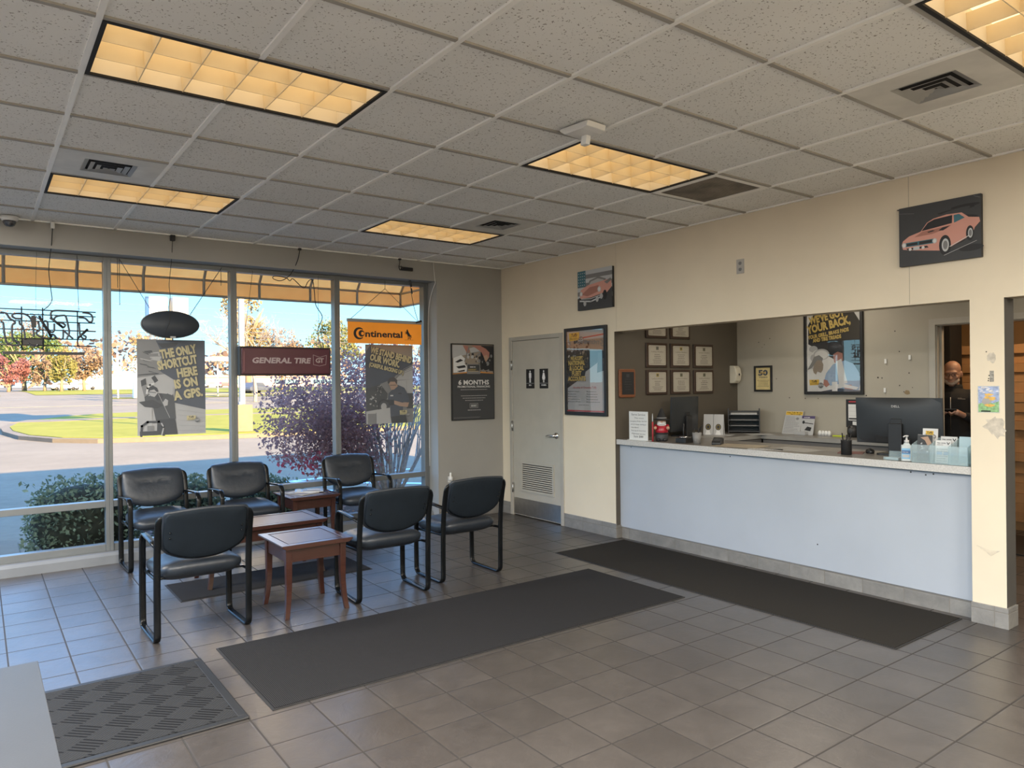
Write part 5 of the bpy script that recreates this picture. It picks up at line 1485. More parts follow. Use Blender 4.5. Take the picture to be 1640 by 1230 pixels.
# ------------------------------------------------------------------ things on the service counter
ZC = 1.0045
t = thing('message_board', 'small white board with handwritten notes standing at counter left end', 'board', (0.058, -2.228, ZC), rz=-0.02)
b = MB(); b.box((-0.003, -0.128, 0.004), (0.004, 0.128, 0.285)); b.build('board', mat('whiteboard', (0.72, 0.72, 0.70), 0.3, var=.02), t, bev=.001)
b = MB(); b.box((-0.03, -0.128, 0), (0.05, 0.128, 0.004)); b.build('foot', M_white, t)
A = Art(0.0002, 0.0); q = random.Random(11)
for k, (tt, w_, dx) in enumerate((('Serve Service', .19, 0), ('The most', .13, .01), ('Complete Brake Service', .23, 0), ('and oil change starting at', .21, 0), ('standard', .10, -.05), ('Tune ups & more from', .20, 0), ('Alignment service', .19, 0), ('Sam $88', .13, 0))):
    A.text(tt, .128 + dx, .245 - .031 * k, .013 if k not in (0, 7) else .02, 0, width=w_, shear=.15, rot=q.uniform(-.02, .03))
o = A.build('handwriting', [P_dk], t); o.matrix_basis = plane_M((-.0033, .128, 0), (0, -1, 0), (0, 0, 1))

# gnome
gn = thing('gnome_figurine', 'small gnome figurine with black pointed hat and red coat on the counter', 'figurine', (0.175, -2.425, ZC), rz=0.72)
b = MB(); b.lathe([(0.0, 0), (.055, 0), (.062, .02), (.064, .05), (.058, .075), (0, .08)], 18); b.build('trousers', P_dk, gn)
b = MB(); b.lathe([(.05, .07), (.064, .085), (.066, .105), (.056, .14), (.04, .165), (0, .17)], 18, sy=.95)
for s_ in (-1, 1): b.capsule((0, .055 * s_, .145), (-.045, .062 * s_, .125), .018, .015)
b.build('coat', mat('glossy_red', (.38, .015, .03), .3, var=.05), gn)
b = MB(); b.lathe([(.067, .072), (.068, .078), (.066, .083)], 18); b.build('belt', P_blk, gn)
b = MB(); b.ball((-.005, 0, .185), (.042, .042, .04)); b.ball((-.052, -.0, .185), .012)
for s_ in (-1, 1): b.ball((-.06, .06 * s_, .13), .017)
b.build('face', mat('gnome_skin', (.52, .30, .20), .4, var=.05), gn)
b = MB(); b.lathe([(.0, .11), (.02, .125), (.040, .155), (.044, .175), (.036, .19), (.0, .19)], 16, c=(-.022, 0, 0), sx=.8)
for s_ in (-1, 1): b.capsule((-.055, 0, .172), (-.05, .038 * s_, .162), .012, .006)
b.build('beard', P_wh, gn)
b = MB(); b.lathe([(.085, .205), (.088, .208), (.05, .216), (.044, .235), (.03, .27), (.015, .305), (0, .33)], 18); b.build('hat', M_blackm, gn)
b = MB(); b.lathe([(.049, .217), (.050, .226), (.047, .23)], 18); b.build('hat_band', P_gr, gn)
for s_ in (-1, 1):
    b = MB(); b.ball((-.045, .03 * s_, .014), (.04, .022, .016)); b.build('boot', P_blk, gn)
b = MB(); b.tube([(-.07, .085, 0), (-.07, .085, .19)], .008, 8); b.build('staff', P_red, gn)
b = MB(); b.lathe([(.0, 0), (.016, .01), (.014, .05), (.004, .085), (0, .088)], 8, c=(-.07, .085, .185), sy=.4); b.build('staff_tip', P_chr, gn)

t = thing('scanner_stand', 'small black stand with upright rod and silver dish on the counter', 'stand', (0.16, -2.715, ZC))
b = MB(); b.box((-.05, -.062, 0), (.06, .062, .045)); b.build('base', M_black, t, bev=.005)
b = MB(); b.tube([(.03, .03, .045), (.03, .03, .175)], .008, 8); b.build('post', M_black, t)
b = MB(); b.lathe([(0, .046), (.04, .048), (.045, .056), (.03, .062), (0, .064)], 14, c=(-.01, -.005, 0)); b.build('dish', M_chrome, t)
b = MB(); b.tube(catmull([(.05, 0, .03), (.12, -.05, .06), (.10, -.12, .14), (.14, -.10, .16), (.16, -.02, .08), (.12, .06, .01)], 6), .004); b.build('coiled_cord', M_cord, t)

t = thing('pen_cup', 'grey tapered cup holding dark pens on the counter by the gnome', 'cup', (0.14, -2.885, ZC))
b = MB(); b.lathe([(.0, 0), (.031, 0), (.043, .105), (.040, .105), (.030, .006), (0, .006)], 20); b.build('cup', mat('grey_cup', (.22, .215, .21), .5), t)
for k, (a, e) in enumerate(((0.3, .02), (1.6, -.025), (3.0, .02), (4.4, -.01))):
    b = MB(); b.tube([(.018 * math.cos(a), .018 * math.sin(a), .01), (.036 * math.cos(a), .036 * math.sin(a), .135 + e * .5)], .0042, 6); b.build('pen', M_black, t)

t = thing('card_terminal', 'black card payment terminal lying on the counter beside the grey cup', 'terminal', (0.235, -3.045, ZC), rz=0.5)
b = MB(); b.prism([(-.085, 0), (.085, 0), (.085, .05), (.03, .062), (-.07, .035), (-.085, .02)], -.042, .042, axis=1); b.build('housing', M_black, t, bev=.006)
b = MB(); b.box((-.06, -.03, 0), (-.005, .03, .002)); o = b.build('keypad', P_dk, t); o.matrix_basis = Matrix.Translation((0, 0, .052)) @ Matrix.Rotation(-.26, 4, 'Y')
b = MB(); b.box((.03, -.03, 0), (.075, .03, .002)); o = b.build('screen', P_gr, t); o.matrix_basis = Matrix.Translation((0, 0, .067)) @ Matrix.Rotation(.2, 4, 'Y')

def monitor(name_label, loc, rz, w, h, bottom, tilt, logo):
    """local: screen faces +X away from the lobby, rear casing faces -X"""
    t = thing('computer_monitor', name_label, 'monitor', loc, rz)
    Mx = Matrix.Translation((0, 0, bottom)) @ Matrix.Rotation(tilt, 4, 'Y')
    b = MB()
    n = 10; vs = []; fs = []
    for k in range(n + 1):
        for l in range(n + 1):
            u, v_ = -1 + 2 * k / n, l / n
            bulge = .030 * (1 - abs(u) ** 2.5) * (1 - abs(2 * v_ - 1) ** 2.5) ** .7 if 0 < l < n else 0
            vs.append((-.012 - bulge, u * w / 2, v_ * h))
    for k in range(n):
        for l in range(n):
            a = k * (n + 1) + l
            fs.append((a, a + 1, a + n + 2, a + n + 1))
    b.add(vs, fs, 0, True, Mx); b.box((-.013, -w / 2, 0), (.008, w / 2, h), 0, Mx); b.build('casing', mat('monitor_back', (.024, .027, .030), .42, var=.05), t, bev=.003)
    b = MB(); b.box((.008, -w / 2 + .008, .02), (.0095, w / 2 - .008, h - .008), 0, Mx); b.build('screen', P_blk, t)
    b = MB(); b.box((-.075, -.05, 0), (-.055, .05, bottom + h * .45)); b.box((-.056, -.04, bottom + h * .3), (-.03, .04, bottom + h * .55)); b.build('neck', M_black, t, bev=.004)
    b = MB(); b.prism(rrect(.20, .26, .03, cx=.0, cy=0), 0, .012); o = b.build('foot', M_black, t); o.location = (-.01, 0, 0)
    if logo:
        A = Art(.0003, 0); A.text('DELL', 0, 0, .016, 0, bold=.03, xs=1.2); o = A.build('emblem', [P_lg], t); o.matrix_basis = Mx @ plane_M((-.0432, .0, h * .80), (0, -1, 0), (0, 0, 1))
    return t
mon = monitor('large dark monitor seen from behind, at counter right end', (0.47, -4.555, ZC), 0.05, .632, .355, .082, -.05, True)
b = MB(); b.box((-.034, -.10, .0), (-.0305, .16, .055)); o = b.build('port_cover', M_blackm, mon); o.location = (0, 0, .09)
for k in range(3):
    b = MB(); b.tube(catmull([(-.045, -.08 + .05 * k, .11), (-.07, -.09 + .04 * k, .06), (-.05, -.14 + .02 * k, .01), (-.02, -.17, .006)], 6), .004); b.build('cable', M_cord, mon)
monitor('smaller dark monitor turned sideways on the counter beside the gnome', (0.85, -2.125, 1.0005), PI / 2 + .12, .50, .365, .055, -.04, False)

for k, (y, lab) in enumerate(((.06, 'pale tent card with dark yellow badge beside the smaller monitor'), (-.05, 'pale tent card with dark yellow badge beside the letter tray'))):
    cy_ = math.cos(.40) * y; t = thing('tent_card', lab, 'card', (1.24 - math.sin(.40) * y, -2.215 + cy_, 1.0005), rz=0.40, group='tent cards on the rear counter')
    b = MB(); b.prism([(-.03, 0), (-.028, 0), (.012, .22), (.01, .22)], -.053, .053, axis=1); b.prism([(.05, 0), (.052, 0), (.012, .22), (.01, .22)], -.053, .053, axis=1); b.build('card', P_lg, t)
    A = Art(.0003, .0006); A.poly([(-.03, 0), (0, .10), (.03, 0)], 1); A.ell(0, .085, .03, .035, 0); A.ell(0, .085, .022, .026, 2); A.ell(0, .085, .016, .02, 0)
    o = A.build('print', [P_blk, P_wh, C('dark_gold', .22, .16, .03)], t); o.matrix_basis = plane_M((-.0305, 0, 0), (0, -1, 0), (.04, 0, .22))
t = thing('letter_tray', 'black four-tier letter tray in the office corner with papers', 'tray', (1.765, -2.215, 1.0005), rz=math.radians(36))
for y in (-.165, .165):
    b = MB(); b.prism([(-.13, 0), (.13, 0), (.13, .25), (.10, .265), (-.10, .262), (-.13, .275)], y - .005, y + .005, axis=1); b.build('side_panel', M_black, t)
b = MB(); b.box((.122, -.16, 0), (.13, .16, .24)); b.build('rear_panel', M_black, t)
for z in (.012, .075, .138, .2):
    b = MB(); b.box((-.12, -.16, z), (.122, .16, z + .005)); b.box((-.12, -.16, z + .005), (-.114, .16, z + .014)); sf = b.build('shelf', M_black, t)
    if z > .05:
        b = MB(); b.box((-.125, -.14, z + .0055), (.11, .14, z + (.02 if z > .19 else .009))); b.build('paper_stack', P_lg, sf)
q = random.Random(21)
def paper(x, y, z, rz, w, h, label, m_, group):
    b = MB(); b.box((-w / 2, -h / 2, 0), (w / 2, h / 2, .0012)); o = b.build('paper_sheet', m_); o.location = (x, y, z); o.rotation_euler = (0, 0, rz); tag(o, label, 'paper', group)
    A = Art(.0002, .0013); A.lines_of_text(-w * .4, w * .4, h * .35, .006, 0, 8, h * .09, q); p_ = A.build('print', [P_gr], o)
pt = C('paper_tan', .30, .25, .18); pg = C('paper_shade', .30, .29, .27)
paper(.25, -3.28, ZC, .2, .30, .42, 'tan printed sheet lying on the counter behind the terminal', pt, 'loose sheets on the counter')
paper(.28, -3.80, ZC, -.1, .28, .40, 'grey printed sheet lying mid counter left of mesh pen holder', pg, 'loose sheets on the counter')
paper(.12, -3.62, ZC, .5, .12, .28, 'narrow white slip lying near the counter front edge', P_lg, 'loose sheets on the counter')
paper(1.25, -2.28, 1.0005, .4, .21, .28, 'pale sheet lying in front of the letter tray', P_lg, 'loose sheets on the rear counter')
paper(1.62, -2.52, 1.0005, .9, .21, .26, 'pale sheet lying right of the letter tray at the corner', P_lg, 'loose sheets on the rear counter')
paper(.95, -2.42, 1.0005, .1, .21, .28, 'dark edged sheet lying left of the letter tray', pg, 'loose sheets on the rear counter')

t = thing('brochure_stand', 'tall white price card with yellow header leaning on office back wall', 'card', (1.885, -2.72, 1.0005))
b = MB(); b.prism([(0, 0), (.003, 0), (.093, .245), (.09, .245)], -.105, .105, axis=1); b.build('card', P_lg, t)
A = Art(.0003, .0004); q = random.Random(31); A.rect(-.10, .215, .10, .255, 0); A.text('Help Tuffy Be the', 0, .236, .014, 1, width=.18, bold=.02); A.text('Best on Google', .02, .219, .012, 1, width=.12, bold=.02); A.lines_of_text(-.09, .09, .19, .006, 2, 11, .017, q); A.ell(.05, .175, .018, .014, 2)
o = A.build('print', [P_yel, P_blk, P_gr], t); o.matrix_basis = plane_M((0, 0, 0), (0, -1, 0), (.09, 0, .245))
t = thing('card_holder', 'white display card with purple header and small box on the rear counter', 'card', (1.86, -2.905, 1.0005))
b = MB(); b.prism([(.03, 0), (.033, 0), (.083, .20), (.08, .20)], -.075, .075, axis=1); b.build('card', P_lg, t)
b = MB(); b.box((-.03, -.02, 0), (.03, .105, .035)); b.build('tray', P_lg, t, bev=.002)
A = Art(.0003, .0004); A.rect(-.075, .175, .075, .205, 0); A.lines_of_text(-.05, .05, .184, .010, 2, 1, .02, q); A.line([(-.05, .13), (.06, .12)], .008, 1); A.ell(-.05, .135, .014, .018, 1); A.poly([(-.03, .05), (.04, .04), (.05, .08), (0, .09)], 1)
o = A.build('print', [C('purple', .08, .06, .14), P_blk, P_wh], t); o.matrix_basis = plane_M((.03, 0, 0), (0, -1, 0), (.05, 0, .20))
b = MB(); b.lathe([(.0, 0), (.020, 0), (.022, .03), (.012, .05), (0, .054)], 10); small = b.build('small_bottle', P_wh)
for k, w_ in enumerate(('leftmost, next to the display card', 'second from the display card', 'third from the display card', 'last one, nearest the yellow notes')):
    o = small if k == 0 else small.copy()
    if k: COL.objects.link(o)
    o.location = (1.90, -3.055 - .034 * k, 1.0005); tag(o, 'small white rounded bottle on rear counter, ' + w_, 'bottle', 'small white bottles on the rear counter')
b = MB(); b.box((-.03, -.05, 0), (.03, .05, .012)); tag(b.build('sticky_notes', mat('neon_yellow', (.50, .58, .04), .6, var=.05), bev=.001), 'neon yellow sticky note pad on the rear counter', 'sticky notes'); bpy.data.objects['sticky_notes'].location = (1.90, -3.26, 1.0005)
t = thing('desk_speaker', 'rounded black speaker on the rear counter beside the big monitor', 'speaker', (1.92, -3.40, 1.0005))
b = MB(); b.lathe([(0, 0), (.04, 0), (.05, .02), (.055, .06), (.05, .10), (.03, .12), (0, .125)], 16); b.build('housing', M_black, t)
b = MB(); b.ball((-.05, 0, .065), (.01, .03, .03)); b.build('grille', P_dk, t)

t = thing('mesh_pen_holder', 'black mesh pen holder on the counter left of the mouse', 'pen holder', (0.20, -4.285, ZC))
b = MB(); b.lathe([(.0, 0), (.039, 0), (.039, .105), (.041, .107), (.041, .111), (.038, .111), (.037, .004), (0, .004)], 20); b.build('mesh_cup', mat('black_mesh', (.016, .016, .017), .5, var=.5, vscale=200, bump=.6, bscale=300), t)
for k, (a, h_) in enumerate(((.4, .15), (1.7, .165), (2.6, .14), (4.0, .155), (5.2, .16))):
    b = MB(); b.tube([(.012 * math.cos(a), .012 * math.sin(a), .008), (.032 * math.cos(a), .032 * math.sin(a), h_)], .0045, 6); b.build('pen', M_black, t)
t = thing('computer_mouse', 'black computer mouse on the counter before the big monitor', 'mouse', (0.43, -4.35, ZC), rz=.6)
b = MB(); b.ball((0, 0, .012), (.055, .033, .026), seg=16); b.build('shell', M_black, t)
b = MB(); b.tube([(-.035, 0, .036), (-.02, 0, .041)], .004, 6); b.build('wheel', P_dk, t)
b = MB(); b.box((-.10, -.09, 0), (.10, .09, .003)); o = b.build('mouse_pad', C('mouse_pad_red', .16, .06, .05)); o.location = (.36, -4.235, ZC); o.rotation_euler = (0, 0, .4); tag(o, 'dull red mouse pad on the counter beside the mouse', 'mouse pad')
M_clear = glass_mat('clear_acrylic', (0.94, 0.98, 0.99), 1.49, 0.06)
nt = M_clear.node_tree; lk = [l for l in nt.links if l.to_node.type == 'OUTPUT_MATERIAL'][0]; src = lk.from_socket
df = nt.nodes.new('ShaderNodeBsdfDiffuse'); df.inputs[0].default_value = (.62, .76, .80, 1); m2 = nt.nodes.new('ShaderNodeMixShader'); m2.inputs[0].default_value = .22
nt.links.new(src, m2.inputs[1]); nt.links.new(df.outputs[0], m2.inputs[2]); nt.links.new(m2.outputs[0], lk.to_socket)
t = thing('card_tray', 'small clear acrylic card holder on the counter left of hand sanitizer', 'card holder', (0.075, -4.70, ZC))
b = MB(); b.box((-.03, -.052, 0), (.035, .052, .004)); b.prism([(.03, .004), (.035, .004), (.048, .06), (.043, .06)], -.045, .045, axis=1); b.box((-.03, -.052, .004), (-.026, .052, .022)); b.build('acrylic', M_clear, t)
b = MB(); b.box((-.02, -.045, .004), (.02, .045, .016)); b.build('business_cards', C('card_stock', .42, .46, .50), t)
t = thing('hand_sanitizer', 'clear pump bottle of hand sanitizer with blue label on counter', 'bottle', (0.058, -4.805, ZC), rz=.25)
b = MB(); b.prism(rrect(.038, .07, .015, 4), .002, .115); b.lathe([(.026, .115), (.015, .128), (.013, .132), (0, .132)], 14, sx=.7); b.build('bottle_body', mat('clear_gel', (.55, .60, .60), .12, var=.02, coat=.6), t, bev=.004)
b = MB(); b.box((-.0205, -.027, .018), (-.0195, .027, .092)); lb = b.build('label_sheet', C('label_blue', .20, .42, .62), t)
A = Art(.0002, .0003); A.rect(-.027, .055, .027, .078, 0); A.rect(-.022, .028, .022, .048, 1); A.lines_of_text(-.022, .022, .063, .006, 1, 1, .01, random.Random(6)); o = A.build('print', [C('label_navy', .06, .14, .30), P_lg], lb); o.matrix_basis = plane_M((-.0206, 0, 0), (0, -1, 0), (0, 0, 1))
b = MB(); b.lathe([(.016, .13), (.016, .148), (.007, .15), (.006, .172), (.013, .174), (.013, .182), (0, .184)], 12); b.tube([(0, 0, .178), (-.02, .008, .178), (-.034, .013, .172)], .005, 6); b.build('pump', mat('pump_grey', (.50, .50, .50), .4, var=.03), t)

# clear brochure holder with leaflets
t = thing('brochure_holder', 'clear acrylic brochure holder full of leaflets at counter right end', 'brochure holder', (0.105, -5.035, ZC))
b = MB()
w2 = .178
b.box((-.085, -w2, 0), (.075, w2, .003)); b.box((-.085, -w2, .003), (-.082, w2, .125)); b.box((.072, -w2, .003), (.075, w2, .17))
for y in (-w2, -.063, .060, w2 - .003):
    b.prism([(-.085, 0), (.075, 0), (.075, .17), (-.085, .125)], y, y + .003, axis=1)
b.prism([(-.0815, .003), (-.0785, .003), (-.0785, .12), (-.0815, .12)], -w2, -.055, axis=1)
b.build('acrylic', M_clear, t)
def leaflet(y, z, w, h, x, label, cols, kind):
    lt = thing('leaflet', label, 'leaflet', (0.105 + x, -5.035 + y, ZC + z), group='leaflets in the clear holder')
    b = MB(); b.prism([(0, 0), (.006, 0), (.022, h), (.016, h)], -w / 2, w / 2, axis=1); b.build('card', P_wh, lt)
    A = Art(.0003, .0005); q = random.Random(int(h * 1000))
    if kind == 0:
        A.rect(-w * .3, h * .78, w * .22, h * .93, 0); A.text('Tuffy', -w * .04, h * .85, h * .06, 1, bold=.03, shear=.2); A.text('TIRE & AUTO', -w * .04, h * .795, h * .035, 1, bold=.02); A.ell(w * .27, h * .76, w * .12, w * .12, 1); A.ell(w * .27, h * .76, w * .09, w * .09, 2)
    elif kind == 1:
        A.rect(-w / 2, 0, w / 2, h, 1); engine(A, 0, h * .55, w * .35, q, 1, 2); A.poly([(-w * .3, h * .9), (w * .2, h * .95), (w * .45, h * .7), (w * .2, h * .6), (0, h * .8)], 3)
    else:
        A.text('TIRE OFFER', -w * .12, h * .86, h * .05, 1, width=w * .6, bold=.02); A.text('REBATES', -w * .2, h * .79, h * .04, 4, width=w * .4, bold=.02); A.line([(w * .25, h * .92), (w * .33, h * .84), (w * .41, h * .92)], w * .05, 1); A.lines_of_text(-w * .4, w * .4, h * .6, .006, 4, 6, .016, q); A.rect(-w * .4, h * .36, -w * .05, h * .5, 5); A.rect(w * .05, h * .36, w * .4, h * .5, 5)
    o = A.build('print', cols, lt); o.matrix_basis = plane_M((0, 0, 0), (0, -1, 0), (.016, 0, h))
lc = [P_yel, P_blk, P_lg, P_skin, P_gr, P_blue]
leaflet(.118, .0045, .10, .225, .045, 'white leaflet with yellow shop plate, tallest in the clear holder', lc, 0)
leaflet(.119, .0045, .100, .185, -.03, 'leaflet with photo of hands and engine at left of clear holder', [P_blk, P_dk, P_lg, P_skin, P_gr, P_blue], 1)
leaflet(-.003, .0045, .105, .175, .045, 'rear white leaflet with dark V mark in middle of clear holder', lc, 2)
leaflet(.004, .0045, .098, .152, -.025, 'front white leaflet with dark V mark in middle of clear holder', lc, 2)
b = MB(); b.prism([(0, 0), (.005, 0), (.02, .18), (.015, .18)], -.045, .045, axis=1); o = b.build('leaflet', C('ice_blue', .50, .66, .72)); o.location = (.105 + .03, -5.035 - .12, ZC + .0045); tag(o, 'plain ice-blue leaflet at right end of the clear holder', 'leaflet', 'leaflets in the clear holder')
b = MB(); b.box((-.02, -.03, 0), (.02, .03, .135)); o = b.build('phone_charger', M_black, bev=.004); o.location = (.30, -5.02, ZC); tag(o, 'small black upright box behind the clear leaflet holder', 'box')

# ------------------------------------------------------------------ back room
M_card = mat('cardboard', (0.50, 0.29, 0.135), .8, var=.15, vscale=4)
zz = .0
q = random.Random(14)
k = 0
while zz < 1.93:
    h_ = q.uniform(.085, .125)
    if zz + h_ > 1.96: break
    t = MB()
    w_, d_ = q.uniform(.9, .96) / 2, q.uniform(.52, .56) / 2
    t.box((-d_, -w_, .001), (d_, w_, h_ - .002)); t.box((-d_ - .002, -w_ * .02, h_ * .3), (-d_, w_ * .1, h_ * .6), 1)
    o = t.build('cardboard_box', [M_card, M_blackm], bev=.004); o.location = (3.75 + q.uniform(-.02, .02), -4.19 + q.uniform(-.02, .02), zz)
    tag(o, 'flat cardboard carton in the tall stack behind the man', 'box', 'flat cartons stacked in the back room')
    zz += h_; k += 1
t = thing('notice_board', 'black and white notice just inside the back room door, beside the man', 'notice', M=onX(3.1, -3.60, 1.88))
b = MB(); b.box((0, 0, 0), (.17, .34, .01)); b.build('board', P_blk, t)
A = Art(.0003, .0102); q = random.Random(9)
for z in (.03, .14, .24): A.poly([(.05, z), (.165, z + .01), (.165, z + .07), (.08, z + .085)], 0)
A.build('print', [C('notice_blue_white', .40, .46, .56)], t)
t = thing('shade_upright', 'tall dark upright added in the back room for a shadowed wall edge, carrying the notice', 'stand', (3.2, -3.725, 0))  # added dark block in place of the shadowed wall edge
b = MB(); b.box((-.08, -.10, 0), (.20, .12, 2.3)); b.build('shade_block', M_blackm, t, bev=.01)
b = MB(); b.box((-.10, -.11, 2.3), (.22, .14, 2.33)); b.build('top', M_black, t)
t = thing('wall_board', 'black slatted board in the back room past the pillar', 'board', M=onX(4.39, -5.25, 1.30))
b = MB(); b.box((0, 0, 0), (1.1, .80, .02)); b.build('board', M_blackm, t)
for z in (.1, .2, .3, .4, .5, .6, .7):
    b = MB(); b.box((.02, z, .02), (1.08, z + .02, .03)); b.build('slat', M_black, t)
t = thing('black_cabinet', 'black cabinet with grey lettering in the back room at far right edge', 'cabinet', (3.0, -5.45, 0))
b = MB(); b.box((-.3, -.5, 0), (.3, .42, 1.0)); b.build('body', M_blackm, t, bev=.01)
A = Art(.0005, 0); 
for k, tt in enumerate(('DAY', '7-')): A.text(tt, -.30, .60 - .12 * k, .07, 0, align='L', bold=.02); A.lines_of_text(-.38, .3, .80 - .06 * k, .03, 0, 1, .06, random.Random(k))
o = A.build('lettering', [P_gr], t); o.matrix_basis = plane_M((-.301, 0, 0), (0, -1, 0), (0, 0, 1))
b = MB(); b.box((-.45, -.6, 0), (.45, .6, .012)); o = b.build('floor_mat', P_blk, bev=.003); o.location = (2.7, -4.75, .0005); tag(o, 'black floor mat on the back room floor at the far right edge', 'mat')

# ------------------------------------------------------------------ the man in the doorway
M_skin = mat('skin', (.40, .23, .165), .5, var=.06, vscale=14)
def remesh(o, vox, it=6):
    r = o.modifiers.new('remesh', 'REMESH'); r.mode = 'VOXEL'; r.voxel_size = vox; r.use_smooth_shade = True
    k = o.modifiers.new('smooth', 'SMOOTH'); k.factor = .5; k.iterations = it
    return o
pm = thing('person', 'bald man with glasses in black jacket, looking down at phone in the doorway', 'person', (2.54, -4.085, 0.0005), rz=math.radians(105))
b = MB()
# head, tilted forward: crown, brow, cheeks, jaw, nose, ears, neck
hd = Matrix.Translation((0, .045, 1.625)) @ Matrix.Rotation(-.14, 4, 'X')
def hb(c, r): b.ball((0, 0, 0), r, 0, 20, M=hd @ Matrix.Translation(c))
hb((0, -.012, .045), (.076, .094, .085)); hb((0, .012, -.005), (.070, .078, .085)); hb((0, .036, -.062), (.052, .050, .048)); hb((0, .060, -.093), (.030, .026, .022))
hb((0, .075, .028), (.058, .022, .016))
for s_ in (-1, 1):
    hb((.040 * s_, .058, -.022), (.024, .026, .022)); hb((.079 * s_, -.005, -.005), (.010, .018, .030)); hb((.031 * s_, .079, .006), (.013, .010, .009))
b.capsule(hd @ V((0, .088, .010)), hd @ V((0, .108, -.030)), .010, .014); hb((.012, .098, -.033), (.009, .009, .008)); hb((-.012, .098, -.033), (.009, .009, .008))
hb((0, .086, -.060), (.024, .010, .006)); hb((0, .084, -.070), (.020, .010, .006))
b.capsule((0, -.01, 1.42), (0, .015, 1.56), .062, .056)
b.capsule((0, 0, .98), (0, 0, 1.36), .125, .125); b.capsule((-.13, 0, 1.40), (.13, 0, 1.40), .07, .07)
for s_ in (-1, 1):
    b.capsule((.09 * s_, 0, .93), (.10 * s_, .01, .50), .075, .052); b.capsule((.10 * s_, .01, .50), (.10 * s_, -.02, .08), .050, .036); b.capsule((.10 * s_, -.02, .055), (.11 * s_, .14, .04), .038, .03)
    b.capsule((.19 * s_, -.01, 1.40), (.265 * s_, -.01, 1.13), .046, .040); b.capsule((.265 * s_, -.01, 1.13), (.115 * s_, .275, 1.235), .040, .027)
    # hand: palm, four curled fingers under the phone, thumb on top
    w_ = V((.115 * s_, .275, 1.235)); p_ = V((.075 * s_, .345, 1.262))
    b.capsule(w_, p_, .026, .030)
    for k in range(4):
        k0 = p_ + V((-.012 * s_, -.022 + .018 * k, -.004 + .004 * k)); L_ = (.040, .046, .044, .036)[k]
        k1 = k0 + V((-L_ * .85 * s_, .008, -.020)); k2 = k1 + V((-L_ * .35 * s_, .004, .018))
        b.capsule(k0, k1, .0100, .0088); b.capsule(k1, k2, .0088, .0075)
    t0 = w_ + V((-.012 * s_, .030, .016)); t1 = t0 + V((-.022 * s_, .030, .026)); t2 = t1 + V((-.028 * s_, .018, .004))
    b.capsule(t0, t1, .0125, .0105); b.capsule(t1, t2, .0105, .0085)
remesh(b.build('body', M_skin, pm), .0058, 4)
b = MB()
b.capsule((0, .0, .93), (0, .0, 1.34), .165, .168); b.capsule((-.15, -.005, 1.395), (.15, -.005, 1.395), .082, .082); b.capsule((0, -.015, 1.36), (0, .0, 1.475), .13, .078); b.capsule((-.08, .02, .98), (.08, .02, .98), .13, .13)
for s_ in (-1, 1):
    b.capsule((.20 * s_, -.01, 1.395), (.275 * s_, -.01, 1.125), .076, .064); b.capsule((.275 * s_, -.01, 1.125), (.135 * s_, .24, 1.222), .063, .043)
remesh(b.build('jacket', mat('black_jacket', (.005, .005, .006), .85, var=.2, vscale=12), pm), .011, 6)
b = MB(); b.lathe([(.078, 1.455), (.085, 1.49), (.080, 1.52), (.070, 1.522), (.068, 1.46)], 20, sy=.95); b.build('collar', MATS['black_jacket'], pm)
b = MB(); b.tube([(0, .167, 1.40), (0, .172, 1.30), (0, .170, 1.05)], .003, 6); b.build('zipper', M_steel, pm)
A = Art(.0005, 0); A.rect(-.035, -.004, .035, .004, 0); A.lines_of_text(-.03, .03, .006, .008, 0, 1, .02, random.Random(4)); o = A.build('chest_emblem', [P_tan], pm); o.matrix_basis = plane_M((-.09, .158, 1.385), (-1, .35, 0), (0, .25, 1))
b = MB()
for s_ in (-1, 1):
    b.capsule((.09 * s_, 0, .94), (.10 * s_, .01, .50), .105, .075); b.capsule((.10 * s_, .01, .50), (.10 * s_, -.02, .09), .073, .062)
b.capsule((-.06, 0, .95), (.06, 0, .95), .12, .12)
remesh(b.build('trousers', C('dark_jeans', .015, .018, .028), pm), .012, 5)
for s_ in (-1, 1):
    b = MB(); b.capsule((.10 * s_, -.05, .045), (.112 * s_, .16, .042), .044, .042); b.box((.058 * s_ - .01, -.09, 0), (.15 * s_ + .01, .19, .02)); remesh(b.build('shoe', M_black, pm), .010, 4)
b = MB()
for k in range(15):
    a = PI * (k - 7) / 16
    b.ball((0, 0, 0), (.017, .012, .020), 0, 8, M=hd @ Matrix.Translation((.056 * math.sin(a), .036 + .048 * math.cos(a), -.083 + .030 * abs(math.sin(a)) ** 2)))
remesh(b.build('beard', mat('grey_beard', (.34, .27, .22), .9, var=.25, vscale=60), pm), .006, 4)
b = MB()
for s_ in (-1, 1):
    b.tube([hd @ V((.033 * s_ + .026 * math.cos(a), .101, .004 + .017 * math.sin(a))) for a in [2 * PI * k / 14 for k in range(14)]], .0013, 6, closed=True)
    b.tube([hd @ V((.059 * s_, .100, .008)), hd @ V((.078 * s_, .06, .010)), hd @ V((.083 * s_, -.01, .008))], .0013, 6)
b.tube([hd @ V((-.008, .102, .008)), hd @ V((.008, .102, .008))], .0020, 6); b.build('glasses', M_black, pm)
for s_ in (-1, 1):
    b = MB(); b.ball(hd @ V((.031 * s_, .084, .004)), (.0095, .006, .005)); b.build('eye', P_dk, pm)
b = MB(); b.box((-.078, -.038, -.0045), (.078, .038, .0045)); o = b.build('mobile_phone', M_black, bev=.004)
o.matrix_world = pm.matrix_basis @ Matrix.Translation((0, .352, 1.275)) @ Matrix.Rotation(.55, 4, 'X'); tag(o, 'black mobile phone held in the man\'s two hands', 'phone')
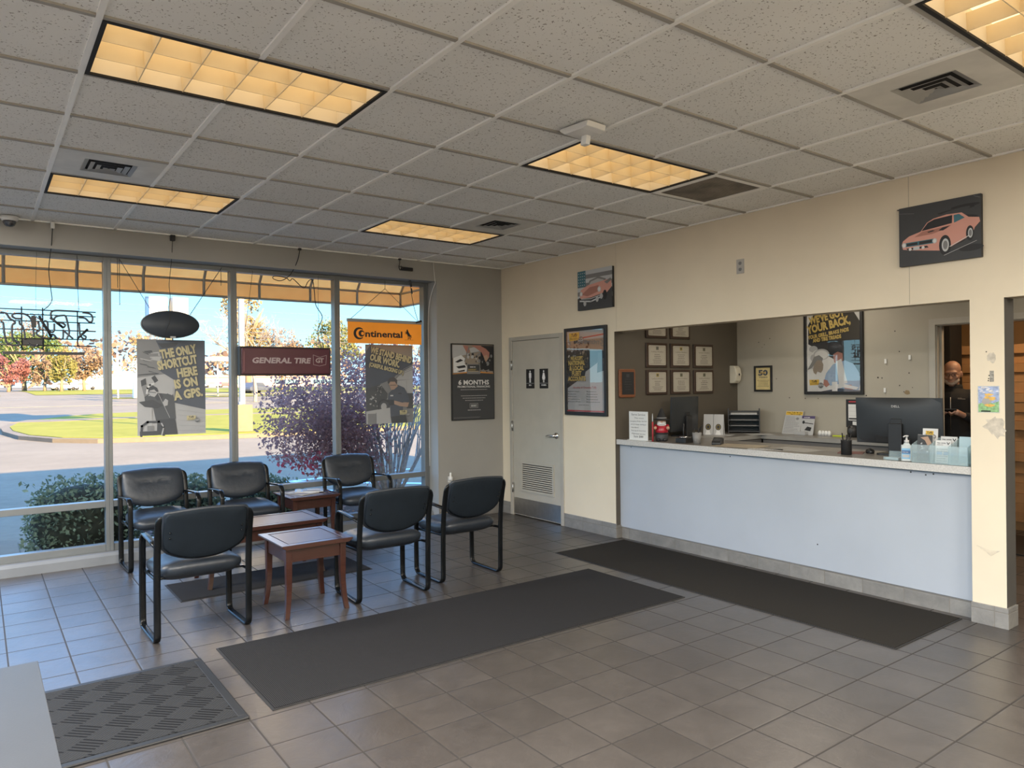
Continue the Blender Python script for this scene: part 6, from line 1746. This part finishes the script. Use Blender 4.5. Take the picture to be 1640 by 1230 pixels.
# ------------------------------------------------------------------ outdoors
def ground_z(y):
    return -0.15 if y < 42 else (-0.15 + 1.2 * (y - 42) / 78 if y < 120 else 1.05 + (y - 120) * 0.003)
def strip(name, x0, x1, ys, dz, m):
    b = MB()
    for k in range(len(ys) - 1):
        y0, y1 = ys[k], ys[k + 1]
        b.quad((x0, y0, ground_z(y0) + dz), (x1, y0, ground_z(y0) + dz), (x1, y1, ground_z(y1) + dz), (x0, y1, ground_z(y1) + dz))
    return struct(b.build(name, m))
def ground_mat(name, c1, c2, scale, big_=0.35):
    m, nt, b = _nodes(name)
    g = nt.nodes.new('ShaderNodeNewGeometry')
    n1 = noise(nt, g.outputs['Position'], scale, 6, .7); n2 = noise(nt, g.outputs['Position'], big_, 4, .6)
    nt.links.new(ramp(nt, mth(nt, 'MULTIPLY_ADD', n1, .5, mth(nt, 'MULTIPLY', n2, .5)), [(.3, c1), (.7, c2)]), b.inputs['Base Color'])
    b.inputs['Roughness'].default_value = .95; b.inputs['Specular IOR Level'].default_value = .1
    bump(nt, b, n1, .4, .02)
    return m
M_asph = ground_mat('asphalt', (.135, .112, .082), (.205, .172, .128), 6)
M_grass = ground_mat('lawn', (.125, .128, .014), (.235, .21, .036), 3.0, .5)
M_conc = ground_mat('concrete', (.125, .105, .08), (.175, .146, .11), 4)
M_mulch = ground_mat('mulch', (.035, .025, .022), (.12, .085, .07), 30, 2)
strip('ground', -250, 420, [-60, .3, 10, 25, 42, 60, 80, 100, 120, 160, 220, 320, 520], 0, M_asph)
# planting bed along the storefront
b = MB(); b.prism([(-4.85, .3), (-.2, .3), (2.0, .3), (2.0, 3.4), (-1.2, 3.4), (-1.9, 2.5), (-4.4, 2.1), (-4.85, 1.7)], -.15, -.10); struct(b.build('ground_bed', M_mulch))
b = MB(); b.prism([(-9, .3), (-4.87, .3), (-4.87, 2.6), (-5.5, 3.0), (-9, 3.0)], -.15, -.12); struct(b.build('path', M_conc))
# lawn island with its kerb and path
isl = [(3.2, 17.3), (-.6, 18.0), (-2.2, 18.6), (-3.3, 20.0), (-4.1, 22.5), (-4.45, 26), (-4.45, 29.5), (-4.0, 33.5), (-3.0, 37), (-1.5, 40.5), (.5, 43.5), (3, 44.6), (8, 45.2), (60, 45.2), (60, 17.3)]
def inset(P, d):
    n = len(P); out = []
    for i in range(n):
        a, b_, c = V(P[i - 1]), V(P[i]), V(P[(i + 1) % n])
        t1 = (b_ - a).normalized(); t2 = (c - b_).normalized()
        nn = (V((t1.y, -t1.x)) + V((t2.y, -t2.x))).normalized()
        out.append(tuple(b_ + nn * d))
    return out
ins = inset(isl, .32)
if (sum(p[0] for p in ins) - sum(p[0] for p in isl)) < -50: ins = inset(isl, -.32)
b = MB(); b.prism(isl, -.16, -.02); struct(b.build('kerb', M_conc))
b = MB(); b.prism(ins, -.03, .0); struct(b.build('lawn', M_grass))
b = MB(); b.prism([(-4.0, 33.6), (-2.4, 33.0), (0, 34.0), (3, 34.6), (60, 34.8), (60, 36.2), (3, 36.0), (-.5, 35.6), (-3.2, 36.2)], -.02, .012); struct(b.build('path_2', M_conc))
strip('lawn_2', 6, 60, [77, 80.5], .04, M_grass); strip('lawn_3', .5, 70, [98, 110, 120, 150], .04, M_grass); strip('lawn_4', -60, -3, [96, 110, 120, 150], .04, M_grass); strip('lawn_5', 13.5, 60, [84, 90], .04, ground_mat('leaf_litter', (.35, .22, .08), (.45, .36, .13), 2))
for y in (59.5, 60.0):
    strip('road_marking', -80, 200, [y, y + .22], .012, C('road_yellow', .52, .40, .14))
M_paint = C('bay_blue', .34, .52, .72)
for pts in ([(-1.9, 5.4), (-.2, 3.6), (-.1, 3.72), (-1.8, 5.52)], [(-.75, 5.6), (1.2, 3.6), (1.3, 3.72), (-.65, 5.72)], [(-2.3, 5.5), (2, 5.9), (2, 6.02), (-2.3, 5.62)]):
    b = MB(); b.prism(pts[::-1] if False else pts, -.152, -.146); struct(b.build('bay_marking', M_paint))

# awning over the windows
M_awn = bpy.data.materials.new('awning_canvas'); M_awn.use_nodes = True
nt = M_awn.node_tree; nt.nodes.clear(); out = nt.nodes.new('ShaderNodeOutputMaterial')
g = nt.nodes.new('ShaderNodeNewGeometry')
c_ = ramp(nt, noise(nt, g.outputs['Position'], 4, 5, .6), [(.3, (.88, .29, .065)), (.7, (1.0, .37, .09))])
d_ = nt.nodes.new('ShaderNodeBsdfDiffuse'); t_ = nt.nodes.new('ShaderNodeBsdfTranslucent'); mx = nt.nodes.new('ShaderNodeMixShader'); mx.inputs[0].default_value = .62
nt.links.new(c_, d_.inputs[0]); nt.links.new(c_, t_.inputs[0]); nt.links.new(d_.outputs[0], mx.inputs[1]); nt.links.new(t_.outputs[0], mx.inputs[2]); nt.links.new(mx.outputs[0], out.inputs[0])
aw = thing('awning', 'orange canvas awning on a grey pipe frame outside the windows', 'awning', (0, .32, 2.58))
AX0, AX1 = -8.0, -.74
DY = .90
def L2(x, y, z): return (x, y - .32, z - 2.58)
b = MB(); b.quad(L2(AX0, 1.222, 2.58), L2(AX1, 1.222, 2.58), L2(AX1, 1.222, 2.765), L2(AX0, 1.222, 2.765)); b.quad(L2(AX1 + .002, 1.222, 2.58), L2(AX1 + .002, .33, 2.58), L2(AX1 + .002, .33, 2.765), L2(AX1 + .002, 1.222, 2.765)); b.build('valance', M_awn, aw)
b = MB(); b.quad(L2(AX0, 1.222, 2.765), L2(AX1, 1.222, 2.765), L2(AX1, .34, 3.75), L2(AX0, .34, 3.75)); b.add([L2(AX1 + .002, 1.222, 2.765), L2(AX1 + .002, .34, 2.765), L2(AX1 + .002, .34, 3.75)], [(0, 1, 2)]); b.build('canopy', M_awn, aw)
M_pipe = mat('awning_pipe', (.42, .40, .36), .5, metal=.2, var=.05)
b = MB()
for z in (2.59, 2.76): b.tube([L2(AX0, 1.205, z), L2(AX1 - .015, 1.205, z)], .014, 8); b.tube([L2(AX1 - .015, 1.205, z), L2(AX1 - .015, .33, z)], .014, 8)
b.build('rail', M_pipe, aw)
for k in range(12):
    x = AX1 - .015 - .606 * k
    b = MB(); b.tube([L2(x, 1.205, 2.585), L2(x, 1.205, 2.76), L2(x, .35, 3.715)], .0155, 8); b.build('rib', M_pipe, aw)

# ------------------------------------------------------------------ plants close to the windows
M_box = leaf_mat('boxwood_leaf', [(.3, (.08, .11, .085)), (.6, (.17, .22, .15)), (.8, (.34, .39, .28))], .25, 9)
hd_ = random.Random(17)
for (x0, x1, y0, y1, h_, lab) in ((-4.88, -3.80, .85, 1.75, .74, 'clipped evergreen shrub outside the left window, left end of the low hedge'), (-3.72, -3.02, .80, 1.60, .66, 'clipped evergreen shrub outside, behind the chairs in the middle of the hedge'), (-2.94, -2.15, .80, 1.55, .60, 'clipped evergreen shrub outside, behind magazine table at the hedge right end')):
    pts = []
    for _ in range(2600):
        u, v_, w_ = hd_.uniform(-1, 1), hd_.uniform(-1, 1), hd_.uniform(0, 1)
        q_ = max(abs(u) ** 2.5 + abs(v_) ** 2.5 + max(0, w_) ** 3.5, 1e-6) ** .36
        s_ = hd_.uniform(.88, 1.02) / max(q_, .02) if hd_.random() < .9 else 1
        u, v_, w_ = u * s_, v_ * s_, w_ * s_
        if abs(u) > 1.08 or abs(v_) > 1.08 or w_ > 1.06: continue
        pts.append(((x0 + x1) / 2 + u * (x1 - x0) / 2, (y0 + y1) / 2 + v_ * (y1 - y0) / 2, -.08 + w_ * h_))
    t = thing('evergreen_shrub', lab, 'shrub', (0, 0, 0), group='evergreen shrubs along the storefront')
    b = MB(); b.leaves(pts, .026, r=hd_, asp=.55); b.build('foliage', M_box, t)
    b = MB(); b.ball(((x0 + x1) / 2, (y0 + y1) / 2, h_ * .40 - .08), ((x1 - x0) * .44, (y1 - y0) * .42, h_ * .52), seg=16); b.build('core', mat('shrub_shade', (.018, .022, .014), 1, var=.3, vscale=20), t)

# autumn shrub with a fan of bare stems
t = thing('autumn_shrub', 'large shrub with fan of bare grey stems and purple-red leaves outside the right windows', 'shrub', (-.15, 2.75, -.12))
q = random.Random(23)
b = MB(); tips = []
def grow(p, d, r, L, lev, tilt):
    n = 6; pts = [p.copy()]; rs = [r]
    for k in range(n):
        d = (d + V((q.gauss(0, .06), q.gauss(0, .06), .05))).normalized()
        p = p + d * L / n
        pts.append(p.copy()); rs.append(r * (1 - .55 * (k + 1) / n))
    b.tube(pts, rs, 6 if r > .012 else 4)
    if lev == 0:
        tips.append((pts, d)); return
    for k in range(3 if lev > 1 else 2):
        i = q.randint(3, n)
        nd = (d + V((q.gauss(0, .42), q.gauss(0, .42), q.gauss(.1, .2)))).normalized()
        grow(pts[i], nd, rs[i] * .72, L * q.uniform(.5, .72), lev - 1, 0)
for k in range(24):
    a = 2 * PI * k / 24 + q.uniform(-.1, .1)
    sp_ = q.uniform(.30, .95)
    d0 = V((math.cos(a) * sp_ * 1.05, math.sin(a) * sp_ * .55, 1)).normalized()
    grow(V((math.cos(a) * .10, math.sin(a) * .08, 0)), d0, q.uniform(.020, .034), q.uniform(.95, 1.35), 2, 0)
b.build('stems', mat('grey_bark', (.40, .345, .30), .9, var=.25, vscale=20), t)
pts = []; 
for ps, d in tips:
    tip = ps[-1]
    left = tip.x < -.05
    for k in range(11 if left else (6 if tip.z > 1.25 else 0)):
        p = ps[q.randint(1, 6)].lerp(ps[-1], q.random()) + V((q.gauss(0, .055), q.gauss(0, .055), q.gauss(0, .05)))
        pts.append(p)
M_red = leaf_mat('autumn_leaf', [(.3, (.22, .115, .105)), (.55, (.36, .20, .18)), (.75, (.55, .27, .24))], .5, 2.5)
# hanging crown on the left flank
for k in range(10500):
    x = -1.26 + .42 * q.gauss(0, 1); z = 1.27 + .46 * q.gauss(0, 1)
    lim = abs((x + 1.26) / .66) ** 2.4 + abs((z - 1.27) / .76) ** 2.4
    if lim < q.uniform(.75, 1.1) and q.random() < (1 if x < -1.45 else .55 if x < -1.1 else .30) and math.sin(x * 9 + z * 5) + math.sin(z * 13 - x * 4) > -1.25: pts.append(V((x, q.uniform(-.75, .55), z + .04 * q.gauss(0, 1))))
for k in range(1900):
    x = q.uniform(-.9, .62); z = 1.86 + .17 * q.gauss(0, 1) - .10 * x
    pts.append(V((x, q.uniform(-.5, .5), z)))
M_red = leaf_mat('autumn_leaf', [(.3, (.22, .115, .105)), (.55, (.36, .20, .18)), (.75, (.55, .27, .24))], .5, 2.5)
# hanging crown on the left flank
for k in range(8500):
    u, v_ = q.gauss(0, 1), q.gauss(0, 1)
    x = -.80 + .30 * u; z = 1.02 + .36 * v_
    lim = abs((x + .72) / .66) ** 2.4 + abs((z - 1.05) / .80) ** 2.4
    if lim < 1: pts.append(V((x, q.uniform(-.65, .55), z + .04 * q.gauss(0, 1))))
b = MB(); b.leaves(pts, .026, r=q, asp=.6); b.build('foliage', M_red, t)
pts = [V((q.gauss(-1.35, .24), q.uniform(-.6, .2), q.gauss(.64, .06))) for k in range(170)]
b = MB(); b.leaves(pts, .034, r=q, asp=.6); b.build('red_leaves', leaf_mat('bright_red_leaf', [(.3, (.38, .05, .08)), (.7, (.62, .14, .16))], .5, 6), t)
# fallen leaves on the bed
pts = [(q.uniform(-4.5, .8), q.uniform(.4, 2.2), -.09) for k in range(900)]
b = MB(); b.leaves(pts, .028, r=q, flat=.9); o = b.build('fallen_leaves', leaf_mat('fallen_leaf', [(.3, (.20, .12, .10)), (.7, (.40, .28, .24))], .1, 8)); tag(o, 'fallen brown leaves scattered over the mulch bed outside', 'leaves', kind='stuff')

# ------------------------------------------------------------------ street furniture
t = thing('sign_pole', 'tan sign pole on a tall concrete block in the lawn island', 'pole', (2.27, 18.9, -.01))
b = MB(); b.box((-.29, -.29, 0), (.29, .29, .95)); b.build('concrete_base', M_conc, t, bev=.02)
b = MB(); b.box((-.13, -.13, .95), (-.02, .0, 1.04)); b.build('anchor_cover', P_gr, t)
b = MB(); b.box((-.055, -.03, .95), (.115, .14, 11.6)); b.build('pole', mat('tan_pole', (.42, .36, .28), .6, var=.05), t, bev=.015)
b = MB(); b.box((-1.5, -.12, 6.6), (1.5, .25, 11.4)); b.build('sign_cabinet', P_wh, t, bev=.03)
t = thing('pylon_sign', 'two white box signs on a tall post, rising behind the oval window sign', 'sign', (2.1, 30.0, -.01))
def panel(x0, x1, z0, z1, rz, part):
    b = MB(); b.box((x0, -.28, z0), (x1, .28, z1)); o = b.build(part, mat('sign_box_white', (.36, .36, .35), .6, var=.04), t, bev=.02); o.rotation_euler = (0, 0, rz); return o
p1 = panel(-.95, -.05, 4.2, 5.82, 0, 'sign_box'); p1.rotation_euler = (0, 0, -.35)
A = Art(.004, 0); A.rect(.06, .1, .84, 1.5, 1)
for k in range(5): A.rect(.12 + .14 * k, .5, .17 + .14 * k, 1.2 - .05 * k, 0)
o = A.build('sign_face', [C('faded_blue', .30, .38, .52), C('pale_face', .52, .58, .68)], p1); o.matrix_basis = plane_M((-.95, -.285, 4.22), (1, 0, 0), (0, 0, 1))
p2 = panel(.12, .82, 4.2, 5.82, .12, 'sign_box')
A = Art(.004, 0); A.rect(.03, .1, .40, 1.55, 1); A.rect(.08, 1.2, .34, 1.4, 0)
o = A.build('sign_face', [C('faded_white_sign', .5, .5, .5), C('dusk_blue', .13, .18, .30)], p2); o.matrix_basis = plane_M((.12, -.285, 4.2), (1, 0, 0), (0, 0, 1))
b = MB(); b.box((-.14, -.14, 0), (.14, .14, 4.3)); b.build('post', M_conc, t)
def pole_at(x, y, h_, r, label, name='utility_pole', arm=True):
    t = thing(name, label, 'pole', (x, y, ground_z(y)))
    b = MB(); b.tube([(0, 0, 0), (0, 0, h_)], [r, r * .75], 8); b.build('pole', mat('pole_wood', (.40, .30, .22), .9, var=.15), t)
    if arm:
        b = MB(); b.box((-1.3, -.06, h_ - .6), (1.3, .06, h_ - .48)); b.box((-.9, -.06, h_ - 1.5), (.9, .06, h_ - 1.38)); b.build('crossarm', MATS['pole_wood'], t)
    return t
pole_at(25.0, 64, 11.2, .20, 'brown utility pole with crossarms at the street, right of the maroon sign')
pole_at(50, 64, 11.2, .20, 'brown utility pole seen beside the orange hanging sign')
for k, (z, lab) in enumerate(((11.6, 'topmost overhead wire'), (11.0, 'second overhead wire from the top'), (9.2, 'third overhead wire from the top'), (8.6, 'middle overhead wire'), (7.6, 'overhead wire just below the middle one'), (7.2, 'third lowest overhead wire'), (6.8, 'second lowest overhead wire'), (6.5, 'lowest overhead wire'))):
    wire('overhead_wire', lab + ' crossing the sky outside the windows', 'wire', [(-90, 62, z + .9), (-30, 62, z - .1), (24, 64, z - .5), (80, 64, z - .4), (140, 64, z + .3)], .022, C('wire_grey', .10, .11, .13), 5, 'overhead street wires', sides=4)
for x, y, h_, lab, w in ((8.25, 77, 4.2, 'white slim pole at the street left of the first poster', .10), (6.6, 78, 4.8, 'pale yellow banner pole at the far kerb', .16), (16.8, 79, 4.2, 'white pole with flat canopy far across the street', .14)):
    t = thing('street_pole', lab, 'pole', (x, y, ground_z(y)))
    b = MB(); b.tube([(0, 0, 0), (0, 0, h_)], w * .6, 8); b.build('pole', P_wh, t)
    if w > .15: b = MB(); b.prism([(-.45, 2.2), (.45, 2.2), (.35, 3.4), (-.35, 3.4)], -.05, .05, axis=1); b.build('banner', C('banner_yellow', .62, .50, .16), t)
    if w == .14: b = MB(); b.prism([(-2.0, 4.0), (2.0, 4.0), (1.2, 4.5), (-1.2, 4.5)], -1, 1, axis=1); b.build('canopy', P_wh, t)
t = thing('utility_box', 'white utility cabinet by the far kerb beside a red hydrant', 'cabinet', (8.6, 78.6, ground_z(78.6)))
b = MB(); b.box((-.5, -.4, 0), (.5, .4, 1.9)); b.build('cabinet_body', P_wh, t, bev=.03)
t = thing('fire_hydrant', 'small red hydrant by the far kerb', 'hydrant', (8.75, 77.3, ground_z(77.3)))
b = MB(); b.lathe([(.18, 0), (.18, .08), (.12, .1), (.12, .62), (.15, .64), (.13, .74), (.05, .82), (0, .83)], 12); b.tube([(-.22, 0, .48), (.22, 0, .48)], .06, 8); b.build('barrel', P_red, t)

# ------------------------------------------------------------------ cars and buildings across the street
def make_car():
    t = thing('parked_car', '', 'car')
    b = MB(); b.prism([(-2.2, .35), (2.2, .35), (2.25, .75), (1.9, .88), (1.1, .95), (-1.6, 1.0), (-2.15, .9), (-2.25, .6)], -.85, .85, axis=1); b.prism([(-1.75, .95), (1.05, .93), (.45, 1.42), (-1.2, 1.45)], -.72, .72, axis=1); b.build('body', P_wh, t, bev=.08)
    b = MB(); b.prism([(-1.5, 1.0), (.80, .98), (.36, 1.36), (-1.12, 1.38)], -.735, .735, axis=1); b.build('side_window', P_navy, t)
    for x in (-1.4, 1.4):
        for y in (-.8, .8):
            b = MB(); b.lathe([(0, -.1), (.33, -.1), (.33, .1), (0, .1)], 14, M=Matrix.Translation((x, y, .33)) @ Matrix.Rotation(PI / 2, 4, 'X')); b.build('wheel', P_blk, t)
    return t
car = make_car()
for n, (x, y, rz, m_, lab) in enumerate(((7.6, 150, .3, P_wh, 'white car parked far off under the left trees'), (12.6, 165, 0, P_lg, 'silver car parked far off right of the white one'), (51, 205, .1, P_red, 'red car parked far off below the maroon sign'), (47, 203, 0, P_wh, 'white car parked far off beside the red car'), (24.5, 90, .6, P_navy, 'dark blue car far off behind the autumn shrub'), (42, 150, .2, P_blue, 'bright blue car far off, left of the shrub'))):
    o = car if n == 0 else copy_tree(car)
    o.location = (x, y, ground_z(y)); o.rotation_euler = (0, 0, rz); tag(o, lab, 'car', 'cars parked across the street')
    for ch in o.children:
        if ch.name.startswith('body'):
            ch.data = ch.data.copy(); ch.data.materials[0] = m_
def building(x, y, w_, d_, h_, m_, lab, roof=P_gr, nwin=6):
    t = thing('commercial_building', lab, 'building', (x, y, ground_z(y)))
    b = MB(); b.box((-w_ / 2, 0, 0), (w_ / 2, d_, h_)); b.build('wall', m_, t)
    b = MB(); b.prism([(-w_ / 2 - .3, h_), (w_ / 2 + .3, h_), (w_ / 2 - .5, h_ + .7), (-w_ / 2 + .5, h_ + .7)], -.3, d_, axis=1); b.build('roof', roof, t)
    for k in range(nwin):
        xx = -w_ / 2 + w_ * (k + .5) / nwin
        b = MB(); b.box((xx - w_ / nwin * .3, -.05, h_ * .25), (xx + w_ / nwin * .3, 0, h_ * .75)); b.build('window', P_teal, t)
building(17.5, 172, 14, 8, 2.6, P_wh, 'long low white building far across the street, left of the first mullion', P_wh, 0)
building(66, 215, 46, 16, 2.8, C('brick_tan', .42, .28, .20), 'wide brown shopping building far across the street', C('brown_roof', .34, .20, .14), 4)
building(140, 200, 50, 16, 3.2, P_wh, 'pale building far off at the right behind the shrub', P_wh, 8)

# ------------------------------------------------------------------ trees
def crown(b, c, rx, ry, rz_, n, size, r, hole=.0):
    n = int(n * 2.6); size *= .62
    pts = []
    clumps = [(V((r.uniform(-.75, .75), r.uniform(-.7, .7), r.uniform(-.6, .8))), r.uniform(.25, .5)) for _ in range(14)]
    for _ in range(n):
        cc, s_ = clumps[r.randrange(14)]
        p = cc + V((r.gauss(0, 1), r.gauss(0, 1), r.gauss(0, 1))).normalized() * s_ * r.uniform(.6, 1.05)
        if p.length > 1.15: p = p.normalized() * r.uniform(.8, 1.1)
        pts.append((c[0] + p.x * rx, c[1] + p.y * ry, c[2] + p.z * rz_))
    b.leaves(pts, size, r=r, asp=.7)
TM = {'olive': leaf_mat('olive_leaf', [(.3, (0.094, 0.110, 0.039)), (.7, (0.198, 0.198, 0.083))], .3, .5), 'green': leaf_mat('green_leaf', [(.3, (0.055, 0.094, 0.033)), (.7, (0.143, 0.182, 0.066))], .3, .5),
      'lime': leaf_mat('lime_leaf', [(.3, (0.149, 0.154, 0.050)), (.7, (0.253, 0.237, 0.105))], .35, .6), 'rust': leaf_mat('rust_leaf', [(.3, (0.165, 0.110, 0.077)), (.7, (0.259, 0.193, 0.143))], .3, .6),
      'pink': leaf_mat('pink_leaf', [(.3, (0.198, 0.077, 0.083)), (.7, (0.308, 0.149, 0.143))], .35, .6), 'gold': leaf_mat('gold_leaf', [(.3, (0.231, 0.165, 0.072)), (.7, (0.330, 0.253, 0.127))], .35, .6)}
M_trunk = mat('tree_trunk', (.22, .16, .11), .95, var=.2)
def tree(x, y, h_, w_, kind, lab, trunk=.28, n=900, size=.28, seed=1, low=.15):
    r = random.Random(seed)
    z = ground_z(y)
    t = thing('tree', lab, 'tree', (x, y, z))
    b = MB(); th = h_ * (low + .25)
    b.tube([(0, 0, 0), (r.uniform(-.1, .1), 0, th * .5), (r.uniform(-.3, .3), 0, th)], [trunk, trunk * .8, trunk * .5], 7)
    for k in range(7):
        a = r.uniform(0, 2 * PI)
        b.tube([(0, 0, th * r.uniform(.55, 1)), (math.cos(a) * w_ * .22, math.sin(a) * w_ * .2, th + h_ * .14), (math.cos(a) * w_ * .38, math.sin(a) * w_ * .35, th + h_ * r.uniform(.2, .4))], [trunk * .45, trunk * .3, trunk * .12], 5)
    b.build('trunk', M_trunk, t)
    b = MB(); hh = h_ * (1 - low)
    crown(b, (0, 0, h_ * low + hh / 2), w_ / 2, w_ / 2 * .8, hh / 2, n, size, r); b.build('crown', TM[kind], t)
    return t
tree(-1.4, 126, 5.4, 6.0, 'pink', 'red-pink tree at the far left across the street', n=900, seed=2)
tree(1.3, 142, 10.0, 11, 'green', 'broad green tree across the street under the neon sign', n=1500, seed=3, size=.36, trunk=.4)
tree(-4.5, 150, 9.0, 11, 'olive', 'olive tree behind the red-pink one at far left', n=1300, seed=4, size=.36)
tree(3.9, 137, 5.6, 4.6, 'rust', 'small dull pink tree right of the broad green tree', n=700, seed=5)
tree(5.0, 121, 6.6, 4.0, 'lime', 'yellow-green slender tree across the street', n=900, seed=6)
tree(8.6, 127, 6.8, 6.6, 'rust', 'brownish pink spreading tree left of the first mullion', n=1200, seed=7)
tree(0.0, 165, 16.0, 12, 'rust', 'tall thin-leaved brown tree rising behind the neon sign', n=420, seed=8, size=.3)
tree(10.2, 81, 7.0, 4.4, 'gold', 'golden tree beside the left edge of the first poster', n=420, seed=9, size=.16, low=.3)
tree(24.0, 92, 14.5, 6.5, 'gold', 'tall golden tree behind the maroon sign', n=1300, seed=10, size=.28, trunk=.5, low=.25)
tree(40, 100, 11.5, 9.0, 'olive', 'olive tree right of the golden tree', n=1000, seed=11, size=.3, low=.2)
tree(33, 105, 10, 8.0, 'rust', 'brown tree between the golden and olive trees', n=1000, seed=12, size=.28, low=.15)
tree(62, 110, 12, 10, 'rust', 'brown tree seen above the second poster', n=1000, seed=13, size=.3, low=.15)
def bare_tree(x, y, h_, lab, seed, col=(.20, .17, .145), lev=5, spread=.5, r0=.2):
    r = random.Random(seed)
    t = thing('bare_tree', lab, 'tree', (x, y, ground_z(y)), group='leafless street trees')
    b = MB()
    def g_(p, d, rad, L_, lv):
        n = 3; pts = [p.copy()]
        for k in range(n):
            d = (d + V((r.gauss(0, .12), r.gauss(0, .12), .06))).normalized(); p = p + d * L_ / n; pts.append(p.copy())
        b.tube(pts, [rad, rad * .85, rad * .7, rad * .58], 5 if lv > 2 else 3, cap=False)
        if lv == 0: return
        for k in range(3):
            nd = (d + V((r.gauss(0, spread), r.gauss(0, spread), r.gauss(.12, .25)))).normalized()
            g_(pts[-1] if k else pts[r.randint(1, 3)], nd, max(rad * .58, .012), L_ * r.uniform(.62, .82), lv - 1)
    g_(V((0, 0, 0)), V((0, 0, 1)), r0, h_ * .28, lev)
    b.build('branches', mat('bare_bark_%d' % seed, col, .9, var=.1), t)
bare_tree(7.2, 62, 9.5, 'leafless tree behind the left side of the first poster', 31, r0=.14)
bare_tree(15.2, 60, 11.0, 'large leafless tree between the two window posters, left of maroon sign', 32, r0=.2, spread=.6)
bare_tree(18.6, 71, 11.5, 'leafless tree behind the maroon sign', 33, r0=.2, spread=.6)
bare_tree(31, 70, 10.5, 'leafless tree above the autumn shrub', 34, r0=.18, spread=.6)
bare_tree(45, 72, 9.5, 'leafless tree behind the orange sign', 35, r0=.18, spread=.6)
# wooded horizon
r = random.Random(77); b = MB(); pts = []
for k in range(9000):
    x = r.uniform(-160, 330); y = r.uniform(245, 275)
    top = 14 + 3 * math.sin(x * .07) + 2.2 * math.sin(x * .19 + 1)
    pts.append((x, y, ground_z(y) + r.uniform(0, 1) ** .7 * top))
b.leaves(pts, 1.0, r=r, asp=.8)
tag(b.build('distant_woods', leaf_mat('woods_leaf', [(.3, (.18, .12, .09)), (.55, (.25, .17, .125)), (.75, (.26, .22, .15))], .25, .05)), 'wooded autumn horizon beyond the street', 'woods', kind='stuff')
# ------------------------------------------------------------------ camera
f_px, yaw, pitch, roll = 1165.4853, 0.6339, -0.0013, -0.0109
cyw, syw, cp, sp = math.cos(yaw), math.sin(yaw), math.cos(pitch), math.sin(pitch)
F = V((syw * cp, cyw * cp, sp)); Rt = V((cyw, -syw, 0)); U = Rt.cross(F)
rr = Rt * math.cos(roll) + U * math.sin(roll); uu = -Rt * math.sin(roll) + U * math.cos(roll)
cam = bpy.data.cameras.new('camera'); co = bpy.data.objects.new('camera', cam); COL.objects.link(co)
cam.sensor_fit = 'HORIZONTAL'; cam.sensor_width = 36.0; cam.lens = f_px / 1640 * 36.0
cam.clip_start = 0.05; cam.clip_end = 3000
co.matrix_world = Matrix(((rr.x, uu.x, -F.x, -5.2104), (rr.y, uu.y, -F.y, -7.2899), (rr.z, uu.z, -F.z, 1.5849), (0, 0, 0, 1)))
SC.camera = co

# ------------------------------------------------------------------ light
w = bpy.data.worlds.new('sky'); SC.world = w; w.use_nodes = True
nt = w.node_tree; bg = nt.nodes['Background']
tc = nt.nodes.new('ShaderNodeTexCoord'); s = nt.nodes.new('ShaderNodeSeparateXYZ'); nt.links.new(tc.outputs['Generated'], s.inputs[0])
nt.links.new(ramp(nt, s.outputs[2], [(0.0, (0.56, 0.83, 0.90)), (0.05, (0.40, 0.75, 0.90)), (0.14, (0.26, 0.58, 0.86)), (0.28, (0.48, 0.95, 1.75)), (1.0, (0.46, 1.02, 2.2))]), bg.inputs['Color'])
bg.inputs['Strength'].default_value = 1.15
sun = bpy.data.lights.new('sun', 'SUN'); so = bpy.data.objects.new('sun', sun); COL.objects.link(so)
sun.energy = 17.0; sun.angle = 0.012; sun.color = (1.0, 0.68, 0.32)
d = V((-0.22, 0.975, -math.tan(math.radians(20.0))))
so.rotation_euler = d.to_track_quat('-Z', 'Y').to_euler(); so.location = (4, -8, 12)
def area(name, loc, sx, sy, power, col, rot=(0, 0, 0)):
    l = bpy.data.lights.new(name, 'AREA'); l.shape = 'RECTANGLE'; l.size = sx; l.size_y = sy; l.energy = power; l.color = col
    o = bpy.data.objects.new(name, l); COL.objects.link(o); o.location = loc; o.rotation_euler = rot
    return o
# the rest of the room's ceiling fixtures, above and behind the photographer
for i, j in ((-4, 4), (-4, 0), (-4, -4), (0, -4), (-4, -8), (0, -8), (4, -8)):
    area('troffer_lamp', (GX + (i + 1) * T, GY + (j + 0.5) * T, H - 0.01), 1.15, 0.55, 92, (1.0, 0.94, 0.85))
area('office_lamp', (1.0, -3.3, 2.60), 1.15, 0.55, 8.0, (1.0, 0.90, 0.74))
area('office_lamp', (1.0, -5.6, 2.60), 1.15, 0.55, 6.0, (1.0, 0.90, 0.74))
area('backroom_lamp', (2.75, -4.75, 2.72), 0.4, 0.4, 10.0, (1.0, 0.66, 0.36))
SC.view_settings.view_transform = 'Standard'
SC.view_settings.look = 'None'
SC.view_settings.exposure = 1.06
SC.view_settings.gamma = 1.0
SC.cycles.use_denoising = True
SC.cycles.max_bounces = 8; SC.cycles.diffuse_bounces = 4; SC.cycles.glossy_bounces = 4; SC.cycles.transparent_max_bounces = 12
SC.cycles.sample_clamp_indirect = 6.0
SC.cycles.caustics_reflective = False; SC.cycles.caustics_refractive = False
